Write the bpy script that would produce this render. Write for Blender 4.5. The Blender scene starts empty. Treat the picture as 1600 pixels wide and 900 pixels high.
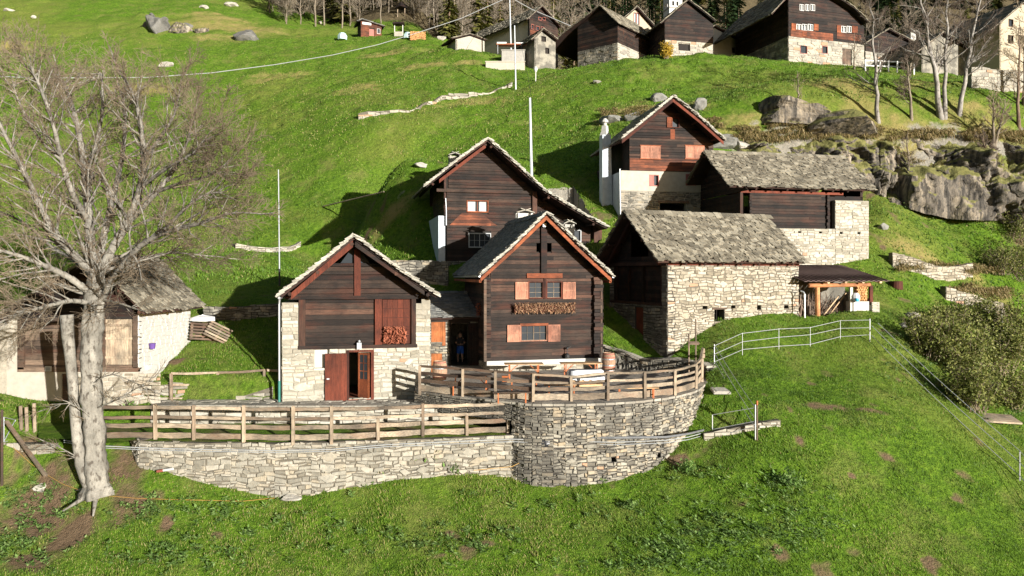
import bpy, math, random
import numpy as np
from math import radians as R, sin, cos, pi, tan, atan2, sqrt, hypot
random.seed(7); np.random.seed(7)
rnd = random.random
def ru(a, b): return a + (b - a) * random.random()
SC = bpy.context.scene
COL = SC.collection

# ------------------------------------------------------------------ camera, sky, sun
F = 1150.0; HZ = 425.0                      # focal length and horizon row, in photo pixels
cam_d = bpy.data.cameras.new("camera"); cam = bpy.data.objects.new("camera", cam_d); COL.objects.link(cam)
cam.location = (0, 0, 0); cam.rotation_euler = (R(90), 0, 0)
cam_d.sensor_width = 36; cam_d.lens = 36 * F / 1600.0
cam_d.shift_y = -(450 - HZ) / 1600.0
cam_d.clip_start = 0.5; cam_d.clip_end = 3000
SC.camera = cam
SUN_DIR = np.array([-0.61, 0.77, -0.165]); SUN_DIR /= np.linalg.norm(SUN_DIR)   # the way light travels
W = bpy.data.worlds.new("World"); SC.world = W; W.use_nodes = True
nt = W.node_tree; nt.nodes.clear()
sky = nt.nodes.new("ShaderNodeTexSky"); sky.sky_type = 'NISHITA'; sky.sun_disc = False
sky.sun_elevation = math.asin(-SUN_DIR[2]); sky.sun_rotation = atan2(-SUN_DIR[0], -SUN_DIR[1])
bg = nt.nodes.new("ShaderNodeBackground"); bg.inputs[1].default_value = 0.05
ow = nt.nodes.new("ShaderNodeOutputWorld")
nt.links.new(sky.outputs[0], bg.inputs[0]); nt.links.new(bg.outputs[0], ow.inputs[0])
sl = bpy.data.lights.new("sun", 'SUN'); sl.energy = 5.0; sl.angle = R(0.5); sl.color = (1.0, 0.965, 0.90)
so = bpy.data.objects.new("sun", sl); COL.objects.link(so)
import mathutils
so.rotation_euler = mathutils.Vector(SUN_DIR.tolist()).to_track_quat('-Z', 'Y').to_euler()
so.location = (30, -30, 40)
vs = SC.view_settings; vs.view_transform = 'Standard'; vs.look = 'None'; vs.exposure = 1.08; vs.gamma = 1.0
vs.use_curve_mapping = False
SC.cycles.max_bounces = 4; SC.cycles.diffuse_bounces = 2; SC.cycles.glossy_bounces = 2
SC.cycles.transparent_max_bounces = 8; SC.cycles.transmission_bounces = 2

# ------------------------------------------------------------------ pixel helpers (real-world placement from measured pixels)
def at(px, py, Y): return ((px - 800.0) / F * Y, Y, (HZ - py) / F * Y)
def zat(py, Y): return (HZ - py) / F * Y
def xat(px, Y): return (px - 800.0) / F * Y
def pz(px, py, z):
    Y = z * F / (HZ - py); return ((px - 800.0) / F * Y, Y, z)

# ------------------------------------------------------------------ numpy noise
_PERM = np.random.RandomState(3).permutation(4096)
_VAL = np.random.RandomState(4).rand(4096)
def vnoise(x, y, seed=0):
    x = np.asarray(x, float); y = np.asarray(y, float)
    xi = np.floor(x).astype(int); yi = np.floor(y).astype(int)
    fx = x - xi; fy = y - yi
    fx = fx * fx * (3 - 2 * fx); fy = fy * fy * (3 - 2 * fy)
    def h(a, b): return _VAL[(_PERM[(a + seed * 131) & 4095] + b * 57) & 4095]
    a = h(xi, yi); b = h(xi + 1, yi); c = h(xi, yi + 1); d = h(xi + 1, yi + 1)
    return (a * (1 - fx) + b * fx) * (1 - fy) + (c * (1 - fx) + d * fx) * fy
def fbm(x, y, o=4, seed=0):
    s = 0; a = 0.5; t = 0
    for i in range(o):
        s = s + a * vnoise(x * 2 ** i + 17.3 * i, y * 2 ** i - 9.1 * i, seed + i); t += a; a *= 0.5
    return s / t

# ------------------------------------------------------------------ materials
MATS = {}
def new_mat(name):
    m = bpy.data.materials.new(name); m.use_nodes = True; MATS[name] = m
    nt = m.node_tree; b = nt.nodes["Principled BSDF"]
    return m, nt, b
def N(nt, t, **kw):
    n = nt.nodes.new(t)
    for k, v in kw.items():
        if k.startswith("i_"): n.inputs[int(k[2:])].default_value = v
        else: setattr(n, k, v)
    return n
def L(nt, a, b): nt.links.new(a, b)
def ramp(nt, fac, stops, interp='LINEAR'):
    r = nt.nodes.new("ShaderNodeValToRGB"); r.color_ramp.interpolation = interp
    e = r.color_ramp.elements
    while len(e) < len(stops): e.new(0.5)
    for i, (p, c) in enumerate(stops):
        e[i].position = p; e[i].color = (*c, 1) if len(c) == 3 else c
    if fac is not None: L(nt, fac, r.inputs[0])
    return r.outputs[0]
def noise(nt, scale, detail=4, rough=0.55, vec=None, dist=0.0):
    n = N(nt, "ShaderNodeTexNoise"); n.inputs["Scale"].default_value = scale
    n.inputs["Detail"].default_value = detail; n.inputs["Roughness"].default_value = rough
    n.inputs["Distortion"].default_value = dist
    if vec is not None: L(nt, vec, n.inputs["Vector"])
    return n.outputs[0]
def coords(nt, which="Object", scale=(1, 1, 1)):
    tc = N(nt, "ShaderNodeTexCoord"); mp = N(nt, "ShaderNodeMapping")
    mp.inputs["Scale"].default_value = scale
    L(nt, tc.outputs[which], mp.inputs[0]); return mp.outputs[0]
def mix(nt, fac, a, b, mode='MIX'):
    m = N(nt, "ShaderNodeMix"); m.data_type = 'RGBA'; m.blend_type = mode
    for s, v in ((m.inputs[0], fac), (m.inputs[6], a), (m.inputs[7], b)):
        if isinstance(v, (int, float)): s.default_value = v
        elif isinstance(v, tuple): s.default_value = (*v, 1) if len(v) == 3 else v
        else: L(nt, v, s)
    return m.outputs[2]
def math_(nt, op, a, b=None, clamp=False):
    m = N(nt, "ShaderNodeMath"); m.operation = op; m.use_clamp = clamp
    for s, v in ((m.inputs[0], a), (m.inputs[1], b)):
        if v is None: continue
        if isinstance(v, (int, float)): s.default_value = v
        else: L(nt, v, s)
    return m.outputs[0]
def attr(nt, name="rnd"):
    a = N(nt, "ShaderNodeAttribute"); a.attribute_name = name; return a.outputs["Fac"]
def bump(nt, b, h, strength=0.5, dist=0.02):
    n = N(nt, "ShaderNodeBump"); n.inputs["Strength"].default_value = strength
    n.inputs["Distance"].default_value = dist; L(nt, h, n.inputs["Height"]); L(nt, n.outputs[0], b.inputs["Normal"])

def mat_stone(name, stops, stain=(0.10, 0.10, 0.09), stain_amt=0.5, lichen=0.0, warm=(0.36, 0.22, 0.14), warm_amt=0.03, th=(0.48, 0.68)):
    """masonry / slab: each stone its own tone (rnd), plus mottling and stains"""
    m, nt, b = new_mat(name); v = coords(nt)
    c = ramp(nt, attr(nt), stops)
    n1 = noise(nt, 7, 5, 0.65, v); n2 = noise(nt, 0.9, 4, 0.6, v); n3 = noise(nt, 30, 3, 0.6, v)
    c = mix(nt, 0.55, c, ramp(nt, n1, [(0.3, (0.55, 0.54, 0.5)), (0.7, (1.25, 1.22, 1.15))]), 'MULTIPLY')
    c = mix(nt, math_(nt, 'MULTIPLY', ramp(nt, n2, [(th[0], (0, 0, 0)), (th[1], (1, 1, 1))]), stain_amt), c, stain)
    a2 = math_(nt, 'FRACT', math_(nt, 'MULTIPLY', attr(nt), 37.7))
    c = mix(nt, math_(nt, 'GREATER_THAN', a2, 1 - warm_amt), c, warm)
    if lichen:
        c = mix(nt, math_(nt, 'MULTIPLY', ramp(nt, n3, [(0.55, (0, 0, 0)), (0.65, (1, 1, 1))]), lichen), c, (0.42, 0.42, 0.33))
    L(nt, c, b.inputs["Base Color"]); b.inputs["Roughness"].default_value = 0.9
    b.inputs["Specular IOR Level"].default_value = 0.25
    bump(nt, b, math_(nt, 'ADD', n1, math_(nt, 'MULTIPLY', n3, 0.5)), 0.7, 0.03)
    return m
mat_stone("stone_pale", [(0, (0.25, 0.23, 0.185)), (0.35, (0.36, 0.335, 0.28)), (0.7, (0.45, 0.43, 0.38)), (1, (0.38, 0.335, 0.26))], stain_amt=0.18, warm_amt=0.004)
mat_stone("stone_barn", [(0, (0.18, 0.155, 0.115)), (0.3, (0.31, 0.275, 0.215)), (0.7, (0.42, 0.385, 0.325)), (1, (0.34, 0.29, 0.22))], stain_amt=0.15, warm_amt=0.012)
mat_stone("stone_grey", [(0, (0.12, 0.11, 0.092)), (0.35, (0.22, 0.205, 0.172)), (0.7, (0.33, 0.31, 0.26)), (1, (0.33, 0.27, 0.19))], stain=(0.085, 0.08, 0.068), stain_amt=0.75, warm_amt=0.004, th=(0.44, 0.56))
mat_stone("stone_lower", [(0, (0.17, 0.155, 0.125)), (0.35, (0.27, 0.255, 0.215)), (0.7, (0.36, 0.335, 0.285)), (1, (0.31, 0.27, 0.205))], stain_amt=0.35, warm_amt=0.004)
mat_stone("stone_village", [(0, (0.24, 0.22, 0.19)), (0.5, (0.36, 0.34, 0.29)), (1, (0.42, 0.38, 0.31))], stain_amt=0.3)
mat_stone("slab_roof", [(0, (0.085, 0.074, 0.056)), (0.35, (0.165, 0.145, 0.11)), (0.75, (0.25, 0.225, 0.175)), (1, (0.34, 0.31, 0.245))], stain=(0.12, 0.11, 0.085), stain_amt=0.35, lichen=0.35, warm_amt=0)
mat_stone("slab_slate", [(0, (0.13, 0.135, 0.135)), (0.5, (0.19, 0.195, 0.19)), (1, (0.27, 0.27, 0.25))], stain_amt=0.25, warm_amt=0)
mat_stone("slab_edge", [(0, (0.2210, 0.2125, 0.1870)), (0.5, (0.38, 0.365, 0.32)), (1, (0.50, 0.47, 0.40))], stain=(0.14, 0.13, 0.11), stain_amt=0.4, warm_amt=0)
mat_stone("paving", [(0, (0.22, 0.20, 0.17)), (0.5, (0.32, 0.30, 0.26)), (1, (0.40, 0.37, 0.31))], stain_amt=0.3, warm_amt=0)
mat_stone("boulder_grey", [(0, (0.15, 0.15, 0.14)), (1, (0.26, 0.255, 0.24))], stain=(0.07, 0.07, 0.06), stain_amt=0.7, lichen=0.2, warm_amt=0)
mat_stone("rock_dark", [(0, (0.09, 0.088, 0.085)), (1, (0.20, 0.195, 0.185))], stain=(0.05, 0.05, 0.045), stain_amt=0.8, lichen=0.25, warm_amt=0)
mat_stone("boulder_pale", [(0, (0.2850, 0.2700, 0.2400)), (1, (0.50, 0.47, 0.42))], stain_amt=0.3, warm_amt=0)

def mat_wood(name, stops, red=(0.14, 0.035, 0.015), red_amt=0.5, dark=(0.012, 0.010, 0.009), axis=0, rough=0.8):
    """weathered boards: grain along an axis, every board its own tone, reddish patches where bleached"""
    m, nt, b = new_mat(name)
    s = [14, 14, 14]; s[axis] = 0.8
    g = noise(nt, 3.0, 5, 0.6, coords(nt, "Object", tuple(s)))
    s2 = [2.5, 2.5, 2.5]; s2[axis] = 0.5
    p = noise(nt, 1.0, 4, 0.6, coords(nt, "Object", tuple(s2)))
    c = ramp(nt, attr(nt), stops)
    c = mix(nt, 0.8, c, ramp(nt, noise(nt, 0.7, 5, 0.65, coords(nt, 'Object')), [(.36, (.45, .45, .46)), (.6, (1.5, 1.42, 1.35))]), 'MULTIPLY')
    c = mix(nt, 0.75, c, ramp(nt, g, [(0.3, (0.35, 0.33, 0.31)), (0.65, (1.5, 1.45, 1.4))]), 'MULTIPLY')
    c = mix(nt, math_(nt, 'MULTIPLY', ramp(nt, p, [(0.50, (0, 0, 0)), (0.68, (1, 1, 1))]), red_amt), c, red)
    c = mix(nt, math_(nt, 'MULTIPLY', ramp(nt, g, [(0.62, (0, 0, 0)), (0.75, (1, 1, 1))]), 0.6), c, dark)
    L(nt, c, b.inputs["Base Color"]); b.inputs["Roughness"].default_value = rough
    b.inputs["Specular IOR Level"].default_value = 0.3
    bump(nt, b, g, 0.6, 0.02)
    return m
mat_wood("wood_dark", [(0, (0.007, 0.005, 0.0042)), (0.5, (0.019, 0.0135, 0.011)), (0.85, (0.034, 0.0235, 0.018)), (1, (0.065, 0.036, 0.025))], red_amt=0.22)
mat_wood("wood_black", [(0, (0.006, 0.0045, 0.004)), (0.5, (0.013, 0.0095, 0.008)), (1, (0.030, 0.020, 0.015))], red_amt=0.18)
mat_wood("wood_dark_y", [(0, (0.0079, 0.0057, 0.0048)), (1, (0.05, 0.0272, 0.0208))], red_amt=0.1, axis=1)
mat_wood("wood_dark_z", [(0, (0.0121, 0.0077, 0.0055)), (1, (0.07, 0.035, 0.024))], red_amt=0.3, axis=2)
mat_wood("wood_redbrown", [(0, (0.0327, 0.0095, 0.0053)), (1, (0.12, 0.0298, 0.0153))], red_amt=0.2, axis=2)
mat_wood("wood_orange", [(0, (0.13, 0.038, 0.016)), (1, (0.24, 0.075, 0.03))], red=(0.13, 0.035, 0.016), red_amt=0.4)
mat_wood("wood_orange_patch", [(0, (0.05, 0.02, 0.012)), (1, (0.17, 0.055, 0.026))], red=(0.045, 0.022, 0.015), red_amt=0.85)
mat_wood("wood_shutter", [(0, (0.23, 0.11, 0.075)), (1, (0.31, 0.155, 0.105))], red=(0.22, 0.07, 0.04), red_amt=0.25, axis=2)
mat_wood("wood_grey_x", [(0, (0.11, 0.09, 0.068)), (0.5, (0.19, 0.16, 0.12)), (1, (0.30, 0.26, 0.20))], red=(0.20, 0.105, 0.06), red_amt=0.4, dark=(0.05, 0.04, 0.03))
mat_wood("wood_grey_z", [(0, (0.1275, 0.1020, 0.0765)), (1, (0.33, 0.28, 0.21))], red=(0.20, 0.11, 0.07), red_amt=0.3, dark=(0.05, 0.04, 0.03), axis=2)
mat_wood("wood_rot", [(0, (0.045, 0.033, 0.025)), (0.5, (0.085, 0.062, 0.046)), (1, (0.14, 0.105, 0.078))], red=(0.12, 0.045, 0.025), red_amt=0.4, dark=(0.03, 0.02, 0.015))
mat_wood("wood_log", [(0, (0.36, 0.16, 0.07)), (1, (0.48, 0.24, 0.11))], red=(0.22, 0.07, 0.03), red_amt=0.4)
mat_wood("wood_log_end", [(0, (0.3960, 0.2880, 0.1728)), (1, (0.68, 0.52, 0.34))], red_amt=0.0, dark=(0.3, 0.2, 0.12))
mat_wood("wood_table", [(0, (0.36, 0.24, 0.13)), (1, (0.46, 0.32, 0.18))], red=(0.38, 0.18, 0.08), red_amt=0.3, dark=(0.25, 0.13, 0.06))
mat_wood("wood_barrel", [(0, (0.26, 0.17, 0.11)), (1, (0.42, 0.30, 0.21))], red=(0.3, 0.1, 0.06), red_amt=0.3, dark=(0.08, 0.05, 0.03), axis=2)
mat_wood("wood_panel_orange", [(0, (0.22, 0.075, 0.025)), (1, (0.27, 0.10, 0.035))], red_amt=0.2, axis=2)  # plain orange wood for shutter, post and cupboard

def mat_flat(name, col, rough=0.7, metal=0.0, var=0.25, scale=3.0, bs=0.2, spec=0.4, dirt=None, dirt_amt=0.0):
    m, nt, b = new_mat(name); v = coords(nt)
    n = noise(nt, scale, 5, 0.6, v)
    lo = tuple(c * (1 - var) for c in col); hi = tuple(min(1, c * (1 + var)) for c in col)
    c = ramp(nt, n, [(0.3, lo), (0.7, hi)])
    if dirt:
        n2 = noise(nt, scale * 0.6, 5, 0.65, coords(nt, "Object", (1.5, 1.5, 0.4)))
        c = mix(nt, math_(nt, 'MULTIPLY', ramp(nt, n2, [(0.5, (0, 0, 0)), (0.7, (1, 1, 1))]), dirt_amt), c, dirt)
    L(nt, c, b.inputs["Base Color"]); b.inputs["Roughness"].default_value = rough; b.inputs["Metallic"].default_value = metal
    b.inputs["Specular IOR Level"].default_value = spec
    if bs: bump(nt, b, noise(nt, scale * 8, 3, 0.6, v), bs, 0.01)
    return m
mat_flat("plaster_cream", (0.3844, 0.3472, 0.2852), 0.9, var=0.12, dirt=(0.35, 0.32, 0.27), dirt_amt=0.35)
mat_flat("plaster_white", (0.4464, 0.4340, 0.3968), 0.9, var=0.10, dirt=(0.45, 0.40, 0.32), dirt_amt=0.4)
mat_flat("plaster_shade_blue", (0.42, 0.46, 0.50), 0.9, var=0.12, dirt=(0.25, 0.25, 0.25), dirt_amt=0.3)  # whitewash with the blue of shade mixed into its colour
mat_flat("plaster_beige", (0.3850, 0.3290, 0.2380), 0.9, var=0.10)
mat_flat("mortar", (0.30, 0.27, 0.22), 0.95, var=0.25)
mat_flat("mortar_pale", (0.24, 0.22, 0.175), 0.95, var=0.2)
mat_flat("mortar_dark", (0.05, 0.045, 0.038), 0.95, var=0.3)
mat_flat("mortar_joint", (0.12, 0.105, 0.08), 0.95, var=0.35)
mat_flat("concrete", (0.3000, 0.2850, 0.2550), 0.9, var=0.15, dirt=(0.2, 0.19, 0.17), dirt_amt=0.4)
mat_flat("metal_dim", (0.15, 0.155, 0.16), 0.6, metal=0.3, var=0.2, bs=0)
mat_flat("metal_grey", (0.34, 0.35, 0.36), 0.45, metal=0.6, var=0.1, bs=0)
mat_flat("metal_galv", (0.42, 0.44, 0.46), 0.5, metal=0.4, var=0.1, bs=0)
mat_flat("metal_dark", (0.05, 0.05, 0.05), 0.5, metal=0.5, var=0.2, bs=0)
mat_flat("cable_white", (0.31, 0.32, 0.32), 0.6, var=0.05, bs=0)
mat_flat("paint_white", (0.5250, 0.5180, 0.4970), 0.6, var=0.06, bs=0)
mat_flat("paint_red", (0.28, 0.085, 0.06), 0.6, var=0.15, bs=0)
mat_flat("paint_green", (0.03, 0.16, 0.13), 0.6, var=0.15, bs=0)
mat_flat("plastic_purple", (0.10, 0.05, 0.22), 0.5, var=0.1, bs=0)
mat_flat("plastic_blue", (0.02, 0.10, 0.45), 0.7, var=0.1, bs=0)
mat_flat("plastic_cyan", (0.05, 0.40, 0.65), 0.6, var=0.1, bs=0)
mat_flat("plastic_black", (0.02, 0.02, 0.022), 0.4, var=0.2, bs=0)
mat_flat("orange_paint", (0.36, 0.10, 0.025), 0.6, var=0.1, bs=0)
mat_flat("yellow_hose", (0.34, 0.20, 0.05), 0.6, var=0.1, bs=0)
mat_flat("cloth_white", (0.5850, 0.5850, 0.5850), 0.9, var=0.05, bs=0.1)
mat_flat("cloth_black", (0.03, 0.03, 0.035), 0.9, var=0.2, bs=0.1)
mat_flat("skin", (0.50, 0.30, 0.21), 0.6, var=0.08, bs=0)
mat_flat("hair", (0.05, 0.03, 0.02), 0.7, var=0.2, bs=0)
mat_flat("interior_dark", (0.02, 0.016, 0.013), 0.9, var=0.2, bs=0)
mat_flat("floor_red", (0.22, 0.06, 0.03), 0.7, var=0.15)
mat_flat("brick_red", (0.42, 0.15, 0.08), 0.9, var=0.2)
mat_flat("tarp_cyan", (0.35, 0.48, 0.50), 0.7, var=0.15)
mat_flat("cardboard", (0.35, 0.22, 0.13), 0.8, var=0.15)
mat_flat("dry_flowers", (0.30, 0.175, 0.10), 0.9, var=0.45, scale=12, bs=0)
mat_flat("dry_flowers_red", (0.34, 0.11, 0.06), 0.9, var=0.4, scale=12, bs=0)
mat_flat("dry_branch", (0.22, 0.16, 0.12), 0.9, var=0.3, bs=0)
mat_flat("firewood_end", (0.52, 0.27, 0.11), 0.9, var=0.35, scale=9, bs=0)
mat_flat("curtain", (0.36, 0.37, 0.37), 0.9, var=0.15, bs=0)
mat_flat("roof_tin", (0.075, 0.045, 0.04), 0.6, metal=0.3, var=0.25)
def _glass():
    m, nt, b = new_mat("glass_pane")
    b.inputs["Base Color"].default_value = (0.03, 0.035, 0.04, 1); b.inputs["Roughness"].default_value = 0.35
    b.inputs["Specular IOR Level"].default_value = 0.04
    return m
_glass()
def mat_bark(name, lo, hi, spot, scale=9, amt=0.7, zs=0.5):
    m, nt, b = new_mat(name)
    v = coords(nt, "Object", (1, 1, zs))
    n = noise(nt, scale, 5, 0.65, v); n2 = noise(nt, scale * 0.35, 3, 0.5, v)
    c = ramp(nt, n2, [(0.3, lo), (0.7, hi)])
    c = mix(nt, .6, c, ramp(nt, noise(nt, scale * 4, 4, .7, v), [(.3, (.5, .5, .5)), (.7, (1.4, 1.4, 1.4))]), 'MULTIPLY')
    c = mix(nt, math_(nt, 'MULTIPLY', ramp(nt, n, [(0.53, (0, 0, 0)), (0.62, (1, 1, 1))]), amt), c, spot)
    L(nt, c, b.inputs["Base Color"]); b.inputs["Roughness"].default_value = 0.9
    b.inputs["Specular IOR Level"].default_value = 0.2
    bump(nt, b, n, 0.8, 0.02); return m
mat_bark("bark_pale", (0.12, 0.112, 0.095), (0.29, 0.27, 0.23), (0.055, 0.045, 0.035), 7, 0.85)
mat_bark("bark_birch", (0.17, 0.155, 0.135), (0.36, 0.335, 0.30), (0.06, 0.05, 0.045), 5, 0.85)
mat_bark("bark_brown", (0.13, 0.09, 0.065), (0.24, 0.17, 0.12), (0.06, 0.045, 0.035), 9)
mat_bark("bark_tan", (0.14, 0.115, 0.085), (0.26, 0.22, 0.165), (0.12, 0.09, 0.07), 6)
mat_bark("twig_red", (0.11, 0.082, 0.055), (0.27, 0.215, 0.15), (0.07, 0.05, 0.04), 1.2, 0.5)
mat_bark("twig_tan", (0.22, 0.17, 0.12), (0.36, 0.29, 0.19), (0.14, 0.12, 0.06), 3, 0.4)
mat_bark("twig_dark", (0.09, 0.07, 0.055), (0.17, 0.13, 0.10), (0.07, 0.05, 0.04), 3, 0.4)
def mat_leaf(name, stops, trans=0.25):
    m, nt, b = new_mat(name)
    c = ramp(nt, attr(nt), stops)
    L(nt, c, b.inputs["Base Color"]); b.inputs["Roughness"].default_value = 0.6
    b.inputs["Specular IOR Level"].default_value = 0.25
    if trans:
        t = N(nt, "ShaderNodeBsdfTranslucent"); L(nt, c, t.inputs[0])
        mx = N(nt, "ShaderNodeMixShader"); mx.inputs[0].default_value = trans
        out = nt.nodes["Material Output"]
        L(nt, b.outputs[0], mx.inputs[1]); L(nt, t.outputs[0], mx.inputs[2]); L(nt, mx.outputs[0], out.inputs[0])
    return m
mat_leaf("grass_blades", [(0, (0.030, 0.068, 0.008)), (0.4, (0.076, 0.15, 0.013)), (0.75, (0.135, 0.225, 0.023)), (0.93, (0.20, 0.245, 0.04)), (1, (0.29, 0.255, 0.10))], 0.25)
mat_leaf("weed_leaf", [(0, (0.06, 0.12, 0.025)), (0.5, (0.15, 0.26, 0.06)), (1, (0.32, 0.43, 0.16))], 0.25)
mat_leaf("dry_grass", [(0, (0.07, 0.08, 0.02)), (0.3, (0.15, 0.12, 0.04)), (0.65, (0.27, 0.20, 0.09)), (1, (0.38, 0.30, 0.16))], 0.2)
mat_leaf("conifer_needle", [(0, (0.008, 0.018, 0.008)), (0.6, (0.02, 0.04, 0.012)), (1, (0.045, 0.07, 0.02))], 0.1)
mat_leaf("larch_needle", [(0, (0.06, 0.07, 0.015)), (0.6, (0.13, 0.13, 0.03)), (1, (0.22, 0.20, 0.06))], 0.2)
mat_leaf("bush_leaf", [(0, (0.08, 0.10, 0.02)), (0.6, (0.16, 0.18, 0.04)), (1, (0.26, 0.26, 0.08))], 0.25)
mat_leaf("moss_yellow", [(0, (0.35, 0.22, 0.02)), (1, (0.55, 0.38, 0.05))], 0.2)

# ------------------------------------------------------------------ mesh builder
class MB:
    def __init__(s): s.v = []; s.f = []; s.r = []
    def add(s, verts, faces, r=None):
        n = len(s.v); s.v.extend(verts); s.f.extend([tuple(i + n for i in f) for f in faces])
        s.r.extend([rnd() if r is None else r] * len(verts)); return s
    def box(s, x0, x1, y0, y1, z0, z1, r=None):
        return s.add([(x0, y0, z0), (x1, y0, z0), (x1, y1, z0), (x0, y1, z0), (x0, y0, z1), (x1, y0, z1), (x1, y1, z1), (x0, y1, z1)],
                     [(0, 3, 2, 1), (4, 5, 6, 7), (0, 1, 5, 4), (1, 2, 6, 5), (2, 3, 7, 6), (3, 0, 4, 7)], r)
    def hexa(s, pts, r=None):   # 8 points: bottom ring, top ring
        return s.add([tuple(p) for p in pts], [(0, 3, 2, 1), (4, 5, 6, 7), (0, 1, 5, 4), (1, 2, 6, 5), (2, 3, 7, 6), (3, 0, 4, 7)], r)
    def bar(s, a, b, w, h=None, r=None, up=(0, 0, 1)):
        h = w if h is None else h
        a = np.array(a, float); b = np.array(b, float); d = b - a; d /= (np.linalg.norm(d) + 1e-9)
        u = np.cross(d, up)
        if np.linalg.norm(u) < 1e-3: u = np.cross(d, (0, 1, 0))
        u /= np.linalg.norm(u); t = np.cross(u, d); u = u * w / 2; t = t * h / 2
        return s.hexa([a - u - t, b - u - t, b + u - t, a + u - t, a - u + t, b - u + t, b + u + t, a + u + t], r)
    def tube(s, pts, rad, n=6, r=None, cap=True):
        pts = [np.array(p, float) for p in pts]; m = len(pts)
        rad = rad if hasattr(rad, '__len__') else [rad] * m
        ref = np.array((0.31, 0.2, 0.93)); vs = []; r = rnd() if r is None else r
        for i, p in enumerate(pts):
            d = pts[min(i + 1, m - 1)] - pts[max(i - 1, 0)]; d = d / (np.linalg.norm(d) + 1e-9)
            u = np.cross(d, ref); 
            if np.linalg.norm(u) < 0.05: u = np.cross(d, (1, 0, 0))
            u /= np.linalg.norm(u); w = np.cross(d, u)
            for k in range(n):
                a = 2 * pi * k / n; vs.append(tuple(p + (u * cos(a) + w * sin(a)) * rad[i]))
        fs = []
        for i in range(m - 1):
            for k in range(n):
                k2 = (k + 1) % n; fs.append((i * n + k, i * n + k2, (i + 1) * n + k2, (i + 1) * n + k))
        if cap: fs.append(tuple(range(n - 1, -1, -1))); fs.append(tuple((m - 1) * n + k for k in range(n)))
        return s.add(vs, fs, r)
    def lathe(s, prof, n=16, c=(0, 0, 0), r=None):   # prof: (radius, z)
        vs = [(c[0] + p[0] * cos(2 * pi * k / n), c[1] + p[0] * sin(2 * pi * k / n), c[2] + p[1]) for p in prof for k in range(n)]
        fs = [(i * n + k, i * n + (k + 1) % n, (i + 1) * n + (k + 1) % n, (i + 1) * n + k) for i in range(len(prof) - 1) for k in range(n)]
        fs.append(tuple(range(n - 1, -1, -1))); fs.append(tuple((len(prof) - 1) * n + k for k in range(n)))
        return s.add(vs, fs, r)
    def extend_arrays(s, V, Fc, r):
        n = len(s.v); s.v.extend(map(tuple, V)); s.f.extend([tuple(i + n for i in f) for f in Fc]); s.r.extend(list(r))
    def build(s, name, mat, parent=None, smooth=False):
        me = bpy.data.meshes.new(name); me.from_pydata([tuple(map(float, p)) for p in s.v], [], s.f)
        a = me.attributes.new("rnd", 'FLOAT', 'POINT'); a.data.foreach_set("value", np.array(s.r, dtype=np.float32))
        me.materials.append(MATS[mat])
        if smooth: me.polygons.foreach_set("use_smooth", [True] * len(me.polygons))
        me.update()
        o = bpy.data.objects.new(name, me); COL.objects.link(o)
        if parent is not None: o.parent = parent
        return o
def fast_mesh(name, V, Fq, mat, rnds=None, smooth=False, parent=None, attrs=None):
    """big numpy mesh: V (n,3), Fq (m,k) all faces with k corners"""
    me = bpy.data.meshes.new(name); V = np.asarray(V, np.float32); Fq = np.asarray(Fq, np.int32); k = Fq.shape[1]
    me.vertices.add(len(V)); me.vertices.foreach_set("co", V.ravel())
    me.loops.add(Fq.size); me.loops.foreach_set("vertex_index", Fq.ravel())
    me.polygons.add(len(Fq)); me.polygons.foreach_set("loop_start", np.arange(0, Fq.size, k, dtype=np.int32))
    me.polygons.foreach_set("loop_total", np.full(len(Fq), k, np.int32))
    if smooth: me.polygons.foreach_set("use_smooth", np.ones(len(Fq), bool))
    if rnds is not None:
        a = me.attributes.new("rnd", 'FLOAT', 'POINT'); a.data.foreach_set("value", np.asarray(rnds, np.float32))
    for nm, val in (attrs or {}).items():
        a = me.attributes.new(nm, 'FLOAT', 'POINT'); a.data.foreach_set("value", np.asarray(val, np.float32))
    me.materials.append(MATS[mat]); me.update(calc_edges=True)
    o = bpy.data.objects.new(name, me); COL.objects.link(o)
    if parent is not None: o.parent = parent
    return o
def thing(name, label, cat, loc=(0, 0, 0), rz=0.0, group=None):
    o = bpy.data.objects.new(name, None); COL.objects.link(o); o.empty_display_size = 0.3
    o.location = loc; o.rotation_euler = (0, 0, rz); o["label"] = label; o["category"] = cat
    if group: o["group"] = group
    return o
def tag(o, label, cat, group=None, loc=None):
    o["label"] = label; o["category"] = cat
    if group: o["group"] = group
    return o
def struct(o): o["kind"] = "structure"; return o
def kids(o): return [c for c in COL.objects if c.parent == o]
def recenter(o):
    """move a single-mesh thing's origin to its base"""
    me = o.data; n = len(me.vertices); co = np.empty(n * 3, np.float32); me.vertices.foreach_get("co", co); co = co.reshape(-1, 3)
    c = np.array([(co[:, 0].min() + co[:, 0].max()) / 2, (co[:, 1].min() + co[:, 1].max()) / 2, co[:, 2].min()], np.float32)
    me.vertices.foreach_set("co", (co - c).ravel()); me.update(); o.location = tuple(map(float, c)); return o
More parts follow.
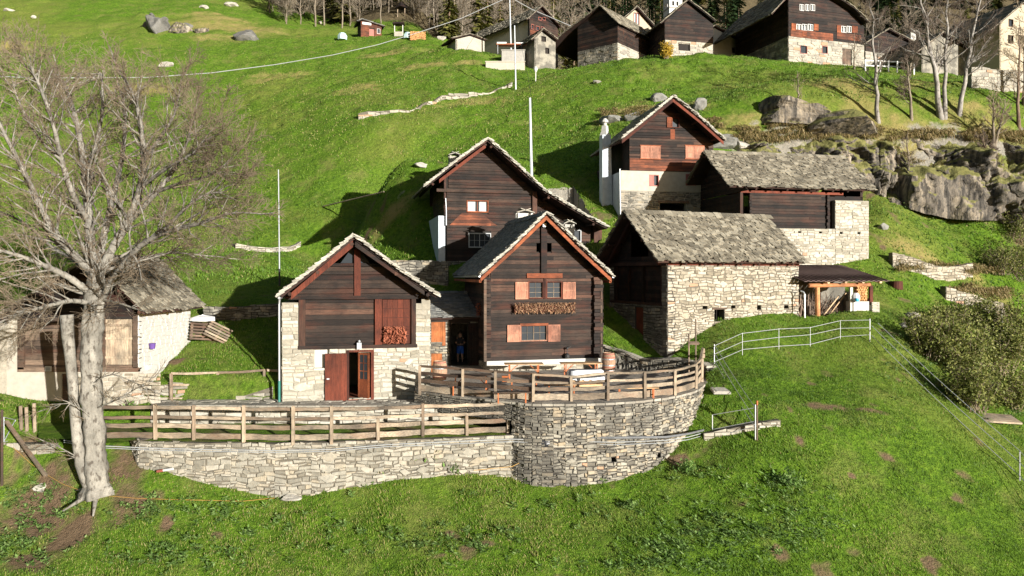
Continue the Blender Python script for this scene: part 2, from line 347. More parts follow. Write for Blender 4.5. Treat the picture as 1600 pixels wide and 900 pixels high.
# ------------------------------------------------------------------ terrain: one height field fitted through surveyed points (photo column, row, distance)
CP = [(-500,1000,22),(-300,950,24),(0,905,25),(400,905,25),(800,905,25),(1200,905,25.5),(1600,905,27),(2000,900,30),(2500,900,33),
 (-500,1500,15),(800,1500,15),(2000,1500,16),
 (30,750,29.3),(155,768,28.3),(250,745,28.7),(430,778,28.7),(600,747,29.4),(820,740,30.2),(950,750,29.9),(1040,750,29.9),(1105,700,31.3),(1112,602,35.2),(1112,580,37.3),
 (1200,675,31.5),(1200,780,28.5),(1400,780,29.5),(1400,650,33.5),(1590,745,32.5),(1370,517,41),(1240,600,35.5),(1130,548,38.5),(1045,550,39.7),(1020,567,39.9),(1060,575,39.0),(1250,497,42.4),(1300,560,38.5),
 (1600,600,42),(1480,600,38.5),(1500,520,46),(1600,500,52),(1450,450,50),(1600,430,56),(1400,415,51),(1375,330,57),(1550,325,60),(1600,400,58),(2000,520,60),(2400,600,60),
 (1150,425,49),(960,335,54),(1110,335,56),(1250,300,60.5),(1180,290,60.5),(1340,300,60.5),(1480,315,60.8),(1620,330,61),(1800,330,62),
 (1130,185,64.5),(1200,190,63.8),(1300,210,63.6),(1400,215,63.5),(1500,210,64),(1600,205,65),(1800,200,68),
 (1200,130,75),(1400,130,76),(1560,140,78),(1800,150,80),(1300,100,92),(1080,90,88),(900,112,85),(1500,120,90),(1600,128,90),(1800,130,92),
 (1000,170,71),(1100,150,74),(950,200,67),
 (700,440,47),(580,400,55),(620,440,47),(540,385,61),(600,355,62.5),(640,330,63),(436,450,45.5),(380,447,46),(300,470,43),(310,540,38),(380,570,35.5),(300,590,34),(-100,640,32),(-400,640,33),(60,640,32),(150,640,32.2),(225,633,33.0),
 (900,450,47),(1000,450,46),(760,585,37),(830,580,38.5),(940,580,39),(560,630,33.3),(680,610,34.5),(980,560,40.5),(1080,575,38),
 (0,660,30.5),(100,650,31),
 (0,410,52),(0,370,62),(0,300,74),(0,200,90),(0,100,110),(0,10,138),(-400,400,52),(-400,200,84),(-400,50,118),
 (300,405,54),(300,375,63),(300,300,74),(300,200,90),(300,100,110),(300,20,138),(462,378,63),(400,400,57),(560,343,64),
 (450,340,66),(600,300,62),(620,285,61.5),(600,200,76),(600,150,86),(600,100,104),(600,60,125),(560,33,150),(470,12,160),
 (850,300,57),(850,240,65),(850,200,72),(850,150,80),(830,122,90),(760,84,104),(700,62,121),(900,165,76),(700,320,55),(740,250,64),(660,55,137),(680,40,150)]
CPZ = [(1100,110,28.2),(1300,110,28.4),(1500,115,28),(900,108,27.6),(800,112,31),(1100,140,31),(1400,140,30),(700,150,44),(850,150,38),(1700,130,28),(2000,150,30),
 (1100,175,38),(1500,175,38),(800,180,58),(500,185,66),(200,175,70),(-200,170,72),(-600,170,72),(2100,180,40),
 (1100,330,150),(1600,330,150),(600,330,165),(0,330,160),(-600,330,160),(2200,330,150)]
_P = [at(*c) for c in CP] + [(xat(px, Y), Y, z) for px, Y, z in CPZ]
_P = np.array(_P)
def _uv(X, Y): return np.stack([X / Y * 8.0, np.log(Y) * 8.0], -1)
_C = _uv(_P[:, 0], _P[:, 1]); _n = len(_C); _c2 = 0.25
def _ker(A, B):
    d2 = (A[:, None, 0] - B[None, :, 0]) ** 2 + (A[:, None, 1] - B[None, :, 1]) ** 2
    return np.sqrt(d2 + _c2)
_zs = _P[:, 2] / _P[:, 1]                          # fit elevation tangent
_A = np.zeros((_n + 3, _n + 3)); _A[:_n, :_n] = -_ker(_C, _C) - np.eye(_n) * 0.004 * -1
_A[:_n, _n] = 1; _A[:_n, _n + 1:] = _C; _A[_n, :_n] = 1; _A[_n + 1:, :_n] = _C.T
_w = np.linalg.solve(_A, np.concatenate([_zs, np.zeros(3)]))
def Hbase(X, Y):
    X = np.atleast_1d(np.asarray(X, float)); Y = np.atleast_1d(np.asarray(Y, float)); sh = X.shape
    Q = _uv(X.ravel(), Y.ravel()); out = np.empty(len(Q))
    for i in range(0, len(Q), 60000):
        q = Q[i:i + 60000]; out[i:i + 60000] = -_ker(q, _C) @ _w[:_n] + _w[_n] + q @ _w[_n + 1:]
    return (out * Y.ravel()).reshape(sh)
def in_poly(X, Y, poly):
    c = np.zeros(X.shape, bool); n = len(poly)
    for i in range(n):
        x0, y0 = poly[i][:2]; x1, y1 = poly[(i + 1) % n][:2]
        if y0 == y1: continue
        c ^= ((y0 > Y) != (y1 > Y)) & (X < (x1 - x0) * (Y - y0) / (y1 - y0) + x0)
    return c
SUNK = []       # (polygon, max height): ground kept below terraces
def _seg_dist(X, Y, poly):
    d = np.full(X.shape, 1e9); n = len(poly)
    for i in range(n):
        x0, y0 = poly[i][:2]; x1, y1 = poly[(i + 1) % n][:2]
        L2 = (x1 - x0) ** 2 + (y1 - y0) ** 2 + 1e-9
        t = np.clip(((X - x0) * (x1 - x0) + (Y - y0) * (y1 - y0)) / L2, 0, 1)
        d = np.minimum(d, np.hypot(X - x0 - t * (x1 - x0), Y - y0 - t * (y1 - y0)))
    return d
def H(X, Y, detail=True):
    X = np.atleast_1d(np.asarray(X, float)); Y = np.atleast_1d(np.asarray(Y, float))
    z = Hbase(X, Y)
    if detail:
        amp = np.clip((Y - 20) / 40, 0.25, 2.2)
        z = z + (fbm(X / 7, Y / 7, 3, 1) - 0.5) * 0.7 * amp * 0.7
        z = z + (fbm(X / 1.5, Y / 0.9, 4, 5) - 0.5) * 0.40 * np.clip(amp, 0.6, 1.6)
        # cow-trodden steps along the contour
        st = fbm(X / 2.6, (z + 0.15 * X) / 0.55, 2, 9); m = np.clip((fbm(X / 9, Y / 9, 2, 12) - 0.42) * 5, 0, 1)
        z = z + (st - 0.5) * 0.46 * m * np.clip(amp, 0.5, 1.5)
    for poly, top in SUNK:
        m = in_poly(X, Y, poly)
        if m.any(): z = np.where(m, np.minimum(z, top), z)
    return z
def h1(X, Y): return float(H(np.array([X]), np.array([Y]))[0])
def ghit(px, py, y0=24, y1=260):
    """where the sight line of a photo pixel meets the ground"""
    Ys = np.geomspace(y0, y1, 900); X = (px - 800) / F * Ys; z = (HZ - py) / F * Ys
    k = np.where(H(X, Ys) >= z)[0]
    if len(k) == 0: Yh = y1
    else: Yh = Ys[k[0]]
    return (xat(px, Yh), float(Yh), h1(xat(px, Yh), Yh))

# flat places (terraces): polygon points given by photo pixel on a level plane
ZT, ZL, ZP = -5.35, -6.68, -5.93                # upper terrace, lower lawn, path in front of the barn
TER = [pz(648, 612, ZT), pz(720, 621, ZT), pz(832, 631, ZT), pz(950, 629, ZT), pz(1040, 621, ZT), pz(1085, 611, ZT), pz(1104, 597, ZT), (xat(1103, 37.3), 37.3, ZT), (xat(1078, 38.3), 38.3, ZT), (xat(1000, 40.0), 40.0, ZT), (xat(946, 41.3), 41.3, ZT), (xat(780, 43.4), 43.4, ZT), (xat(655, 43.4), 43.4, ZT)]
LOW = [(xat(60, 29.6), 29.6), (xat(215, 29.0), 29.0), (xat(430, 28.9), 28.9), (xat(600, 29.4), 29.4), (xat(815, 30.3), 30.3), (xat(815, 32.6), 32.6), (xat(60, 32.6), 32.6)]
PAT = [(xat(236, 32.5), 32.5), (xat(795, 32.3), 32.3), (xat(795, 33.0), 33.0), (xat(690, 36.0), 36.0), (xat(430, 34.2), 34.2), (xat(236, 34.0), 34.0)]
SUNK += [(TER, ZT - 0.35), (LOW, ZL - 0.3), (PAT, ZP - 0.3)]

FOOT = []
def mat_ground():
    m, nt, b = new_mat("meadow_ground"); v = coords(nt)
    n_big = noise(nt, 0.055, 4, 0.6, v); n_mid = noise(nt, 0.45, 5, 0.65, v); n_f = noise(nt, 3.5, 5, 0.7, v); n_ff = noise(nt, 16, 3, 0.7, v)
    g = ramp(nt, n_f, [(0.28, (0.03, 0.065, 0.008)), (0.5, (0.085, 0.16, 0.014)), (0.72, (0.155, 0.245, 0.026))])
    g = mix(nt, 0.6, g, ramp(nt, n_ff, [(0.3, (0.45, 0.5, 0.4)), (0.7, (1.5, 1.45, 1.3))]), 'MULTIPLY')
    g = mix(nt, math_(nt, 'MULTIPLY', ramp(nt, n_mid, [(0.50, (0, 0, 0)), (0.66, (1, 1, 1))]), 0.5), g, mix(nt, n_ff, (0.10, 0.115, 0.025), (0.27, 0.235, 0.09)))
    g = mix(nt, math_(nt, 'MULTIPLY', ramp(nt, n_big, [(0.5, (0, 0, 0)), (0.62, (1, 1, 1))]), 0.45), g, mix(nt, n_f, (0.10, 0.13, 0.02), (0.27, 0.25, 0.07)))
    # dry, dirt, rock, forest-floor weights from the survey
    dry = attr(nt, "dry"); dirt = attr(nt, "dirt"); rock = attr(nt, "rock"); wood = attr(nt, "wood")
    br = math_(nt, 'MULTIPLY', math_(nt, 'SUBTRACT', n_f, 0.5), 1.6)
    def msk(a, lo=0.35, hi=0.6): return ramp(nt, math_(nt, 'ADD', a, math_(nt, 'MULTIPLY', br, a)), [(lo, (0, 0, 0)), (hi, (1, 1, 1))])
    nb = math_(nt, 'ADD', math_(nt, 'MULTIPLY', math_(nt, 'SUBTRACT', n_f, 0.5), 1.5), math_(nt, 'MULTIPLY', math_(nt, 'SUBTRACT', n_mid, 0.5), 3.0))
    def soft(a, amt=0.8): return math_(nt, 'MULTIPLY', ramp(nt, math_(nt, 'MULTIPLY', a, math_(nt, 'ADD', nb, 1.0)), [(.15, (0, 0, 0)), (.95, (1, 1, 1))]), amt)
    c = mix(nt, soft(dry, .8), g, mix(nt, n_ff, (0.16, 0.125, 0.035), (0.42, 0.34, 0.14)))
    c = mix(nt, soft(dirt, 1.0), c, mix(nt, n_f, (0.09, 0.058, 0.034), (0.22, 0.155, 0.095)))
    c = mix(nt, msk(rock), c, mix(nt, n_f, (0.10, 0.10, 0.09), (0.42, 0.38, 0.31)))
    c = mix(nt, msk(wood, 0.3, 0.5), c, mix(nt, n_f, (0.045, 0.04, 0.02), (0.17, 0.13, 0.075)))
    L(nt, c, b.inputs["Base Color"]); b.inputs["Roughness"].default_value = 0.95; b.inputs["Specular IOR Level"].default_value = 0.1
    hh = math_(nt, 'ADD', math_(nt, 'MULTIPLY', n_f, 1.0), math_(nt, 'MULTIPLY', n_ff, 0.5))
    bump(nt, b, hh, 1.0, 0.16)
    return m
mat_ground()
def blob(X, Y, c, r, s=0.35, seed=0):
    d = np.hypot((X - c[0]) / r[0], (Y - c[1]) / r[1]) + (fbm(X / (r[0] * .7), Y / (r[1] * .7), 3, seed) - .5) * s * 2.4
    return np.clip((1.25 - d) * 1.3 + (fbm(X / .8, Y / .6, 3, seed + 3) - .5) * 1.2 * (d < 1.5), 0, 1)
BLOBS = {"dry": [], "dirt": [], "rock": []}
def addblob(kind, px, py, rpx, rpy_m, st=1.0):
    g = ghit(px, py); BLOBS[kind].append((g, (rpx / F * g[1], rpy_m), st))
# bare dirt
for a in [(60,800,60,1.3),(200,730,42,0.9),(110,840,50,.8),(262,820,10,.4),(205,790,40,.6),(340,835,14,.2),(40,880,50,.5),(1280,636,44,.35),(1385,715,16,.25),(1360,640,26,.2),(1505,740,16,.3),(1250,690,10,.3),(690,870,14,.15),(760,850,18,.15)]: addblob("dirt", *a)
# dry straw-coloured patches
for a in [(20,75,60,3),(370,45,120,4),(330,25,60,4),(600,85,50,2),(430,120,60,2),(650,105,40,2),(740,160,60,1.5),(240,140,60,2),(560,140,40,2),(980,175,60,2.5),(1060,170,50,2),(1150,200,60,1.0),(1290,215,80,1.2),(1420,215,80,1.5),(1540,215,60,2),(1320,130,60,3),(1450,130,60,2.5),(1350,170,40,2),
          (1440,400,60,1.2),(1550,460,40,1.5),(1400,250,20,1.5),(1390,90,60,3),(340,60,40,2),(730,100,25,1.5),(620,330,60,.6),(1500,180,60,1.5)]: addblob("dry", *a, st=0.8)
def bare(X, Y): return fbm(X / 1.4, Y / 1.0, 3, 31) + .25 * (fbm(X / 6, Y / 5, 2, 33) - .5)
def terrain_mesh():
    un = 760; vn = 900
    u = np.linspace(-1.45, 1.45, 1000); u = np.sign(u) * (np.abs(u) * 0.52 + np.abs(u / 1.45) ** 3 * 0.70)     # finer towards the middle
    Yv = np.geomspace(9, 340, vn)
    U, YY = np.meshgrid(u, Yv); X = U * YY; Y = YY
    Z = H(X, Y)
    V = np.stack([X, Y, Z], -1).reshape(-1, 3); nu = len(u)
    i = np.arange((vn - 1) * (nu - 1)); r = i // (nu - 1); c = i % (nu - 1); a = r * nu + c
    Fq = np.stack([a, a + 1, a + nu + 1, a + nu], -1)
    at_ = {}
    for k in ("dry", "dirt", "rock"):
        w = np.zeros(X.shape)
        for j, (g, rr, st) in enumerate(BLOBS[k]): w = np.maximum(w, st * blob(X, Y, g, rr, seed=j % 7))
        at_[k] = w
    at_['dirt'] = np.maximum(at_['dirt'], np.clip((.262 - bare(X, Y)) * 12, 0, .8) * (Y < 62))
    # steep faces are rock
    dzy = np.gradient(Z, axis=0) / np.gradient(Y, axis=0)
    steep = np.clip((dzy - 1.35) * 1.2, 0, 1) * (Y > 38) * (Y < 80)
    at_["rock"] = np.maximum(at_["rock"], steep)
    # wooded ground beyond the village and the meadow
    PX = X / Y * F + 800
    edge = np.interp(PX, [-800, 200, 430, 540, 600, 680, 720, 820, 900, 1600, 2400], [168, 168, 158, 150, 139, 138, 128, 116, 114, 118, 118])
    at_["wood"] = np.clip((Y - edge) / 6, 0, 1)
    o = fast_mesh("hillside", V, Fq, "meadow_ground", smooth=True, attrs={k: v.ravel() for k, v in at_.items()})
    return struct(o)
# ------------------------------------------------------------------ building tools (local frame: x along the front, y back, z up)
class Hs:
    def __init__(s, name, label, cat, px0, Y0, px1, Y1, base_z, group=None):
        X0 = xat(px0, Y0); X1 = xat(px1, Y1); s.lx, s.ly, s.lz = X0, Y0, base_z
        s.th = atan2(Y1 - Y0, X1 - X0); s.W = hypot(X1 - X0, Y1 - Y0); s.c = cos(s.th); s.s = sin(s.th)
        s.root = thing(name, label, cat, (X0, Y0, base_z), s.th, group)
    def x(s, px, yl=0.0):
        k = (px - 800) / F; return (k * (s.ly + yl * s.c) - s.lx + yl * s.s) / (s.c - k * s.s)
    def y(s, px, xl=0.0):
        k = (px - 800) / F; return (k * (s.ly + xl * s.s) - s.lx - xl * s.c) / (-s.s - k * s.c)
    def z(s, py, xl=0.0, yl=0.0): return (HZ - py) / F * (s.ly + xl * s.s + yl * s.c) - s.lz
    def p(s, px, py, yl=0.0):
        x = s.x(px, yl); return x, s.z(py, x, yl)
    def rect(s, px0, px1, py0, py1, yl=0.0):     # py0 above py1 -> (x0, x1, zlow, zhigh)
        x0, x1 = s.x(px0, yl), s.x(px1, yl); xm = (x0 + x1) / 2
        return (x0, x1, s.z(py1, xm, yl), s.z(py0, xm, yl))
    def world(s, xl, yl, zl): return (s.lx + xl * s.c - yl * s.s, s.ly + xl * s.s + yl * s.c, s.lz + zl)
class Pl:
    """vertical plane: origin, direction; outward normal is to the right-hand side of the direction (front when heading +x)"""
    def __init__(s, ox, oy, dx, dy):
        l = hypot(dx, dy); s.o = (ox, oy); s.d = (dx / l, dy / l); s.n = (s.d[1], -s.d[0])
    def pt(s, a, t, z): return (s.o[0] + a * s.d[0] + t * s.n[0], s.o[1] + a * s.d[1] + t * s.n[1], z)
def fn(v): return v if callable(v) else (lambda a, v=v: v)
def minus(a, b, spans):
    out = [(a, b)]
    for h0, h1_ in spans:
        nxt = []
        for x0, x1 in out:
            if h1_ <= x0 or h0 >= x1: nxt.append((x0, x1)); continue
            if h0 > x0: nxt.append((x0, h0))
            if h1_ < x1: nxt.append((h1_, x1))
        out = nxt
    return out
def stones(mb, P, s0, s1, zb, zt, holes=(), h=(0.11, 0.2), w=(0.18, 0.5), proud=0.035, gap=0.018, jit=0.022, flat=0.0, lean=0.0, bigs=0.8):
    zb, zt = fn(zb), fn(zt); ss = np.linspace(s0, s1, 25)
    zmin = min(zb(a) for a in ss); zmax = max(zt(a) for a in ss); z = zmin; ph = ru(0, 6)
    wa = min(1.0, h[1] / .2); edge = lambda a, zz: min(1.0, max(0, a - s0) * 4, max(0, s1 - a) * 4, max(0, zt(a) - zz) * 4) * (0 if any(q[0] - .15 < a < q[1] + .15 and q[2] - .15 < zz < q[3] + .15 for q in holes) else 1)
    wz = lambda a, zz: zz + wa * edge(a, zz) * (.045 * sin(a * 2.3 + zz * 1.9 + ph) + .03 * sin(a * 5.9 + 1.3 - zz * 3.1 + ph) + .02 * sin(a * 11 + zz * 7))
    big = []
    area = (s1 - s0) * (zmax - zmin)
    for _ in range(int(area * bigs)):
        a = ru(s0 + .1, s1 - .5); hh = ru(h[1] * 1.1, h[1] * 1.7); ww = ru(hh * 1.4, hh * 2.6); zz = ru(zmin, zmax - hh); am = a + ww / 2
        if a + ww > s1 - .05 or zz + hh > min(zt(a), zt(a + ww)) - .05 or any(q[0] < a + ww + .05 and q[1] > a - .05 and q[2] < zz + hh + .05 and q[3] > zz - .05 for q in holes) or any(abs(a + ww / 2 - b_[0]) < (ww + b_[2]) / 2 and abs(zz + hh / 2 - b_[1]) < (hh + b_[3]) / 2 for b_ in big): continue
        big.append((a + ww / 2, zz + hh / 2, ww, hh)); t1 = proud * ru(.9, 1.25); cx = a + ww / 2; cz = zz + hh / 2; n_ = 8; pts = []
        for k in range(n_):
            an = 2 * pi * k / n_ + .39 + ru(-.16, .16) + (.22 if k % 2 else -.22); u = cos(an); v = sin(an); f = 1 / max(abs(u), abs(v)) * ru(.9, 1.0); pts.append((cx + u * f * ww / 2, cz + v * f * hh / 2))
        lx = lambda q: lean * (zmax - q)
        V_ = [P.pt(q[0], -.02 + lx(q[1]), wz(*q)) for q in pts] + [P.pt(q[0], t1 - .018 + lx(q[1]), wz(*q)) for q in pts] + [P.pt(q[0] + (cx - q[0]) * .16, t1 + lx(q[1]), wz(q[0] + (cx - q[0]) * .16, q[1] + (cz - q[1]) * .16)) for q in pts]
        mb.add(V_, [(k, (k + 1) % n_, n_ + (k + 1) % n_, n_ + k) for k in range(n_)] + [(n_ + k, n_ + (k + 1) % n_, 2 * n_ + (k + 1) % n_, 2 * n_ + k) for k in range(n_)] + [tuple(range(2 * n_, 3 * n_))])
    while z < zmax:
        hh = ru(*h); zc = z + hh / 2
        spans = [(q[0], q[1]) for q in holes if q[2] < zc < q[3]]
        for (a0, a1) in minus(s0, s1, spans):
            a = a0
            while a < a1 - 0.03:
                ww = min(ru(*w) * (0.7 + hh / h[1] * 0.6), a1 - a)
                if a1 - a - ww < w[0] * 0.5: ww = a1 - a
                b = a + ww; am = (a + b) / 2
                lo, hi = zb(am), zt(am)
                if zc > lo - 0.05 and zc < hi:
                    g = gap; e = min(0.025, ww * .2, hh * .2); t0 = -0.03; t1 = proud * ru(0.1, 1.0); t1b = t1 - e * 0.7
                    zt0 = min(z + hh, zt(a) + 0.01); zt1 = min(z + hh, zt(b) + 0.01)
                    if min(zt0, zt1) - z > 0.02:
                        j = lambda: ru(-jit, jit)
                        co = [(a + g + j(), z + g + j()), (b - g + j(), z + g + j()), (b - g + j(), zt1 - g + j()), (a + g + j(), zt0 - g + j())]
                        cx = sum(c[0] for c in co) / 4; cz = sum(c[1] for c in co) / 4
                        lx = lambda zz: lean * (zmax - zz)
                        co = [(c[0], wz(*c)) for c in co]; cz = sum(c[1] for c in co) / 4
                        v = [P.pt(c[0], t0 + lx(c[1]), c[1]) for c in co] + [P.pt(c[0], t1b + lx(c[1]), c[1]) for c in co]
                        tl = ru(-.008, .008)
                        v += [P.pt(c[0] + (cx - c[0]) / max(ww, .05) * 2 * e, t1 + tl * (1 if c[0] < cx else -1) + lx(c[1]), c[1] + (cz - c[1]) / max(hh, .05) * 2 * e * .8) for c in co]
                        mb.add(v, [(0, 1, 5, 4), (1, 2, 6, 5), (2, 3, 7, 6), (3, 0, 4, 7), (4, 5, 9, 8), (5, 6, 10, 9), (6, 7, 11, 10), (7, 4, 8, 11), (8, 9, 10, 11)])
                a = b
        z += hh
    return mb
def backing(mb, P, s0, s1, zb, zt, holes=(), thick=0.35, front=-0.005, n=10, lean=0.0):
    zb, zt = fn(zb), fn(zt)
    cuts = sorted(set([s0, s1] + [q for h in holes for q in h[:2] if s0 < q < s1] + list(np.linspace(s0, s1, n + 1))))
    zmax = max(zt(a) for a in cuts)
    for a, b in zip(cuts[:-1], cuts[1:]):
        if b - a < 1e-4: continue
        m = (a + b) / 2; hs = sorted([(h[2], h[3]) for h in holes if h[0] < m < h[1]])
        lo, hi = min(zb(a), zb(b)), max(zt(a), zt(b))
        for z0, z1 in minus(lo - 0.0, hi + 0.001, hs):
            top = lambda q: min(z1, zt(q)) if z1 < hi else zt(q)
            if z1 >= hi: ta, tb = zt(a), zt(b)
            else: ta, tb = min(z1, zt(a)), min(z1, zt(b))
            if max(ta, tb) <= z0: continue
            ta = max(ta, z0); tb = max(tb, z0); l = lambda zz: front + lean * (zmax - zz)
            mb.hexa([P.pt(a, l(z0), z0), P.pt(b, l(z0), z0), P.pt(b, -thick, z0), P.pt(a, -thick, z0),
                     P.pt(a, l(ta), ta), P.pt(b, l(tb), tb), P.pt(b, -thick, tb), P.pt(a, -thick, ta)], 0.5)
    return mb
def boards(mb, P, lim, z0, z1, holes=(), bh=(0.17, 0.25), proud=0.03, seglen=(1.5, 5), gap=0.018, t0=0.0, wav=0.01):
    """horizontal planks between lim(z) -> (sl, sr)"""
    z = z0
    while z < z1 - 0.02:
        hh = min(ru(*bh), z1 - z)
        if z1 - z - hh < 0.06: hh = z1 - z
        zc = z + hh / 2; l0, r0 = lim(z); l1, r1 = lim(z + hh)
        if r0 - l0 < 0.05: z += hh; continue
        if r1 < l1: l1 = r1 = (l1 + r1) / 2
        spans = [(q[0], q[1]) for q in holes if q[2] < zc < q[3]]
        for (a0, a1) in minus(min(l0, l1), max(r0, r1), spans):
            a = a0
            while a < a1 - 1e-3:
                b = min(a + ru(*seglen), a1)
                if a1 - b < 0.4: b = a1
                t = t0 + proud * ru(0.55, 1.0)
                qa0, qb0 = min(max(a, l0), r0), max(min(b, r0), l0); qa1, qb1 = min(max(a, l1), r1), max(min(b, r1), l1)
                if max(qb0 - qa0, qb1 - qa1) > 0.02:
                    g = gap / 2; zz0 = z + g + ru(-wav, wav); zz1 = z + hh - g
                    mb.hexa([P.pt(qa0 + .002, t, zz0), P.pt(qb0 - .002, t, zz0), P.pt(qb0 - .002, t0 - .03, zz0), P.pt(qa0 + .002, t0 - .03, zz0),
                             P.pt(qa1 + .002, t - .004, zz1), P.pt(qb1 - .002, t - .004, zz1), P.pt(qb1 - .002, t0 - .03, zz1), P.pt(qa1 + .002, t0 - .03, zz1)])
                a = b
        z += hh
    return mb
def vboards(mb, P, s0, s1, z0, z1, bw=(0.12, 0.2), proud=0.025, gap=0.008, t0=0.0):
    s = s0
    while s < s1 - 1e-3:
        b = min(s + ru(*bw), s1)
        if s1 - b < 0.05: b = s1
        t = t0 + proud * ru(0.7, 1)
        mb.hexa([P.pt(s + gap / 2, t, z0), P.pt(b - gap / 2, t, z0), P.pt(b - gap / 2, t0 - .02, z0), P.pt(s + gap / 2, t0 - .02, z0),
                 P.pt(s + gap / 2, t, z1), P.pt(b - gap / 2, t, z1), P.pt(b - gap / 2, t0 - .02, z1), P.pt(s + gap / 2, t0 - .02, z1)]); s = b
    return mb
def pbox(mb, P, s0, s1, z0, z1, t0, t1, r=None):
    return mb.hexa([P.pt(s0, t1, z0), P.pt(s1, t1, z0), P.pt(s1, t0, z0), P.pt(s0, t0, z0), P.pt(s0, t1, z1), P.pt(s1, t1, z1), P.pt(s1, t0, z1), P.pt(s0, t0, z1)], r)
def pline(pts):   # piecewise linear function of s
    xs = [p[0] for p in pts]; ys = [p[1] for p in pts]
    return lambda a: float(np.interp(a, xs, ys))
def lims(pts):
    """pts: roofline (s, z) left eave .. ridge .. right eave ; returns z -> (sl, sr)"""
    k = max(range(len(pts)), key=lambda i: pts[i][1]); Lp = pts[:k + 1]; Rp = pts[k:][::-1]
    return lambda z: (float(np.interp(z, [p[1] for p in Lp], [p[0] for p in Lp])), float(np.interp(z, [p[1] for p in Rp], [p[0] for p in Rp])))
def slabs(mb, line, q0, q1, swap=False, exp=0.17, w=(0.22, 0.5), ln=0.42, th=(0.025, 0.05), rough=1.0, edge=0.10, ridge_cap=True):
    """stone slabs laid up a slope. line: (p, z) eave -> ridge; q0..q1 along the ridge"""
    xs = np.array(line, float); seg = np.hypot(*np.diff(xs, axis=0).T); cum = np.concatenate([[0], np.cumsum(seg)]); T = cum[-1]
    def P_(d):
        d_ = min(max(d, 0), T - 1e-6); k = int(np.searchsorted(cum, d_, 'right') - 1); k = min(k, len(seg) - 1)
        t = (xs[k + 1] - xs[k]) / seg[k]; p = xs[k] + t * (d - cum[k]); return p, t
    mp = (lambda p, q, z: (q, p, z)) if swap else (lambda p, q, z: (p, q, z))
    d = -0.06; row = 0
    while d < T - exp * 0.3:
        q = q0 - ru(0, 0.1)
        while q < q1:
            ww = ru(*w); 
            if q + ww > q1 + edge: ww = q1 + ru(0.0, edge) - q
            if ww < 0.08: break
            dd = d + ru(-0.05, 0.05) * rough; l_ = ln * ru(0.8, 1.15); th_ = ru(*th)
            p0, t = P_(dd); p1 = p0 + t * min(l_, T + 0.05 - dd)
            nrm = np.array([-t[1], t[0]]); 
            if nrm[1] < 0: nrm = -nrm
            lift0 = 0.05 + ru(0, 0.025) * rough; lift1 = 0.0 + ru(0, 0.012)
            a0 = p0 + nrm * lift0; a1 = p1 + nrm * lift1; j = lambda s_=0.03: ru(-s_, s_) * rough
            tl = ru(-.012, .012) * rough
            k0, k1, k2, k3 = q + 0.004 + j(.01), q + ww - 0.004 + j(.01), q + ww - 0.01 + j(.03), q + 0.01 + j(.03)
            b0 = p0 + t * j(.03) ; b0b = b0 + nrm * lift0; b1b = p0 + t * j(.03) + nrm * lift0
            lowL, lowR = b0b + nrm * tl, b1b - nrm * tl
            up = nrm * th_
            # chamfered lower edge gives ragged outline
            vs = [mp(lowL[0], k0, lowL[1]), mp(lowR[0], k1, lowR[1]), mp(a1[0], k2, a1[1]), mp(a1[0], k3, a1[1])]
            vs += [mp(lowL[0] + up[0], k0, lowL[1] + up[1]), mp(lowR[0] + up[0], k1, lowR[1] + up[1]), mp(a1[0] + up[0], k2, a1[1] + up[1]), mp(a1[0] + up[0], k3, a1[1] + up[1])]
            mb.hexa(vs); q += ww
        d += exp * ru(0.85, 1.15); row += 1
    if ridge_cap:
        p, t = P_(T - 0.02); q = q0
        while q < q1:
            ww = ru(*w) * 1.2; h_ = ru(0.03, 0.06)
            pa = xs[-1] - t * ru(.25, .4); 
            nrm = np.array([-t[1], t[0]]); nrm = nrm if nrm[1] > 0 else -nrm
            a = pa + nrm * (.09 + ru(0, .03)); b = xs[-1] + t * .08 + nrm * (.09 + ru(0, .03)); up = nrm * h_
            mb.hexa([mp(a[0], q, a[1]), mp(a[0], q + ww, a[1]), mp(b[0], q + ww, b[1]), mp(b[0], q, b[1]),
                     mp(a[0] + up[0], q, a[1] + up[1]), mp(a[0] + up[0], q + ww, a[1] + up[1]), mp(b[0] + up[0], q + ww, b[1] + up[1]), mp(b[0] + up[0], q, b[1] + up[1])]); q += ww + .01
    return mb
def deck(mb, line, q0, q1, swap=False, th=0.09):
    mp = (lambda p, q, z: (q, p, z)) if swap else (lambda p, q, z: (p, q, z))
    for (a, b) in zip(line[:-1], line[1:]):
        a = np.array(a, float); b = np.array(b, float); t = (b - a) / np.linalg.norm(b - a); n = np.array([-t[1], t[0]]); n = n if n[1] > 0 else -n
        lo = -n * th
        mb.hexa([mp(a[0] + lo[0], q0, a[1] + lo[1]), mp(a[0] + lo[0], q1, a[1] + lo[1]), mp(b[0] + lo[0], q1, b[1] + lo[1]), mp(b[0] + lo[0], q0, b[1] + lo[1]),
                 mp(a[0], q0, a[1]), mp(a[0], q1, a[1]), mp(b[0], q1, b[1]), mp(b[0], q0, b[1])])
    return mb
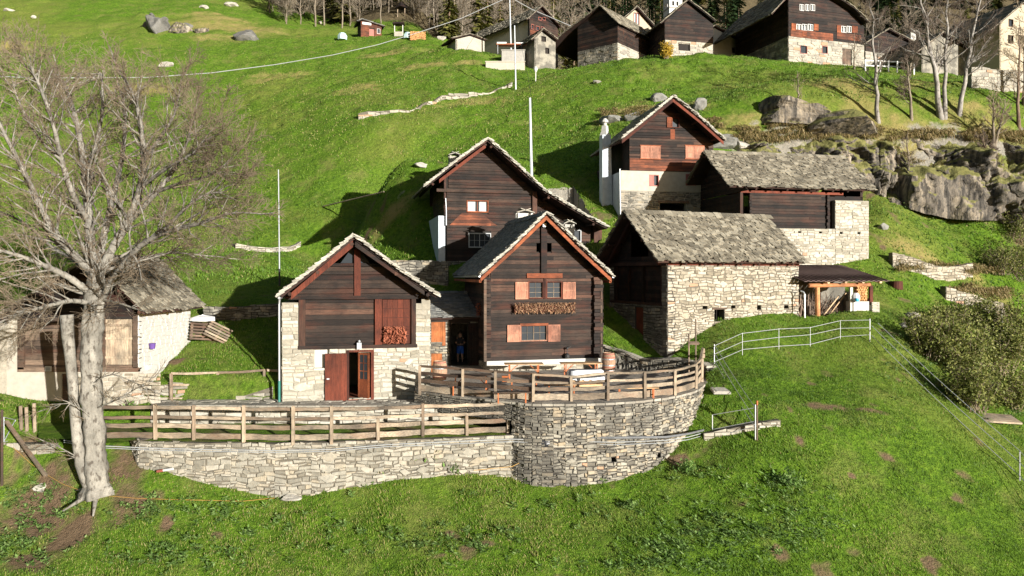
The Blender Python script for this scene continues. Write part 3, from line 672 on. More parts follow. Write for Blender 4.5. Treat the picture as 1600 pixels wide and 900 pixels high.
def roof(h, left, right, q0, q1, mat="slab_roof", swap=False, beams=True, bargeboard=None, **kw):
    """left/right: eave->ridge lines; makes roof part with deck, purlins and optional bargeboards"""
    m = MB(); 
    if left: slabs(m, left, q0, q1, swap, ridge_cap=True, **kw)
    if right: slabs(m, right, q0, q1, swap, ridge_cap=False, **kw)
    r = m.build("roof", mat, h.root)
    d = MB(); 
    for ln_ in (left, right):
        if ln_: deck(d, ln_, q0 + 0.06, q1 - 0.06, swap)
    d.build("roof_boarding", "wood_dark_y", r)
    mp = (lambda p, q, z: (q, p, z)) if swap else (lambda p, q, z: (p, q, z))
    if beams:
        b = MB()
        for ln_ in (left, right):
            if not ln_: continue
            a = np.array(ln_[0], float); e = np.array(ln_[-1], float)
            for f in (0.12, 0.5, 0.97):
                p = a + (e - a) * f; tgt = [np.array(x, float) for x in ln_]
                zz = np.interp(p[0], *zip(*sorted([(x[0], x[1]) for x in ln_]))); 
                b.tube([mp(p[0], q0 + 0.1, zz - 0.24), mp(p[0], q1 - 0.1, zz - 0.24)], 0.085, 8)
        b.build("purlin", "wood_dark_z", r)
    if bargeboard:
        for ln_ in (left, right):
            if not ln_: continue
            bb = MB()
            for (a, e) in zip(ln_[:-1], ln_[1:]):
                bb.hexa([mp(a[0], q0 + 0.03, a[1] - 0.32), mp(e[0], q0 + 0.03, e[1] - 0.32), mp(e[0], q0 + 0.09, e[1] - 0.32), mp(a[0], q0 + 0.09, a[1] - 0.32),
                         mp(a[0], q0 + 0.03, a[1] - 0.10), mp(e[0], q0 + 0.03, e[1] - 0.10), mp(e[0], q0 + 0.09, e[1] - 0.10), mp(a[0], q0 + 0.09, a[1] - 0.10)])
            bb.build("bargeboard", bargeboard, r)
    return r
def rake(h, lines, yo, mat="slab_edge", w0=.06, w1=.3, n=2, under=None):
    m = MB()
    for ln_ in lines:
        for k in range(n):
            l2 = [(q[0], q[1] + .07 * k - .02) for q in ln_]
            slabs(m, l2, yo - w0 - .05 * k, yo + w1, False, .19, (w0 + w1 - .02, w0 + w1 + .08), .36, (.05, .085), 2.0, .02, False)
    m.build("rake_slab", mat, under or h.root)
def rafters(h, line, q0, q1, n, swap=True, mat="wood_dark_y", w=0.12):
    """rafter / beam ends poking out under an eave"""
    mp = (lambda p, q, z: (q, p, z)) if swap else (lambda p, q, z: (p, q, z)); m = MB(); a = line[0]; e = line[1]
    t = (np.array(e, float) - np.array(a, float)); t /= np.linalg.norm(t)
    for i in range(n):
        q = q0 + (q1 - q0) * (i + 0.5) / n
        s_ = np.array(a) + t * 0.05; f = np.array(a) + t * 1.0
        m.bar(mp(s_[0], q, s_[1] - 0.16), mp(f[0], q, f[1] - 0.16), w, w * 1.1)
    m.build("rafter_end", mat, h.root)
def window(par, P, s0, s1, z0, z1, frame="wood_redbrown", cols=2, rows=2, leaves=1, fw=0.05, t=0.05, curtain=False, name="window", back=0.10, barmat=None):
    m = MB()
    pbox(m, P, s0, s0 + fw, z0, z1, -back, t); pbox(m, P, s1 - fw, s1, z0, z1, -back, t)
    pbox(m, P, s0 + fw, s1 - fw, z1 - fw, z1, -back, t - .003); pbox(m, P, s0 + fw, s1 - fw, z0, z0 + fw, -back, t + .02)
    o = m.build(name, frame, par); iw = (s1 - s0 - 2 * fw) / leaves
    g = MB()
    pbox(g, P, s0 + fw, s1 - fw, z0 + fw, z1 - fw, -back + .01, -back + .02); g.build("pane", "glass_pane", o)
    if curtain:
        cm = MB(); n_ = 10; cw = (s1 - s0 - 2 * fw)
        for i in range(n_):
            if abs(i - n_ / 2 + .5) < 1.2: continue
            a = s0 + fw + cw * i / n_; pbox(cm, P, a, a + cw / n_ * .98, z0 + fw, z1 - fw, -back + .022 + (i % 2) * .006, -back + .03 + (i % 2) * .006)
        cm.build("curtain", "curtain", o)
    bmat = barmat or frame
    for l in range(leaves):
        a = s0 + fw + iw * l; s_ = MB(); bw = 0.015
        pbox(s_, P, a, a + bw * 1.3, z0 + fw, z1 - fw, -back + .02, -back + .06); pbox(s_, P, a + iw - bw * 1.3, a + iw, z0 + fw, z1 - fw, -back + .02, -back + .06)
        pbox(s_, P, a + bw * 1.3, a + iw - bw * 1.3, z1 - fw - bw, z1 - fw, -back + .02, -back + .057); pbox(s_, P, a + bw * 1.3, a + iw - bw * 1.3, z0 + fw, z0 + fw + bw, -back + .02, -back + .057)
        for c in range(1, cols):
            x = a + iw * c / cols; pbox(s_, P, x - bw / 2, x + bw / 2, z0 + fw + bw, z1 - fw - bw, -back + .02, -back + .05)
        for r_ in range(1, rows):
            z = z0 + fw + (z1 - z0 - 2 * fw) * r_ / rows; pbox(s_, P, a + bw * 1.3, a + iw - bw * 1.3, z - bw / 2, z + bw / 2, -back + .02, -back + .053)
        s_.build("sash", bmat, o)
    return o
def shutter(par, P, s0, s1, z0, z1, t0=0.05, mat="wood_shutter", th=0.035, name="shutter", panels=2):
    m = MB(); fw = 0.07
    pbox(m, P, s0, s1, z0, z1, t0, t0 + th * .5)
    pbox(m, P, s0, s0 + fw, z0, z1, t0 + th * .5, t0 + th); pbox(m, P, s1 - fw, s1, z0, z1, t0 + th * .5, t0 + th)
    pbox(m, P, s0 + fw, s1 - fw, z0, z0 + fw, t0 + th * .5, t0 + th); pbox(m, P, s0 + fw, s1 - fw, z1 - fw, z1, t0 + th * .5, t0 + th)
    if panels == 2: zm = (z0 + z1) / 2; pbox(m, P, s0 + fw, s1 - fw, zm - .03, zm + .03, t0 + th * .5, t0 + th - .002)
    return m.build(name, mat, par)
def logcorner(par, P, s0, s1, z0, z1, t=0.25, mat="wood_dark", bh=(0.17, 0.23)):
    m = MB(); z = z0
    k = 0
    while z < z1 - .05:
        hh = min(ru(*bh), z1 - z); e = ru(-.03, .03)
        pbox(m, P, s0 + e, s1 - ru(0, .04), z + .012, z + hh - .012, -.05, t * ru(.75, 1.1)); z += hh; k += 1
    return m.build("log_corner", mat, par)
def chimney(par, x, y, z0, z1, w=0.6, d=0.6, mat="plaster_white", cap="slab_slate", slot=True):
    m = MB(); m.box(x - w / 2, x + w / 2, y - d / 2, y + d / 2, z0, z1 - .28, .5)
    for sx in (-1, 1):
        for sy in (-1, 1): m.box(x + sx * (w / 2 - .06) - .06, x + sx * (w / 2 - .06) + .06, y + sy * (d / 2 - .06) - .06, y + sy * (d / 2 - .06) + .06, z1 - .279, z1, .5)
    m.box(x - w / 2 + .13, x + w / 2 - .13, y - .05, y + .05, z1 - .277, z1 - .003, .5)
    o = m.build("chimney", mat, par); c = MB(); e = .10
    for s_ in (-1, 1):
        for i in range(3):
            p0 = w / 2 + e - i * w * .26; p1 = p0 - w * .42
            c.hexa([(x + s_ * p0, y - d / 2 - e, z1 + i * .06 + .0), (x + s_ * p0, y + d / 2 + e, z1 + i * .06), (x + s_ * p1, y + d / 2 + e, z1 + .13 + i * .06), (x + s_ * p1, y - d / 2 - e, z1 + .13 + i * .06),
                    (x + s_ * p0, y - d / 2 - e, z1 + i * .06 + .04), (x + s_ * p0, y + d / 2 + e, z1 + .04 + i * .06), (x + s_ * p1, y + d / 2 + e, z1 + .17 + i * .06), (x + s_ * p1, y - d / 2 - e, z1 + .17 + i * .06)])
    c.build("chimney_cap", cap, o); return o
def flowers(name, par, P, s0, s1, z0, z1, t0, t1, mat, n, ssz=0.09):
    m = MB()
    for i in range(n):
        a = ru(s0, s1); z = ru(z0, z1); t = ru(t0, t1); l = ru(.5, 1.2) * ssz
        c = P.pt(a, t, z); ang = ru(0, 2 * pi); el = ru(-1.2, .5)
        d = np.array([cos(ang) * cos(el), sin(ang) * cos(el), sin(el)]) * l; u = np.array([-sin(ang), cos(ang), ru(-.5, .5)]) * l * .22
        c = np.array(c); m.add([tuple(c - u), tuple(c + u), tuple(c + d + u * .5), tuple(c + d - u * .5)], [(0, 1, 2, 3)])
    return m.build(name, mat, par)
# ================================================================== CHALET in the middle
def build_chalet():
    h = Hs("log_chalet", "dark log chalet with orange gable boards, salmon shutters and dried flower box", "chalet", 765, 39.4, 941, 41.0, ZT)
    r = h.root; W = h.W; D = 6.9; P = Pl(0, 0, 1, 0); PLt = Pl(0, D, 0, -1); PR = Pl(W, 0, 0, 1); PB = Pl(W, D, -1, 0)
    yo = -0.75
    LE = h.p(751, 431, yo); RG = h.p(854, 334, yo); RE = h.p(956, 432, yo)
    left = [LE, ((LE[0] * .5 + RG[0] * .5), (LE[1] * .5 + RG[1] * .5) - .06), RG]; right = [RE, ((RE[0] * .5 + RG[0] * .5), (RE[1] * .5 + RG[1] * .5) - .06), RG]
    top = [(q[0], q[1] - .14) for q in left] + [(q[0], q[1] - .14) for q in right[::-1][1:]]
    zw = h.z(561, W / 2)          # foot of the timber
    holes = [h.rect(825, 849, 439.5, 466.5), h.rect(853, 878, 439.5, 466.5), h.rect(813, 855, 507, 533), h.rect(838, 844.5, 380, 393.5), h.rect(854, 861.5, 380, 393.5)]
    def lim(z, f=lims(top)):
        a, b = f(z); return (max(a, 0.05), min(b, W - .05))
    m = MB(); boards(m, P, lim, zw, RG[1] - .2, holes, (0.15, 0.24), 0.05, (3, 9)); w = m.build("front_wall", "wood_dark", r)
    m = MB(); tp = pline(top); backing(m, P, 0.02, W - .02, zw, lambda a: max(tp(a) - .02, zw + .1), holes, thick=.16, front=-.02, n=24); m.build("wall_core", "interior_dark", w)
    m = MB(); boards(m, PLt, lambda z: (0, D), zw, tp(0) - .05, (), (0.15, 0.24), 0.05, (3, 9)); backing(m, PLt, 0, D, zw, tp(0) - .05, (), .15); m.build("side_wall", "wood_dark_y", r)
    m = MB(); boards(m, PR, lambda z: (0, D), zw, tp(W) - .05, (), (0.15, 0.24), 0.05, (3, 9)); backing(m, PR, 0, D, zw, tp(W) - .05, (), .15); m.build("side_wall", "wood_dark_y", r)
    m = MB(); tpb = lambda a: tp(W - a); backing(m, PB, 0, W, zw, tpb, (), .15, n=20); m.build("rear_wall", "wood_dark", r)
    # stone base and white sill
    m = MB(); zs = h.z(569, W / 2)
    stones(m, P, 0.0, W, 0, zs, (), (.12, .2), (.25, .5), .03); stones(m, PLt, 0, D, -.6, zs); stones(m, PR, 0, D, -.6, zs)
    b = m.build("base_wall", "stone_barn", r); m = MB()
    for Q, l in ((P, W), (PLt, D), (PR, D)): backing(m, Q, 0, l, -.6, zs, (), .4)
    m.build("mortar", "mortar", b)
    m = MB(); x0, x1 = h.x(760), h.x(937); m.box(x0, x1, -.14, .1, zs, zw - .01); m.build("sill_beam", "plaster_white", r)
    # log corners
    for a0, a1 in ((h.x(756), h.x(766)), (h.x(926), h.x(940))): logcorner(r, P, a0, a1, zw + .02, h.z(432, a0), .3)
    m = MB(); m.bar((h.x(756), -.30, zw), (h.x(756), -.30, h.z(436, 0, -.3)), .14, .14); m.build("corner_post", "wood_rot", r); m = MB(); m.bar((h.x(937), -.22, zw), (h.x(937), -.22, h.z(436, W, -.2)), .10, .12); m.build("corner_post", "wood_rot", r)
    roof(h, left, right, yo, D + .5, "slab_slate", bargeboard="wood_orange", exp=.15, w=(.2, .38), th=(.03, .055), edge=.03)
    m = MB()   # pale slab ends along the gable
    rake(h, (left, right), yo)
    # rafters feet
    m = MB(); m.bar((LE[0] + .0, yo + .1, LE[1] - .28), (LE[0], D, LE[1] - .28), .12, .14); m.build("eave_beam", "wood_orange", r); m = MB(); m.bar((RE[0] - .05, yo + .1, RE[1] - .28), (RE[0] - .05, D, RE[1] - .28), .12, .14); m.build("eave_beam", "wood_orange", r)
    # windows
    for hh in holes[:2]: 
        window(r, P, hh[0], hh[1], hh[2], hh[3], "wood_redbrown", 2, 3, 1, .06, .07, barmat="wood_grey_x", back=.09)
    hh = holes[2]; window(r, P, *hh, "wood_shutter", 2, 2, 2, .05, .06, barmat="wood_grey_x", back=.09)
    for a, b_, c, d in ((804.5, 824.5, 440.5, 467.5), (878.5, 898.5, 440.5, 467), (792, 812.6, 507.5, 534), (855.4, 874.5, 507, 533.5)):
        q = h.rect(a, b_, c, d); shutter(r, P, *q, t0=.09)
    q = h.rect(812, 856, 505, 509); m = MB(); pbox(m, P, *q, 0.02, .11); m.build("window_lintel", "wood_orange", r)
    q = h.rect(822.5, 878, 427, 434.5); m = MB(); pbox(m, P, *q, .0, .12); m.build("window_lintel", "wood_orange", r)
    q = h.rect(849.5, 853, 434.5, 467); m = MB(); pbox(m, P, *q, .0, .10); m.build("mullion", "wood_redbrown", r)
    q = h.rect(844.5, 853.5, 352, 427); m = MB(); pbox(m, P, *q, .0, .16); m.build("gable_post", "wood_black", r)
    q = h.rect(846, 851, 349, 355); m = MB(); pbox(m, P, *q, .16, .3); m.build("lamp", "metal_galv", r)
    # flower box with dried flowers
    q = h.rect(802, 896, 478, 487); m = MB(); pbox(m, P, q[0], q[1], q[2], q[3] + .05, .06, .26); fb = m.build("flower_box", "wood_redbrown", r)
    flowers("dried_flower", fb, P, q[0], q[1], q[2] - .04, q[3] + .2, .2, .42, "dry_flowers", 2200, .11)
    chimney(r, h.x(819, 5.2), 5.2, 5.6, h.z(333, 3, 5.2), .95, .6, "plaster_white", "slab_edge")
    chimney(r, h.x(888, 4.8), 4.8, 4.6, h.z(350, 4.8, 4.8), .62, .55, "concrete", "slab_edge")
    # rainwater gutter
    m = MB(); m.tube([(LE[0] - .06, yo, LE[1] - .02), (LE[0] - .06, D, LE[1] - .10)], .06, 8); m.build("gutter", "metal_grey", r); m = MB(); m.tube([(RE[0] + .08, yo, RE[1] - .02), (RE[0] + .08, D, RE[1] - .1)], .06, 8)
    m.build("gutter", "metal_grey", r)
    return h
CH = build_chalet()

# ================================================================== BARN with the open red door
def build_barn_open():
    h = Hs("stone_and_timber_barn", "barn with white stone pillars, dark plank gable and open red door", "barn", 440.5, 33.5, 672, 34.7, ZP)
    r = h.root; W = h.W; D = 7.0; P = Pl(0, 0, 1, 0); PLt = Pl(0, D, 0, -1); PR = Pl(W, 0, 0, 1); PB = Pl(W, D, -1, 0); yo = -.85
    LE = h.p(438, 462, yo); RG = h.p(553, 370, yo); RE = h.p(684, 463, yo)
    left = [LE, (LE[0] * .5 + RG[0] * .5, LE[1] * .5 + RG[1] * .5 - .04), RG]; right = [RE, (RE[0] * .5 + RG[0] * .5, RE[1] * .5 + RG[1] * .5 - .08), RG]
    top = [(q[0], q[1] - .16) for q in left] + [(q[0], q[1] - .16) for q in right[::-1][1:]]; tp = pline(top)
    zf = h.z(543, W / 2); door = h.rect(544, 581, 550, 626); niche = h.rect(491, 514, 546, 575); door = (door[0], door[1], .05, door[3])
    pw = h.x(466); pr = h.x(649)
    holes = [door, niche]
    zt = lambda a: min(tp(a) - .02, h.z(473, 0)) if (a < pw or a > pr) else zf
    m = MB(); stones(m, P, 0, pw, zf, h.z(473, 0), (), (.14, .26), (.3, .62), .05, gap=.015, jit=.02); stones(m, P, pr, W, zf, h.z(474, W), (), (.14, .26), (.3, .62), .05, gap=.015, jit=.02)
    stones(m, P, 0, W, -.3, zf, holes, (.11, .24), (.22, .6), .045); stones(m, PLt, 0, D, -.5, tp(0) - .2, (), (.12, .24), (.2, .55)); stones(m, PR, 0, D, -.5, tp(W) - .2, (), (.12, .24), (.2, .55))
    w = m.build("stone_wall", "stone_pale", r)
    m = MB(); backing(m, P, 0, pw, -.3, h.z(473, 0), holes, .45); backing(m, P, pr, W, -.3, h.z(474, W), holes, .45); backing(m, P, pw, pr, -.3, zf, holes, .45)
    backing(m, PLt, 0, D - .0, -.5, tp(0) - .2, (), .4); backing(m, PR, 0, D, -.5, tp(W) - .2, (), .4); backing(m, PB, 0, W, -.5, lambda a: tp(W - a), (), .3, n=20)
    m.build("mortar", "mortar_pale", w)
    # timber front
    zl = h.z(466, W / 2); def_l = lims(top)
    m = MB(); x1 = h.x(468); x2 = h.x(650); hat = h.rect(595, 646, 468, 539)
    boards(m, P, lambda z: (x1, x2), zf, zl, [hat], (.2, .32), .05, (4, 9), t0=-.14)
    w2 = m.build("front_wall", "wood_dark", r)
    m = MB(); openings = [h.rect(534, 553, 396, 411), h.rect(562, 578, 396, 411)]
    def l2(z):
        a, b = def_l(z); return (a + .1, b - .1)
    boards(m, P, l2, zl, h.z(411, W / 2), (), (.16, .24), .04, (3, 9), t0=-.05); m.build("gable_wall", "wood_black", r)
    m = MB(); backing(m, P, x1, x2, zf, lambda a: min(tp(a) - .02, h.z(412, W / 2)), [], .3, front=-.17, n=20); m.build("wall_core", "interior_dark", w2)
    m = MB(); q = h.rect(532, 578, 396, 411); m.add([P.pt(q[0], -.12, q[2]), P.pt(q[1], -.12, q[2]), P.pt(h.x(558), -.12, q[3] + .35), P.pt(h.x(552), -.12, q[3] + .35)], [(0, 1, 2, 3)], .5); m.build("gable_pane", "glass_pane", r)
    for a, b_, c, d, t, mt in ((553.5, 563.5, 387, 462, .06, "wood_redbrown"), (467, 477, 468, 544, .03, "wood_dark_z"), (586, 597, 466, 540, .03, "wood_redbrown"), (643, 650, 466, 540, .03, "wood_dark_z"),
                               (446, 655, 462, 467.5, .08, "wood_dark"), (466, 652, 539, 544.5, .06, "wood_dark")):
        q = h.rect(a, b_, c, d); m = MB(); pbox(m, P, *q, -.2, t); m.build("beam", mt, r)
    m = MB(); vboards(m, P, hat[0] + .08, hat[1] - .03, hat[2] + .05, hat[3], (.22, .3), .03, t0=-.12)
    for i in range(1, 5): z = hat[2] + (hat[3] - hat[2]) * i / 5; pbox(m, P, hat[0] + .1, hat[1] - .05, z - .012, z + .012, -.12, -.082, 0)
    hd = m.build("loading_hatch", "wood_redbrown", r)
    q = h.rect(600, 634, 510, 534); flowers("dried_flower_bunch", r, P, q[0], q[1], q[2], q[3], 0, .28, "dry_flowers_red", 900, .16)
    roof(h, left, right, yo, D + .4, "slab_edge", exp=.24, w=(.35, .7), ln=.6, th=(.05, .085), rough=1.7, edge=.12)
    rake(h, (left, right), yo)
    m = MB(); a, e = left[0], left[-1]
    m.hexa([(a[0] + .45, yo + .12, a[1] - .18), (e[0] - .05, yo + .12, e[1] - .46), (e[0] - .05, yo + .2, e[1] - .46), (a[0] + .45, yo + .2, a[1] - .18), (a[0] + .45, yo + .12, a[1] + .12), (e[0] - .05, yo + .12, e[1] - .14), (e[0] - .05, yo + .2, e[1] - .14), (a[0] + .45, yo + .2, a[1] + .12)])
    m.build("bargeboard", "wood_redbrown", r)
    m = MB(); a = right[0]; m.hexa([(a[0] - .6, yo + .12, a[1] + .05), (e[0] + .05, yo + .12, e[1] - .44), (e[0] + .05, yo + .2, e[1] - .44), (a[0] - .6, yo + .2, a[1] + .05), (a[0] - .6, yo + .12, a[1] + .25), (e[0] + .05, yo + .12, e[1] - .2), (e[0] + .05, yo + .2, e[1] - .2), (a[0] - .6, yo + .2, a[1] + .25)])
    m.build("bargeboard", "wood_dark", r)
    # door: frame, open outer leaf lying against the wall, inner glazed leaf, floor
    m = MB(); pbox(m, P, door[0] - .08, door[0] + .04, 0, door[3] + .1, -.2, .05); pbox(m, P, door[1] - .04, door[1] + .1, 0, door[3] + .1, -.2, .05); pbox(m, P, door[0] + .04, door[1] - .04, door[3], door[3] + .1, -.2, .05)
    fr = m.build("door_frame", "wood_redbrown", r)
    q = h.rect(508, 542, 552, 628.5); m = MB(); vboards(m, P, q[0], q[1], .0, q[3], (.2, .28), .05, t0=.07); dl = m.build("outer_door", "wood_redbrown", r)
    m = MB(); pbox(m, P, q[0] + .08, q[0] + .2, 1.0, 1.06, .12, .17); m.build("door_handle", "metal_galv", dl)
    Pd = Pl(door[1] - .1, -.12, .35, 1.0); Pd = Pl(door[1] - .62, .28, .52, -.42)
    m = MB(); pbox(m, Pd, 0, .09, .08, door[3] - .05, -.02, .02); pbox(m, Pd, .55, .64, .08, door[3] - .05, -.02, .02); pbox(m, Pd, .09, .55, .08, .95, -.02, .018); pbox(m, Pd, .09, .55, door[3] - .15, door[3] - .05, -.02, .018)
    pbox(m, Pd, .30, .34, .95, door[3] - .15, -.015, .015)
    for i in (1, 2): z = .95 + (door[3] - 1.1) * i / 3; pbox(m, Pd, .09, .55, z - .02, z + .02, -.014, .014)
    il = m.build("inner_door", "wood_orange", r); m = MB(); pbox(m, Pd, .09, .55, .95, door[3] - .15, -.004, .004); m.build("pane", "glass_pane", il)
    m = MB(); m.box(door[0], door[1], -.1, 4, 0.0, .045, .5); m.build("floor", "floor_red", r); m = MB(); m.box(door[0] - .1, door[1] + .1, -.5, -.06, -.12, .02, .9); m.build("doorstep", "paving", r)
    m = MB(); pbox(m, P, *niche, -.3, -.16); nb = m.build("niche", "plaster_white", r)
    m = MB(); pbox(m, P, niche[0] - .02, niche[1] + .02, niche[2] - .1, niche[2], -.3, .06); m.build("niche_sill", "slab_edge", nb)
    q = h.rect(558, 565, 535, 545); m = MB(); pbox(m, P, *q, .08, .22); m.lathe([(.02, 0), (.07, .05), (.03, .12)], 8, P.pt((q[0] + q[1]) / 2, .15, q[3])); m.build("lamp", "metal_galv", r)
    # gutter downpipe at the left corner
    m = MB(); x = -.08; m.tube([(x, -.2, LE[1] - .15), (x - .02, -.16, LE[1] - .4), (x - .02, -.12, 0.9)], .045, 8); dp = m.build("downpipe", "metal_grey", r)
    m = MB(); m.tube([(x - .02, -.12, 1.0), (x - .02, -.12, -.2)], .055, 8); m.build("downpipe_shoe", "paint_green", dp)
    m = MB(); m.tube([(LE[0] - .05, yo, LE[1] - .1), (LE[0] - .05, D, LE[1] - .14)], .06, 8); m.build("gutter", "metal_grey", r)
    return h
BO = build_barn_open()

# ================================================================== LOW CONNECTING HOUSE (slate lean-to roof, in the shade)
def build_annex():
    h = Hs("low_annex", "low shaded annex with slate lean-to roof and dark open doorway between barn and log chalet", "annex", 660, 41.4, 775, 42.4, ZT)
    r = h.root; W = h.W; P = Pl(0, 0, 1, 0); D = 3.2
    zt = h.z(499, W / 2); door = h.rect(704, 732, 505, 571); door = (door[0], door[1], .02, door[3]); win = h.rect(674, 691, 503, 535)
    m = MB(); stones(m, P, 0, W, -.1, zt, [door, win], (.1, .18), (.2, .45)); w = m.build("stone_wall", "stone_grey", r)
    m = MB(); backing(m, P, 0, W, -.1, zt, [door, win], .35); m.box(-.2, 0, 0, D, -.3, zt); m.box(W, W + .2, .1, D, -.3, zt); m.box(0, W, D, D + .2, -.3, zt + 1.2); m.build("mortar", "mortar_dark", w)
    m = MB(); m.box(0, W, 0, D, -.05, .01); m.build("floor", "mortar_dark", r)
    e0 = h.p(700, 501, -.5); zr = h.z(459, W / 2, D)
    line = [(-.5, zt + .12), (D + .3, zr)]
    m = MB(); slabs(m, line, -.4, W + .2, True, .17, (.22, .4), .4); rf = m.build("roof", "slab_slate", r); m = MB(); deck(m, line, -.3, W + .1, True); m.build("roof_boarding", "wood_dark_y", rf)
    m = MB(); pbox(m, P, -.2, W, zt - .12, zt + .03, -.1, .12); m.build("eave_beam", "wood_black", r)
    shutter(r, P, win[0], win[1], win[2], win[3], -.05, "wood_panel_orange", .05)
    q = h.rect(691, 696, 501, 540); m = MB(); pbox(m, P, *q, -.1, .04); m.build("window_post", "wood_panel_orange", r)
    m = MB(); pbox(m, P, door[0] - .08, door[0], 0, door[3] + .08, -.2, .05); pbox(m, P, door[1], door[1] + .08, 0, door[3] + .08, -.2, .05); pbox(m, P, door[0], door[1], door[3], door[3] + .1, -.2, .05); m.build("door_frame", "wood_black", r)
    q = h.rect(733, 748, 505, 575); m = MB(); vboards(m, P, q[0] + .03, q[1], 0.02, door[3], t0=.07); m.build("open_door", "wood_black", r)
    q = h.rect(740, 756, 472, 492); flowers("dried_flower_wreath", r, P, q[0], q[1], q[2], q[3], .7, .85, "dry_flowers_red", 260, .14)
    return h
AN = build_annex()
def build_person():
    c = AN.world(AN.x(719, 1.3), 1.3, 0.02)
    me = bpy.data.meshes.new("person"); J = {}
    pts = [(0, 0, .95), (0, .0, 1.15), (0, 0, 1.38), (0, 0, 1.50), (0, -.01, 1.62), (0, -.01, 1.74),        # pelvis..head
           (-.10, 0, .90), (-.12, -.02, .50), (-.13, .02, .09), (-.13, -.14, .04), (.10, 0, .90), (.12, -.02, .50), (.13, .02, .09), (.13, -.14, .04),
           (-.18, 0, 1.42), (-.25, .02, 1.15), (-.15, -.18, 1.08), (-.07, -.24, 1.10), (.18, 0, 1.42), (.25, .02, 1.15), (.15, -.18, 1.10), (.07, -.24, 1.12)]
    ed = [(0, 1), (1, 2), (2, 3), (3, 4), (4, 5), (0, 6), (6, 7), (7, 8), (8, 9), (0, 10), (10, 11), (11, 12), (12, 13), (2, 14), (14, 15), (15, 16), (16, 17), (2, 18), (18, 19), (19, 20), (20, 21)]
    rad = [.14, .13, .15, .065, .115, .105, .10, .065, .045, .035, .10, .065, .045, .035, .065, .045, .035, .028, .065, .045, .035, .028]
    for sgn, b in ((-1, 17), (1, 21)):        # fingers
        for k in range(5):
            n0 = len(pts); off = (k - 2) * .014
            pts.append((pts[b][0] - sgn * .03, pts[b][1] - .03 + (0.02 if k == 0 else 0), pts[b][2] + off)); pts.append((pts[b][0] - sgn * .06, pts[b][1] - .035, pts[b][2] + off * 1.3))
            ed += [(b, n0), (n0, n0 + 1)]; rad += [.009, .008]
    me.from_pydata(pts, ed, []); me.materials.append(MATS["skin"])
    o = bpy.data.objects.new("person", me); COL.objects.link(o)
    sk = o.modifiers.new("s", 'SKIN'); 
    for i, v in enumerate(me.skin_vertices[0].data): v.radius = (rad[i] * (1.15 if i < 3 else 1), rad[i]); v.use_root = (i == 0)
    sb = o.modifiers.new("b", 'SUBSURF'); sb.levels = 2; sb.render_levels = 2
    o.location = c; tag(o, "person in black top and blue shorts standing in the dark annex doorway", "person")
    dg = bpy.context.evaluated_depsgraph_get(); me2 = bpy.data.meshes.new_from_object(o.evaluated_get(dg)); o.modifiers.clear(); o.data = me2
    if not me2.materials: me2.materials.append(MATS["skin"])
    m = MB(); m.lathe([(.175, 1.0), (.17, 1.2), (.195, 1.38), (.12, 1.49), (.07, 1.51)], 14); 
    for s_ in (-1, 1): m.tube([(s_ * .17, 0, 1.42), (s_ * .23, .015, 1.24)], [.085, .07], 10)
    m.build("shirt", "cloth_black", o)
    m = MB(); m.lathe([(.17, .84), (.178, .92), (.17, 1.02)], 14)
    for s_ in (-1, 1): m.tube([(s_ * .09, 0, .92), (s_ * .12, -.015, .55)], [.125, .10], 12)
    m.build("shorts", "plastic_blue", o)
    m = MB(); m.lathe([(.09, 1.73), (.10, 1.77), (.085, 1.83), (.03, 1.86)], 12, (0, .012, 0)); m.build("hair", "hair", o)
    m = MB()
    for s_ in (-1, 1): m.lathe([(.006, 0), (.013, .008), (.006, .016)], 6, (s_ * .032, -.093, 1.685)); m.tube([(s_ * .095, .0, 1.67), (s_ * .10, .0, 1.70)], .018, 6)
    m.build("face", "hair", o)
    for s_ in (-1, 1):
        m = MB(); m.hexa([(s_ * .13 - .05, -.20, 0), (s_ * .13 + .05, -.20, 0), (s_ * .13 + .045, .08, 0), (s_ * .13 - .045, .08, 0), (s_ * .13 - .04, -.18, .07), (s_ * .13 + .04, -.18, .07), (s_ * .13 + .04, .07, .10), (s_ * .13 - .04, .07, .10)]); m.build("shoe", "cloth_black", o)
build_person()

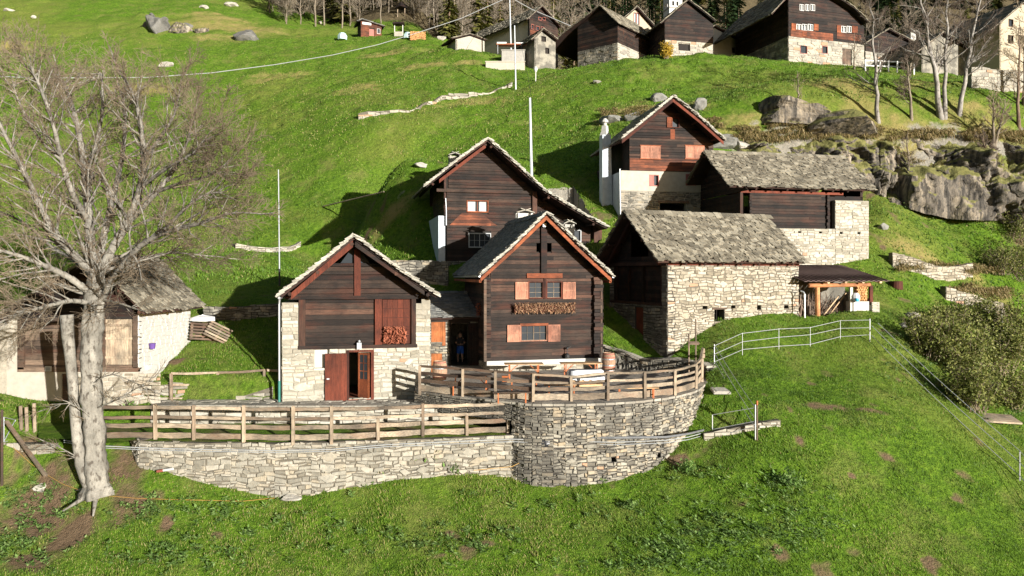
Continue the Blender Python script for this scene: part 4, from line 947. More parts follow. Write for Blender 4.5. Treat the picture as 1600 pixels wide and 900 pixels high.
# ================================================================== TALL HOUSE behind (with long right lean-to roof)
def build_midhouse():
    h = Hs("tall_timber_house", "tall black timber house with curved slab roof, behind the log chalet", "house", 697, 49.0, 836, 50.4, at(700, 452, 49)[2])
    r = h.root; W = h.W; D = 6.5; P = Pl(0, 0, 1, 0); PLt = Pl(0, D, 0, -1); yo = -1.25
    lp = [h.p(665, 291, yo), h.p(714, 252, yo), h.p(762, 218, yo)]
    rp = [h.p(950, 356, yo), h.p(921, 341, yo), h.p(884, 319, yo), h.p(853, 300, yo), h.p(826, 276, yo), h.p(797, 249, yo), lp[-1]]
    top = [(q[0], q[1] - .18) for q in lp] + [(q[0], q[1] - .18) for q in rp[::-1][1:]]; tp = pline(top); fl = lims(top)
    zb = h.z(408, W / 2); zm = h.z(298, W / 2); W2 = h.x(928)
    holes = [h.rect(729, 763, 313, 332), h.rect(732, 767, 364, 387)]
    m = MB(); boards(m, P, lambda z: (0.05, W - .0), zb, zm, holes, (.16, .26), .05, (4, 9)); w = m.build("front_wall", "wood_dark", r)
    m = MB(); boards(m, P, lambda z: (max(fl(z)[0], .15), min(fl(z)[1], W)), zm + .12, h.z(222, W / 2), (), (.16, .24), .04, (3, 9), t0=.03); m.build("gable_wall", "wood_black", r)
    m = MB(); backing(m, P, .02, W, zb, lambda a: tp(a) - .03, holes, .2, front=-.03, n=20); m.build("wall_core", "interior_dark", w)
    z0o, z1o = h.z(353, W / 2), h.z(333, W / 2)
    m = MB(); boards(m, P, lambda z: (h.x(702) + abs(z - z0o) * 1.0, h.x(777) - abs(z - z0o) * 1.3), z0o, z1o, (), (.16, .2), .02, (1, 3), t0=.04); m.build("patched_board", "wood_orange_patch", r)
    q = h.rect(682, 835, 297, 301.5); m = MB(); pbox(m, P, *q, 0, .14); m.build("tie_beam", "wood_dark", r)
    q = h.rect(831, 838, 300, 372); m = MB(); pbox(m, P, *q, 0, .2); m.build("corner_post", "wood_dark_z", r)
    # lean-to
    P2 = Pl(0, .5, 1, 0); hw = h.rect(894, 908, 359, 378, .5)
    m = MB(); zb2 = h.z(395, W2, .5); boards(m, P2, lambda z: (W, min(W2, fl(z)[1])), zb2, h.z(302, W, .5), [hw], (.16, .24), .05, (3, 6)); backing(m, P2, W, W2, zb2 - 1.2, lambda a: tp(a) - .1, [hw], .2, front=-.04, n=14); m.build("lean_to_wall", "wood_dark", r)
    q = h.rect(927, 939, 352, 400, .3); m = MB(); m.box(q[0], q[1], .1, .5, q[2], q[3]); m.build("corner_post", "wood_dark_z", r)
    m = MB(); q = h.rect(939, 953, 372, 400, 1.2); m.box(q[0] - .3, q[1], 1.2, 1.5, q[2] - 1, q[3]); m.build("plaster_wall", "plaster_white", r)
    # masonry below and at the left side
    m = MB(); stones(m, P, -.3, W, -.6, zb, (), (.12, .22), (.2, .5)); sw = m.build("stone_wall", "stone_grey", r)
    m = MB(); backing(m, P, -.3, W, -.8, zb, (), .4); m.box(W, W2, .6, 1.0, -1.0, zb2); m.build("mortar", "mortar_dark", sw)
    m = MB(); Ps = Pl(-.35, D, 0, -1); m.box(-.5, -.05, .1, D, -.6, h.z(337, 0)); m.build("side_wall", "plaster_shade_blue", r)
    m = MB(); boards(m, Pl(-.1, D, 0, -1), lambda z: (0, D), h.z(337, 0), tp(-.1) - .02, (), (.16, .26), .05, (3, 7)); m.box(-.1, .05, 0.05, D, h.z(337, 0), tp(0) - .2); m.build("upper_side_wall", "wood_dark_y", r)
    m = MB(); m.box(W2 - .2, W2, .6, D, -1, tp(W2) - .15); m.box(-.4, W2, D, D + .2, -1, 3.0); backing(m, Pl(W2, D + .01, -1, 0), 0, W2 + .3, 0, lambda a: tp(W2 - a) - .1, (), .15, n=24); m.build("rear_wall", "wood_black", r)
    roof(h, lp, rp, yo, D + .5, "slab_edge", exp=.22, w=(.3, .6), ln=.5, th=(.04, .07), rough=1.5, edge=.1)
    rake(h, (lp, rp), yo)
    m = MB(); a, e = lp[0], lp[-1]
    for dz, mt in ((.0, "wood_orange"),): m.hexa([(a[0] + .9, yo + .12, a[1] + .25), (e[0] - .1, yo + .12, e[1] - .52), (e[0] - .1, yo + .2, e[1] - .52), (a[0] + .9, yo + .2, a[1] + .25), (a[0] + .9, yo + .12, a[1] + .48), (e[0] - .1, yo + .12, e[1] - .26), (e[0] - .1, yo + .2, e[1] - .26), (a[0] + .9, yo + .2, a[1] + .48)])
    m.build("bargeboard", "wood_redbrown", r)
    window(r, P, *holes[0], "wood_orange", 1, 1, 2, .07, .08, True, barmat="wood_orange", back=.1); window(r, P, *holes[1], "curtain", 2, 2, 2, .06, .07, False, barmat="curtain", back=.1)
    window(r, P2, *hw, "curtain", 1, 1, 1, .07, .07, back=.1)
    chimney(r, h.x(710, 4.5), 4.5, h.z(300, 0, 4.5), h.z(243, 0, 4.5), .8, .8, "stone_village", "slab_edge")
    m = MB(); x = -.05; m.tube([(x, -.15, h.z(310, 0)), (x + .05, -.1, h.z(330, 0)), (x + .05, -.1, h.z(352, 0))], .035, 6); m.build("downpipe", "metal_galv", r)
    return h
MH = build_midhouse()

# ================================================================== UPPER CHALET (right, behind)
def build_upper():
    h = Hs("upper_timber_house", "timber house with four pink shutters above a pale plaster storey", "house", 970, 53.5, 1104, 54.6, at(970, 336, 53.5)[2])
    r = h.root; W = h.W; D = 6.5; P = Pl(0, 0, 1, 0); PLt = Pl(0, D, 0, -1); PR = Pl(W, 0, 0, 1); yo = -1.3
    lp = [h.p(972, 217, yo), h.p(1012, 185, yo), h.p(1052, 152, yo)]; rp = [h.p(1131, 219, yo), h.p(1092, 184, yo), lp[-1]]
    top = [(q[0], q[1] - .16) for q in lp] + [(q[0], q[1] - .16) for q in rp[::-1][1:]]; tp = pline(top); fl = lims(top)
    zw = h.z(268, W / 2); zs = h.z(299, W / 2); wx0, wx1 = h.x(983), h.x(1114)
    win = [h.rect(1041, 1060.5, 184, 200), h.rect(1047, 1054, 202, 218)]
    m = MB(); boards(m, P, lambda z: (max(wx0, fl(z)[0]), min(wx1, fl(z)[1])), zw, h.z(157, W / 2), win, (.16, .24), .05, (3, 9), t0=.05); w = m.build("front_wall", "wood_dark", r)
    m = MB(); backing(m, P, wx0, wx1, zw, lambda a: tp(a) - .03, win, .2, front=.02, n=20); m.box(wx1 - .2, wx1, 0, D, zw, tp(wx1) - .1); m.box(wx0 - .0, wx0 + .15, .1, D, zw, tp(wx0) - .1); m.box(wx0, wx1, D, D + .15, 0, zw + 1.5); backing(m, Pl(wx1, D + .1, -1, 0), 0, wx1 - wx0, zw, lambda a: tp(wx1 - a) - .05, (), .1, n=20); m.build("wall_core", "wood_black", w)
    m = MB(); boards(m, P, lambda z: (wx0 + .02, wx1 - .4 - (z - zw) * 1.2), zw + .02, h.z(248, W / 2), (), (.16, .22), .012, (.8, 3), t0=.095); m.build("reddish_board", "wood_orange_patch", r)
    pw = [h.rect(1014, 1029.5, 273, 291), h.rect(1071, 1087, 272, 290)]
    m = MB(); backing(m, P, 0, W, zs, zw, pw, .4, front=.04); m.box(W - .4, W + .0, .41, D, -1, zw); m.box(.41, W - .41, D - .3, D, -1, zw); m.build("plaster_wall", "plaster_cream", r)
    dr = h.rect(1031, 1072, 317, 336); dr = (dr[0], dr[1], -.1, dr[3])
    m = MB(); stones(m, P, 0, W, -.5, zs, [dr], (.12, .2), (.2, .5)); sw = m.build("stone_wall", "stone_grey", r); m = MB(); backing(m, P, 0, W, -.8, zs, [dr], .4); m.build("mortar", "mortar", sw)
    q = h.rect(1028, 1076, 314, 317.5); m = MB(); pbox(m, P, *q, -.1, .08); m.build("door_lintel", "wood_rot", r)
    m = MB(); m.box(-.04, .4, .041, D, -1.2, h.z(268, 0)); m.build("side_wall", "plaster_shade_blue", r)
    roof(h, lp, rp, yo, D + .5, "slab_edge", exp=.2, w=(.25, .5), rough=1.3, edge=.08, bargeboard="wood_redbrown")
    rake(h, (lp, rp), yo)
    for a in ((1000, 1031, 228.5, 248), (1070, 1099.5, 228.5, 248)):
        q = h.rect(*a); mm = (q[0] + q[1]) / 2; m = MB(); pbox(m, P, q[0] - .05, q[1] + .05, q[2] - .07, q[2] - .005, .05, .16); pbox(m, P, q[0] - .05, q[1] + .05, q[3] + .005, q[3] + .06, .05, .15); wf = m.build("window_frame", "wood_orange", r)
        shutter(r, P, q[0], mm - .01, q[2], q[3], .11); shutter(r, P, mm + .01, q[1], q[2], q[3], .11)
    q = win[0]; window(r, P, *q, "wood_redbrown", 1, 1, 1, .05, .12, back=.05); shutter(r, P, q[0] - .0, q[0] + .42, q[2], q[3], .13, "wood_orange")
    q = win[1]; m = MB(); pbox(m, P, *q, .0, .08); m.build("vent_board", "wood_orange", r)
    for q in pw:
        window(r, P, *q, "paint_red", 1, 1, 1, .06, .05, back=.15); shutter(r, P, q[0] + .05, q[0] + (q[1] - q[0]) * .5, q[2] + .05, q[3] - .04, -.0, "paint_red", panels=1)
    # chimney at the left corner: flue up the side wall
    x, y = -.55, 2.2
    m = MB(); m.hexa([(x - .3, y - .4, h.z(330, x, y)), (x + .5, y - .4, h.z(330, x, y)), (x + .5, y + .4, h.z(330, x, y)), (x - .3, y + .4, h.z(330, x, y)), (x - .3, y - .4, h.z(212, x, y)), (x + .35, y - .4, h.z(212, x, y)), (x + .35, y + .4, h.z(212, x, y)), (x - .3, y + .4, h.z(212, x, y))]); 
    c = m.build("chimney", "plaster_shade_blue", r)
    m = MB(); zt_ = h.z(212, x, y); m.lathe([(.42, 0), (.28, .35), (.24, .75)], 4, (x + .02, y, zt_)); m.lathe([(.13, .75), (.13, .95), (.26, 1.0), (.26, 1.12), (.1, 1.3)], 10, (x + .02, y, zt_)); m.build("chimney_pot", "plaster_white", c)
    m = MB(); m.tube([(-.1, -.1, zw + .1), (-.06, -.12, -.5)], .04, 6); m.build("downpipe", "metal_grey", r)
    return h
UP = build_upper()

# ================================================================== STONE BARNS on the right
def build_barn1():
    base = at(1044, 545, 39.5)[2]
    h = Hs("stone_barn", "stone barn with long mossy slab roof and small square window, right of the log chalet", "barn", 1043, 39.5, 1248, 43.15, base)
    r = h.root; W = h.W; P = Pl(0, 0, 1, 0); D = 6.0; PLt = Pl(0, D, 0, -1); PR = Pl(W, 0, 0, 1); PB = Pl(W, D, -1, 0)
    gb = pline([(0, h.z(541, 0) - .3), (h.x(1110), h.z(524, h.x(1110)) - .3), (h.x(1180), h.z(505, h.x(1180)) - .3), (W, h.z(492, W) - .3)])
    zt = h.z(415, W / 2); ze = h.z(409, 0, -.4); ym = 2.9; zr = h.z(332, 0, ym) 
    holes = [h.rect(1116, 1132, 483.5, 502), h.rect(1098, 1105, 477, 483), h.rect(1142, 1149, 476, 483), h.rect(1183, 1189, 477, 484), h.rect(1225, 1232, 477, 482)]
    m = MB(); stones(m, P, 0, W, gb, zt, holes, (.09, .2), (.16, .48), .045); 
    w = m.build("front_wall", "stone_barn", r); m = MB(); backing(m, P, 0, W, gb, zt, holes, .5, n=14); m.build("mortar", "mortar_joint", w)
    m = MB(); pbox(m, P, -.0, W, zt, zt + .16, -.3, .05); m.build("wall_plate", "wood_redbrown", r)
    q = holes[0]; m = MB(); pbox(m, P, q[0] - .15, q[1] + .15, q[3], q[3] + .1, -.3, .05); m.build("window_lintel", "wood_rot", r)
    m = MB(); pbox(m, P, q[0], q[0] + .08, q[2], q[3], -.3, -.05); pbox(m, P, q[0] + .3, q[0] + .34, q[2], q[3], -.3, -.2); m.build("window_frame", "wood_black", r)
    # left gable: stone foot, corner pillars, recessed plank panels, open truss above
    sY = lambda px: D - h.y(px, 0)          # along PLt (s=0 at back)
    zfoot = h.z(478, 0); zpl = h.z(418, 0)
    dr = (sY(992), sY(1005), -.2, h.z(484, 0))
    m = MB(); stones(m, PLt, 0, D, -.6, zfoot, [dr], (.1, .2), (.2, .5)); s1 = D - .55; stones(m, PLt, s1, D, zfoot, zt, (), (.12, .22), (.3, .55)); stones(m, PLt, 0, .5, zfoot, zt, (), (.12, .22), (.3, .5))
    stones(m, PR, 0, D, .3, zt, (), (.12, .22), (.2, .5))
    w = m.build("side_wall", "stone_grey", r); m = MB(); backing(m, PLt, 0, D, -.8, zfoot, [dr], .5); backing(m, PLt, s1, D, zfoot, zt, (), .5); backing(m, PLt, 0, .5, zfoot, zt, (), .5)
    backing(m, PR, 0, D, 0, zt, (), .5); backing(m, PB, 0, W, 0, zt, (), .5); m.build("mortar", "mortar_dark", w)
    tpz = lambda y: zt + (zr - zt) * (1 - abs(y - ym) / ym) - .15
    m = MB(); boards(m, PLt, lambda z: (.5, s1), zfoot, zt, (), (.18, .3), .04, (2, 4), t0=-.25); backing(m, PLt, .5, s1, zfoot, zt, (), .5, front=-.26)
    boards(m, PLt, lambda z: (D - ym - (zr - z) * .95 , D - ym + (zr - z) * .95), zt + .1, zr - .5, [(D - ym - .9, D - ym + .9, zt + .5, zt + 1.9)], (.16, .24), .04, (2, 4), t0=-.15); m.build("plank_wall", "wood_black", r)
    m = MB(); backing(m, PR, 0, D, zt, lambda a: tpz(a), (), .2); m.build("rear_gable", "wood_black", r)
    for k in (.5, 1.9, 3.4, s1 - .15):
        m = MB(); pbox(m, PLt, k, k + .14, zfoot, zt, -.26, -.05); m.build("post", "wood_dark_z", r)
    m = MB(); pbox(m, PLt, 0, D, zt, zt + .2, -.3, .08); pbox(m, PLt, .1, D - .5, zfoot - .02, zfoot + .12, -.3, .03); m.build("tie_beam", "wood_dark_y", r)
    m = MB(); m.bar(PLt.pt(.3, .35, zt + .1), PLt.pt(D - ym, .35, zr - .3), .14, .2); m.bar(PLt.pt(D - .2, .35, zt + .1), PLt.pt(D - ym, .35, zr - .3), .14, .2); m.build("truss", "wood_redbrown", r)
    m = MB(); pbox(m, PLt, dr[0], dr[1], dr[2], dr[3], -.2, -.1); m.build("side_door", "wood_redbrown", r)
    left = [(-.45, ze), (ym, zr)]; right = [(D + .5, zt - .1), (ym, zr)]
    q0, q1 = -.95, W + .15
    roof(h, left, right, q0, q1, "slab_roof", True, True, None, exp=.2, w=(.16, .42), ln=.42, th=(.03, .075), rough=1.9, edge=.2)
    rafters(h, left, .3, W - .2, 7)
    return h
B1 = build_barn1()
def build_barn2():
    base = at(1157, 425, 49)[2]
    h = Hs("log_and_stone_barn", "black log barn on pale stone wall with mossy slab roof, below the rock cliff", "barn", 1157, 49.0, 1357.5, 51.1, base)
    r = h.root; W = h.W; P = Pl(0, 0, 1, 0); D = 6.0; PLt = Pl(0, D, 0, -1); PR = Pl(W, 0, 0, 1); PB = Pl(W, D, -1, 0); ym = 3.0
    ze = h.z(292, 0, -.5); zr = h.z(239, 0, ym); zt = h.z(301, 0)
    x1, x2, x3 = h.x(1173), h.x(1292), h.x(1305)
    zlog = h.z(357, W / 2); zst = h.z(314, W); gb = h.z(420, W / 2)
    hb = [(h.x(1213 + 3 + 0) - .1 + i, h.x(1216) + .12 + i, h.z(366, 3), h.z(361, 3)) for i in (0, 1.6, 3.2, 4.8, 6.2)]
    m = MB(); stones(m, P, 0, x3, gb, zlog, hb, (.12, .24), (.22, .6), .04); stones(m, P, x3, W, gb, zst, hb, (.12, .24), (.22, .6), .04); stones(m, PR, 0, D, 0, zst); stones(m, PLt, 0, D, -1, zlog - .5)
    w = m.build("stone_wall", "stone_pale", r); m = MB(); backing(m, P, 0, x3, gb, zlog, hb, .5); backing(m, P, x3, W, gb, zst, hb, .5); backing(m, PR, 0, D, 0, zst, (), .5); backing(m, PLt, 0, D, -1, zlog - .5, (), .5); backing(m, PB, 0, W, -1, zst, (), .3); m.build("mortar", "mortar_pale", w)
    m = MB(); boards(m, P, lambda z: (x1, x2), zlog, zt, (), (.16, .22), .06, (4, 9), t0=.0); backing(m, P, x1, x2, zlog, zt, (), .2, front=-.01); boards(m, PLt, lambda z: (0, D), zlog - .5, zt, (), (.16, .24), .06, (4, 9)); backing(m, PLt, 0, D - .3, zlog - .5, zt, (), .2)
    boards(m, PLt, lambda z: (D - ym - (zr - z) * 1.3, D - ym + (zr - z) * 1.3), zt + .05, zr - .3, (), (.16, .24), .04, (2, 5)); m.box(x2, x3 + .2, .35, .5, zlog, zt); m.box(x3, W, .6, .8, zst, zt); backing(m, PR, .6, D, zst, lambda a: zt + (zr - zt) * (1 - abs(a - ym) / ym) - .2, (), .2, n=12)
    m.build("log_wall", "wood_black", r)
    logcorner(r, P, x1 - .15, x1 + .05, zlog, zt, .16, "wood_black"); logcorner(r, P, x2 - .1, x2 + .1, zlog, zt, .2, "wood_black")
    m = MB(); m.bar((-.0, -.05, h.z(368, 0)), (0, -.05, zt), .2, .2); m.build("corner_post", "wood_dark_z", r)
    m = MB(); pbox(m, P, 0, x3 + .6, zt, zt + .16, -.2, .05); m.build("wall_plate", "wood_redbrown", r)
    left = [(-.55, ze), (ym, zr)]; right = [(D + .5, ze + .3), (ym, zr)]
    roof(h, left, right, -1.15, W + .1, "slab_roof", True, True, None, exp=.2, w=(.18, .45), ln=.44, th=(.03, .07), rough=1.8, edge=.2)
    rafters(h, left, .3, W - .3, 8)
    return h
B2 = build_barn2()

# ================================================================== LEFT BARN behind the big tree
def build_leftbarn():
    h = Hs("old_stone_barn", "old stone barn with grey slab roof and weathered plank gable, behind the big bare tree", "barn", -5, 33.2, 216, 33.2, at(0, 585, 33.2)[2])
    r = h.root; W = h.W; D = 5.4; P = Pl(0, 0, 1, 0); PLt = Pl(0, D, 0, -1); PR = Pl(W, 0, 0, 1); PB = Pl(W, D, -1, 0); yo = -.6
    lp = [h.p(-18, 500, yo), h.p(150, 402, yo)]; rp = [h.p(224, 490, yo), lp[-1]]
    lp = [h.p(-18, 503, yo), h.p(142, 402, yo)]; rp = [h.p(226, 490, yo), lp[-1]]
    top = [(lp[0][0], lp[0][1] - .16), (lp[1][0], lp[1][1] - .16), (rp[0][0], rp[0][1] - .16)]; tp = pline(top); fl = lims(top)
    zb = h.z(578, W / 2); zc = h.z(497, W / 2); xa, xb = h.x(28), h.x(216)
    m = MB(); backing(m, P, 0, xa, -3.2, lambda a: tp(a) - .1, (), .45, n=4); backing(m, P, xa, W, -3.2, zb, [h.rect(96, 108, 584, 640)], .45, n=6)
    m.build("plaster_wall", "plaster_cream", r)
    m = MB(); ys = h.p(318, 478, 0)
    backing(m, PR, 0.3, D, -1.8, tp(W) - .15, (), .45, n=6); stones(m, PR, .02, D, -1.8, tp(W) - .2, (), (.14, .26), (.25, .6), .025, gap=.006); m.build("lime_washed_wall", "plaster_white", r)
    m = MB(); backing(m, PLt, 0, D, -1, tp(0) - .1, (), .45); backing(m, PB, 0, W, -1, lambda a: tp(W - a) - .05, (), .3, n=16); m.build("rear_wall", "stone_barn", r)
    m = MB(); stones(m, P, h.x(100), W + 1.0, -3.0, h.z(583, W), [h.rect(96, 108, 584, 640)], (.12, .24), (.25, .6), .05); m.build("stone_foot", "stone_barn", r)
    m = MB(); boards(m, P, lambda z: (xa + .05, xb - .05), zb, zc, [h.rect(160, 210, 497, 572)], (.2, .34), .04, (2, 5), t0=-.1); w = m.build("front_wall", "wood_rot", r)
    m = MB(); backing(m, P, xa, xb, zb, zc + .05, (), .3, front=-.12); m.build("wall_core", "interior_dark", w)
    m = MB(); boards(m, P, lambda z: (max(fl(z)[0], .1) , min(fl(z)[1], W)), zc + .02, h.z(412, W / 2), (), (.18, .28), .04, (2, 5), t0=-.2); backing(m, P, .1, W - .05, zc + .02, lambda a: tp(a) - .05, (), .4, front=-.22, n=12); m.build("gable_wall", "wood_black", r)
    for a in ((28, 38, 499, 577), (155, 164, 495, 574), (208, 215, 493, 575), (28, 216, 574, 581)):
        q = h.rect(*a); m = MB(); pbox(m, P, *q, -.2, .04); m.build("beam", "wood_rot", r)
    q = h.rect(164, 208, 499, 570); m = MB(); vboards(m, P, *q[:2], q[2], q[3], (.16, .24), .03, t0=-.08)
    for f in (.16, .58, .87): z = q[2] + (q[3] - q[2]) * f; pbox(m, P, q[0], q[1], z - .05, z + .05, -.05, -.01)
    m.build("plank_door", "wood_grey_z", r)
    q = h.rect(96, 108, 584, 628); m = MB(); pbox(m, P, *q, -.3, -.08); m.build("cellar_door", "wood_rot", r)
    roof(h, lp, rp, yo, D + .3, "slab_roof", exp=.19, w=(.18, .42), ln=.42, th=(.03, .065), rough=1.7, edge=.12)
    q = h.rect(72, 82, 572, 580); m = MB(); pbox(m, P, *q, .05, .09); fp = m.build("vent_frame", "paint_white", r); m = MB(); pbox(m, P, q[0] + .05, q[1] - .05, q[2] + .04, q[3] - .04, .09, .1); m.build("vent_grille", "metal_grey", fp)
    # purple pot and meter box on the right wall
    y = h.y(232, W); z = h.z(545, W, y)
    m = MB(); m.lathe([(.11, 0), (.15, .24), (.16, .26)], 12, (W + .18, y, z)); m.build("hanging_pot", "plastic_purple", r)
    y = h.y(230, W); z = h.z(577, W, y); m = MB(); m.box(W + .0, W + .12, y - .16, y + .16, z, z + .2); m.build("meter_box", "paint_white", r)
    return h
LB = build_leftbarn()

# ================================================================== WOODSHED on the right
def build_shed():
    h = Hs("open_woodshed", "open wood shelter with dark tin roof beside the stone barn", "shed", 1262, 42.6, 1372, 43.6, at(1265, 500, 42.6)[2])
    r = h.root; W = h.W; D = 3.0; P = Pl(0, 0, 1, 0)
    for a, mt, n in (((1276, 1283, 449, 502), "wood_log", "log_post"), ((1329, 1333, 449, 502), "plaster_white", "square_post"), ((1360, 1364.5, 446, 474), "wood_redbrown", "square_post")):
        q = h.rect(*a); m = MB()
        if n == "log_post": m.tube([((q[0] + q[1]) / 2, .1, q[2] - .2), ((q[0] + q[1]) / 2 - .03, .1, q[3])], [.15, .13], 10)
        else: m.box(q[0], q[1], .02, .16, q[2] - .1, q[3])
        m.build(n, mt, r)
    zb = h.z(446, W / 2); m = MB(); m.tube([(h.x(1265), .1, zb), (h.x(1361), .1, zb + .04)], .12, 10); bm = m.build("front_beam", "wood_log", r)
    m = MB(); 
    for px in (1289, 1316, 1343, 1370): x = h.x(px); m.tube([(x, -.35, zb + .2), (x, D, zb + .75)], .09, 8)
    m.build("rafter", "wood_log_end", r)
    m = MB(); x0, x1 = h.x(1249), h.x(1381); zf = h.z(440, W / 2, -.5)
    n = 34
    for i in range(n):
        a = x0 + (x1 - x0) * i / n; b = x0 + (x1 - x0) * (i + 1) / n; up = .03 if i % 2 else 0
        sk = -1.3
        m.hexa([(a, -.5, zf + up), (b, -.5, zf + up), (b + sk * .9, D + .3, zf + .95 + up), (a + sk * .2, D + .3, zf + .95 + up), (a, -.5, zf + .03 + up), (b, -.5, zf + .03 + up), (b + sk * .9, D + .3, zf + .98 + up), (a + sk * .2, D + .3, zf + .98 + up)])
    m.build("tin_roof", "roof_tin", r)
    m = MB(); m.box(-.6, W, D, D + .2, -1, zf + .9); m.box(W - .1, W, .6, D, -.5, 1.2); m.build("back_wall", "stone_grey", r)
    m = MB(); stones(m, Pl(h.x(1361), -.1, 1, 0), 0, h.x(1372.5) - h.x(1361), -.5, h.z(472, W), (), (.1, .16), (.15, .4)); m.box(h.x(1361), h.x(1372.5), -.09, .7, -.6, h.z(472, W)); m.build("stone_pillar", "stone_pale", r)
    q = h.rect(1333, 1357, 471, 502); dr = h.rect(1343, 1350, 487, 498); m = MB(); backing(m, Pl(0, -.05, 1, 0), q[0], q[1], q[2] - .2, q[3], [dr], .7); ov = m.build("stone_oven", "plaster_white", r); m = MB(); pbox(m, P, dr[0] + .03, dr[0] + .2, dr[2], dr[3], -.06, -.02); m.build("oven_door", "metal_dark", ov)
    return h
SH = build_shed()
# ground stays below the floors inside every building
def foot(h, D, top, x0=0.0, x1=None, y0=0.1):
    x1 = h.W if x1 is None else x1
    SUNK.append(([h.world(x0, y0, 0)[:2], h.world(x1, y0, 0)[:2], h.world(x1, D, 0)[:2], h.world(x0, D, 0)[:2]], top))
foot(CH, 6.8, ZT - .4); foot(BO, 6.9, ZP - .3); foot(AN, 3.1, ZT - .2); foot(MH, 6.4, MH.lz - .3, 0, 11); foot(UP, 6.4, UP.lz - .2)
foot(B1, 5.9, B1.lz + .2, .3, 9.2, .3); foot(B2, 5.9, B2.lz + .2, .3, None, .3); foot(SH, 3.1, SH.lz + .05, -.6); foot(LB, 5.3, LB.lz - .2, .3, None, .3)
GROUND = terrain_mesh()

# ------------------------------------------------------------------ terrace floors
def sheet(name, poly, z, mat, res=0.25, amp=0.02, seed=0, thick=0.25):
    P = np.array([p[:2] for p in poly]); x0, y0 = P.min(0); x1, y1 = P.max(0)
    xs = np.arange(x0, x1 + res, res); ys = np.arange(y0, y1 + res, res); idx = {}; m = MB()
    import bmesh
    bm = bmesh.new(); f = bm.faces.new([bm.verts.new((p[0], p[1], 0)) for p in poly])
    for v in xs: bmesh.ops.bisect_plane(bm, geom=bm.verts[:] + bm.edges[:] + bm.faces[:], plane_co=(v, 0, 0), plane_no=(1, 0, 0))
    for v in ys: bmesh.ops.bisect_plane(bm, geom=bm.verts[:] + bm.edges[:] + bm.faces[:], plane_co=(0, v, 0), plane_no=(0, 1, 0))
    bmesh.ops.recalc_face_normals(bm, faces=bm.faces[:])
    co = np.array([v.co[:2] for v in bm.verts]); zz = z + (fbm(co[:, 0] / .8, co[:, 1] / .8, 3, seed) - .5) * amp * 2
    for v, q in zip(bm.verts, zz): v.co.z = q
    me = bpy.data.meshes.new(name); bm.to_mesh(me); bm.free()
    for k in ("dry", "dirt", "rock", "wood", "rnd"):
        a = me.attributes.new(k, 'FLOAT', 'POINT')
        if k == "dirt": a.data.foreach_set("value", (np.clip((fbm(co[:, 0] / 1.5, co[:, 1] / 1.5, 3, seed + 3) - .5) * 4, 0, .9)).astype(np.float32))
    me.materials.append(MATS[mat]); o = bpy.data.objects.new(name, me); COL.objects.link(o); return struct(o)
mm_, nt_, b_ = new_mat("terrace_gravel"); v_ = coords(nt_)
c_ = ramp(nt_, noise(nt_, 6, 5, .7, v_), [(.3, (.17, .14, .11)), (.7, (.33, .29, .24))]); L(nt_, c_, b_.inputs["Base Color"]); b_.inputs["Roughness"].default_value = .95; bump(nt_, b_, noise(nt_, 25, 3, .7, v_), .8, .03)
sheet("terrace", TER, ZT, "terrace_gravel", .5)
sheet("lower_lawn", LOW, ZL, "meadow_ground", .3, .04, 4)
sheet("stone_path", PAT, ZP, "terrace_gravel", .5, .02, 6)
# flagstones on the path in front of the barn
m = MB()
for i in range(150):
    x = ru(PAT[0][0], PAT[2][0] - 1.0); y = ru(32.6, 34.0)
    if not in_poly(np.array([x]), np.array([y]), PAT)[0]: continue
    n = random.randint(5, 7); r0 = ru(.18, .38); a0 = ru(0, 6); q = [(x + cos(a0 + 2 * pi * k / n) * r0 * ru(.75, 1.1), y + sin(a0 + 2 * pi * k / n) * r0 * .8 * ru(.75, 1.1)) for k in range(n)]
    zz = ZP + ru(.03, .05); m.add([(a, b, ZP - .05) for a, b in q] + [(a, b, zz) for a, b in q], [tuple(range(n, 2 * n))] + [(k, (k + 1) % n, n + (k + 1) % n, n + k) for k in range(n)])
o = m.build("flagstones", "paving"); o["kind"] = "structure"

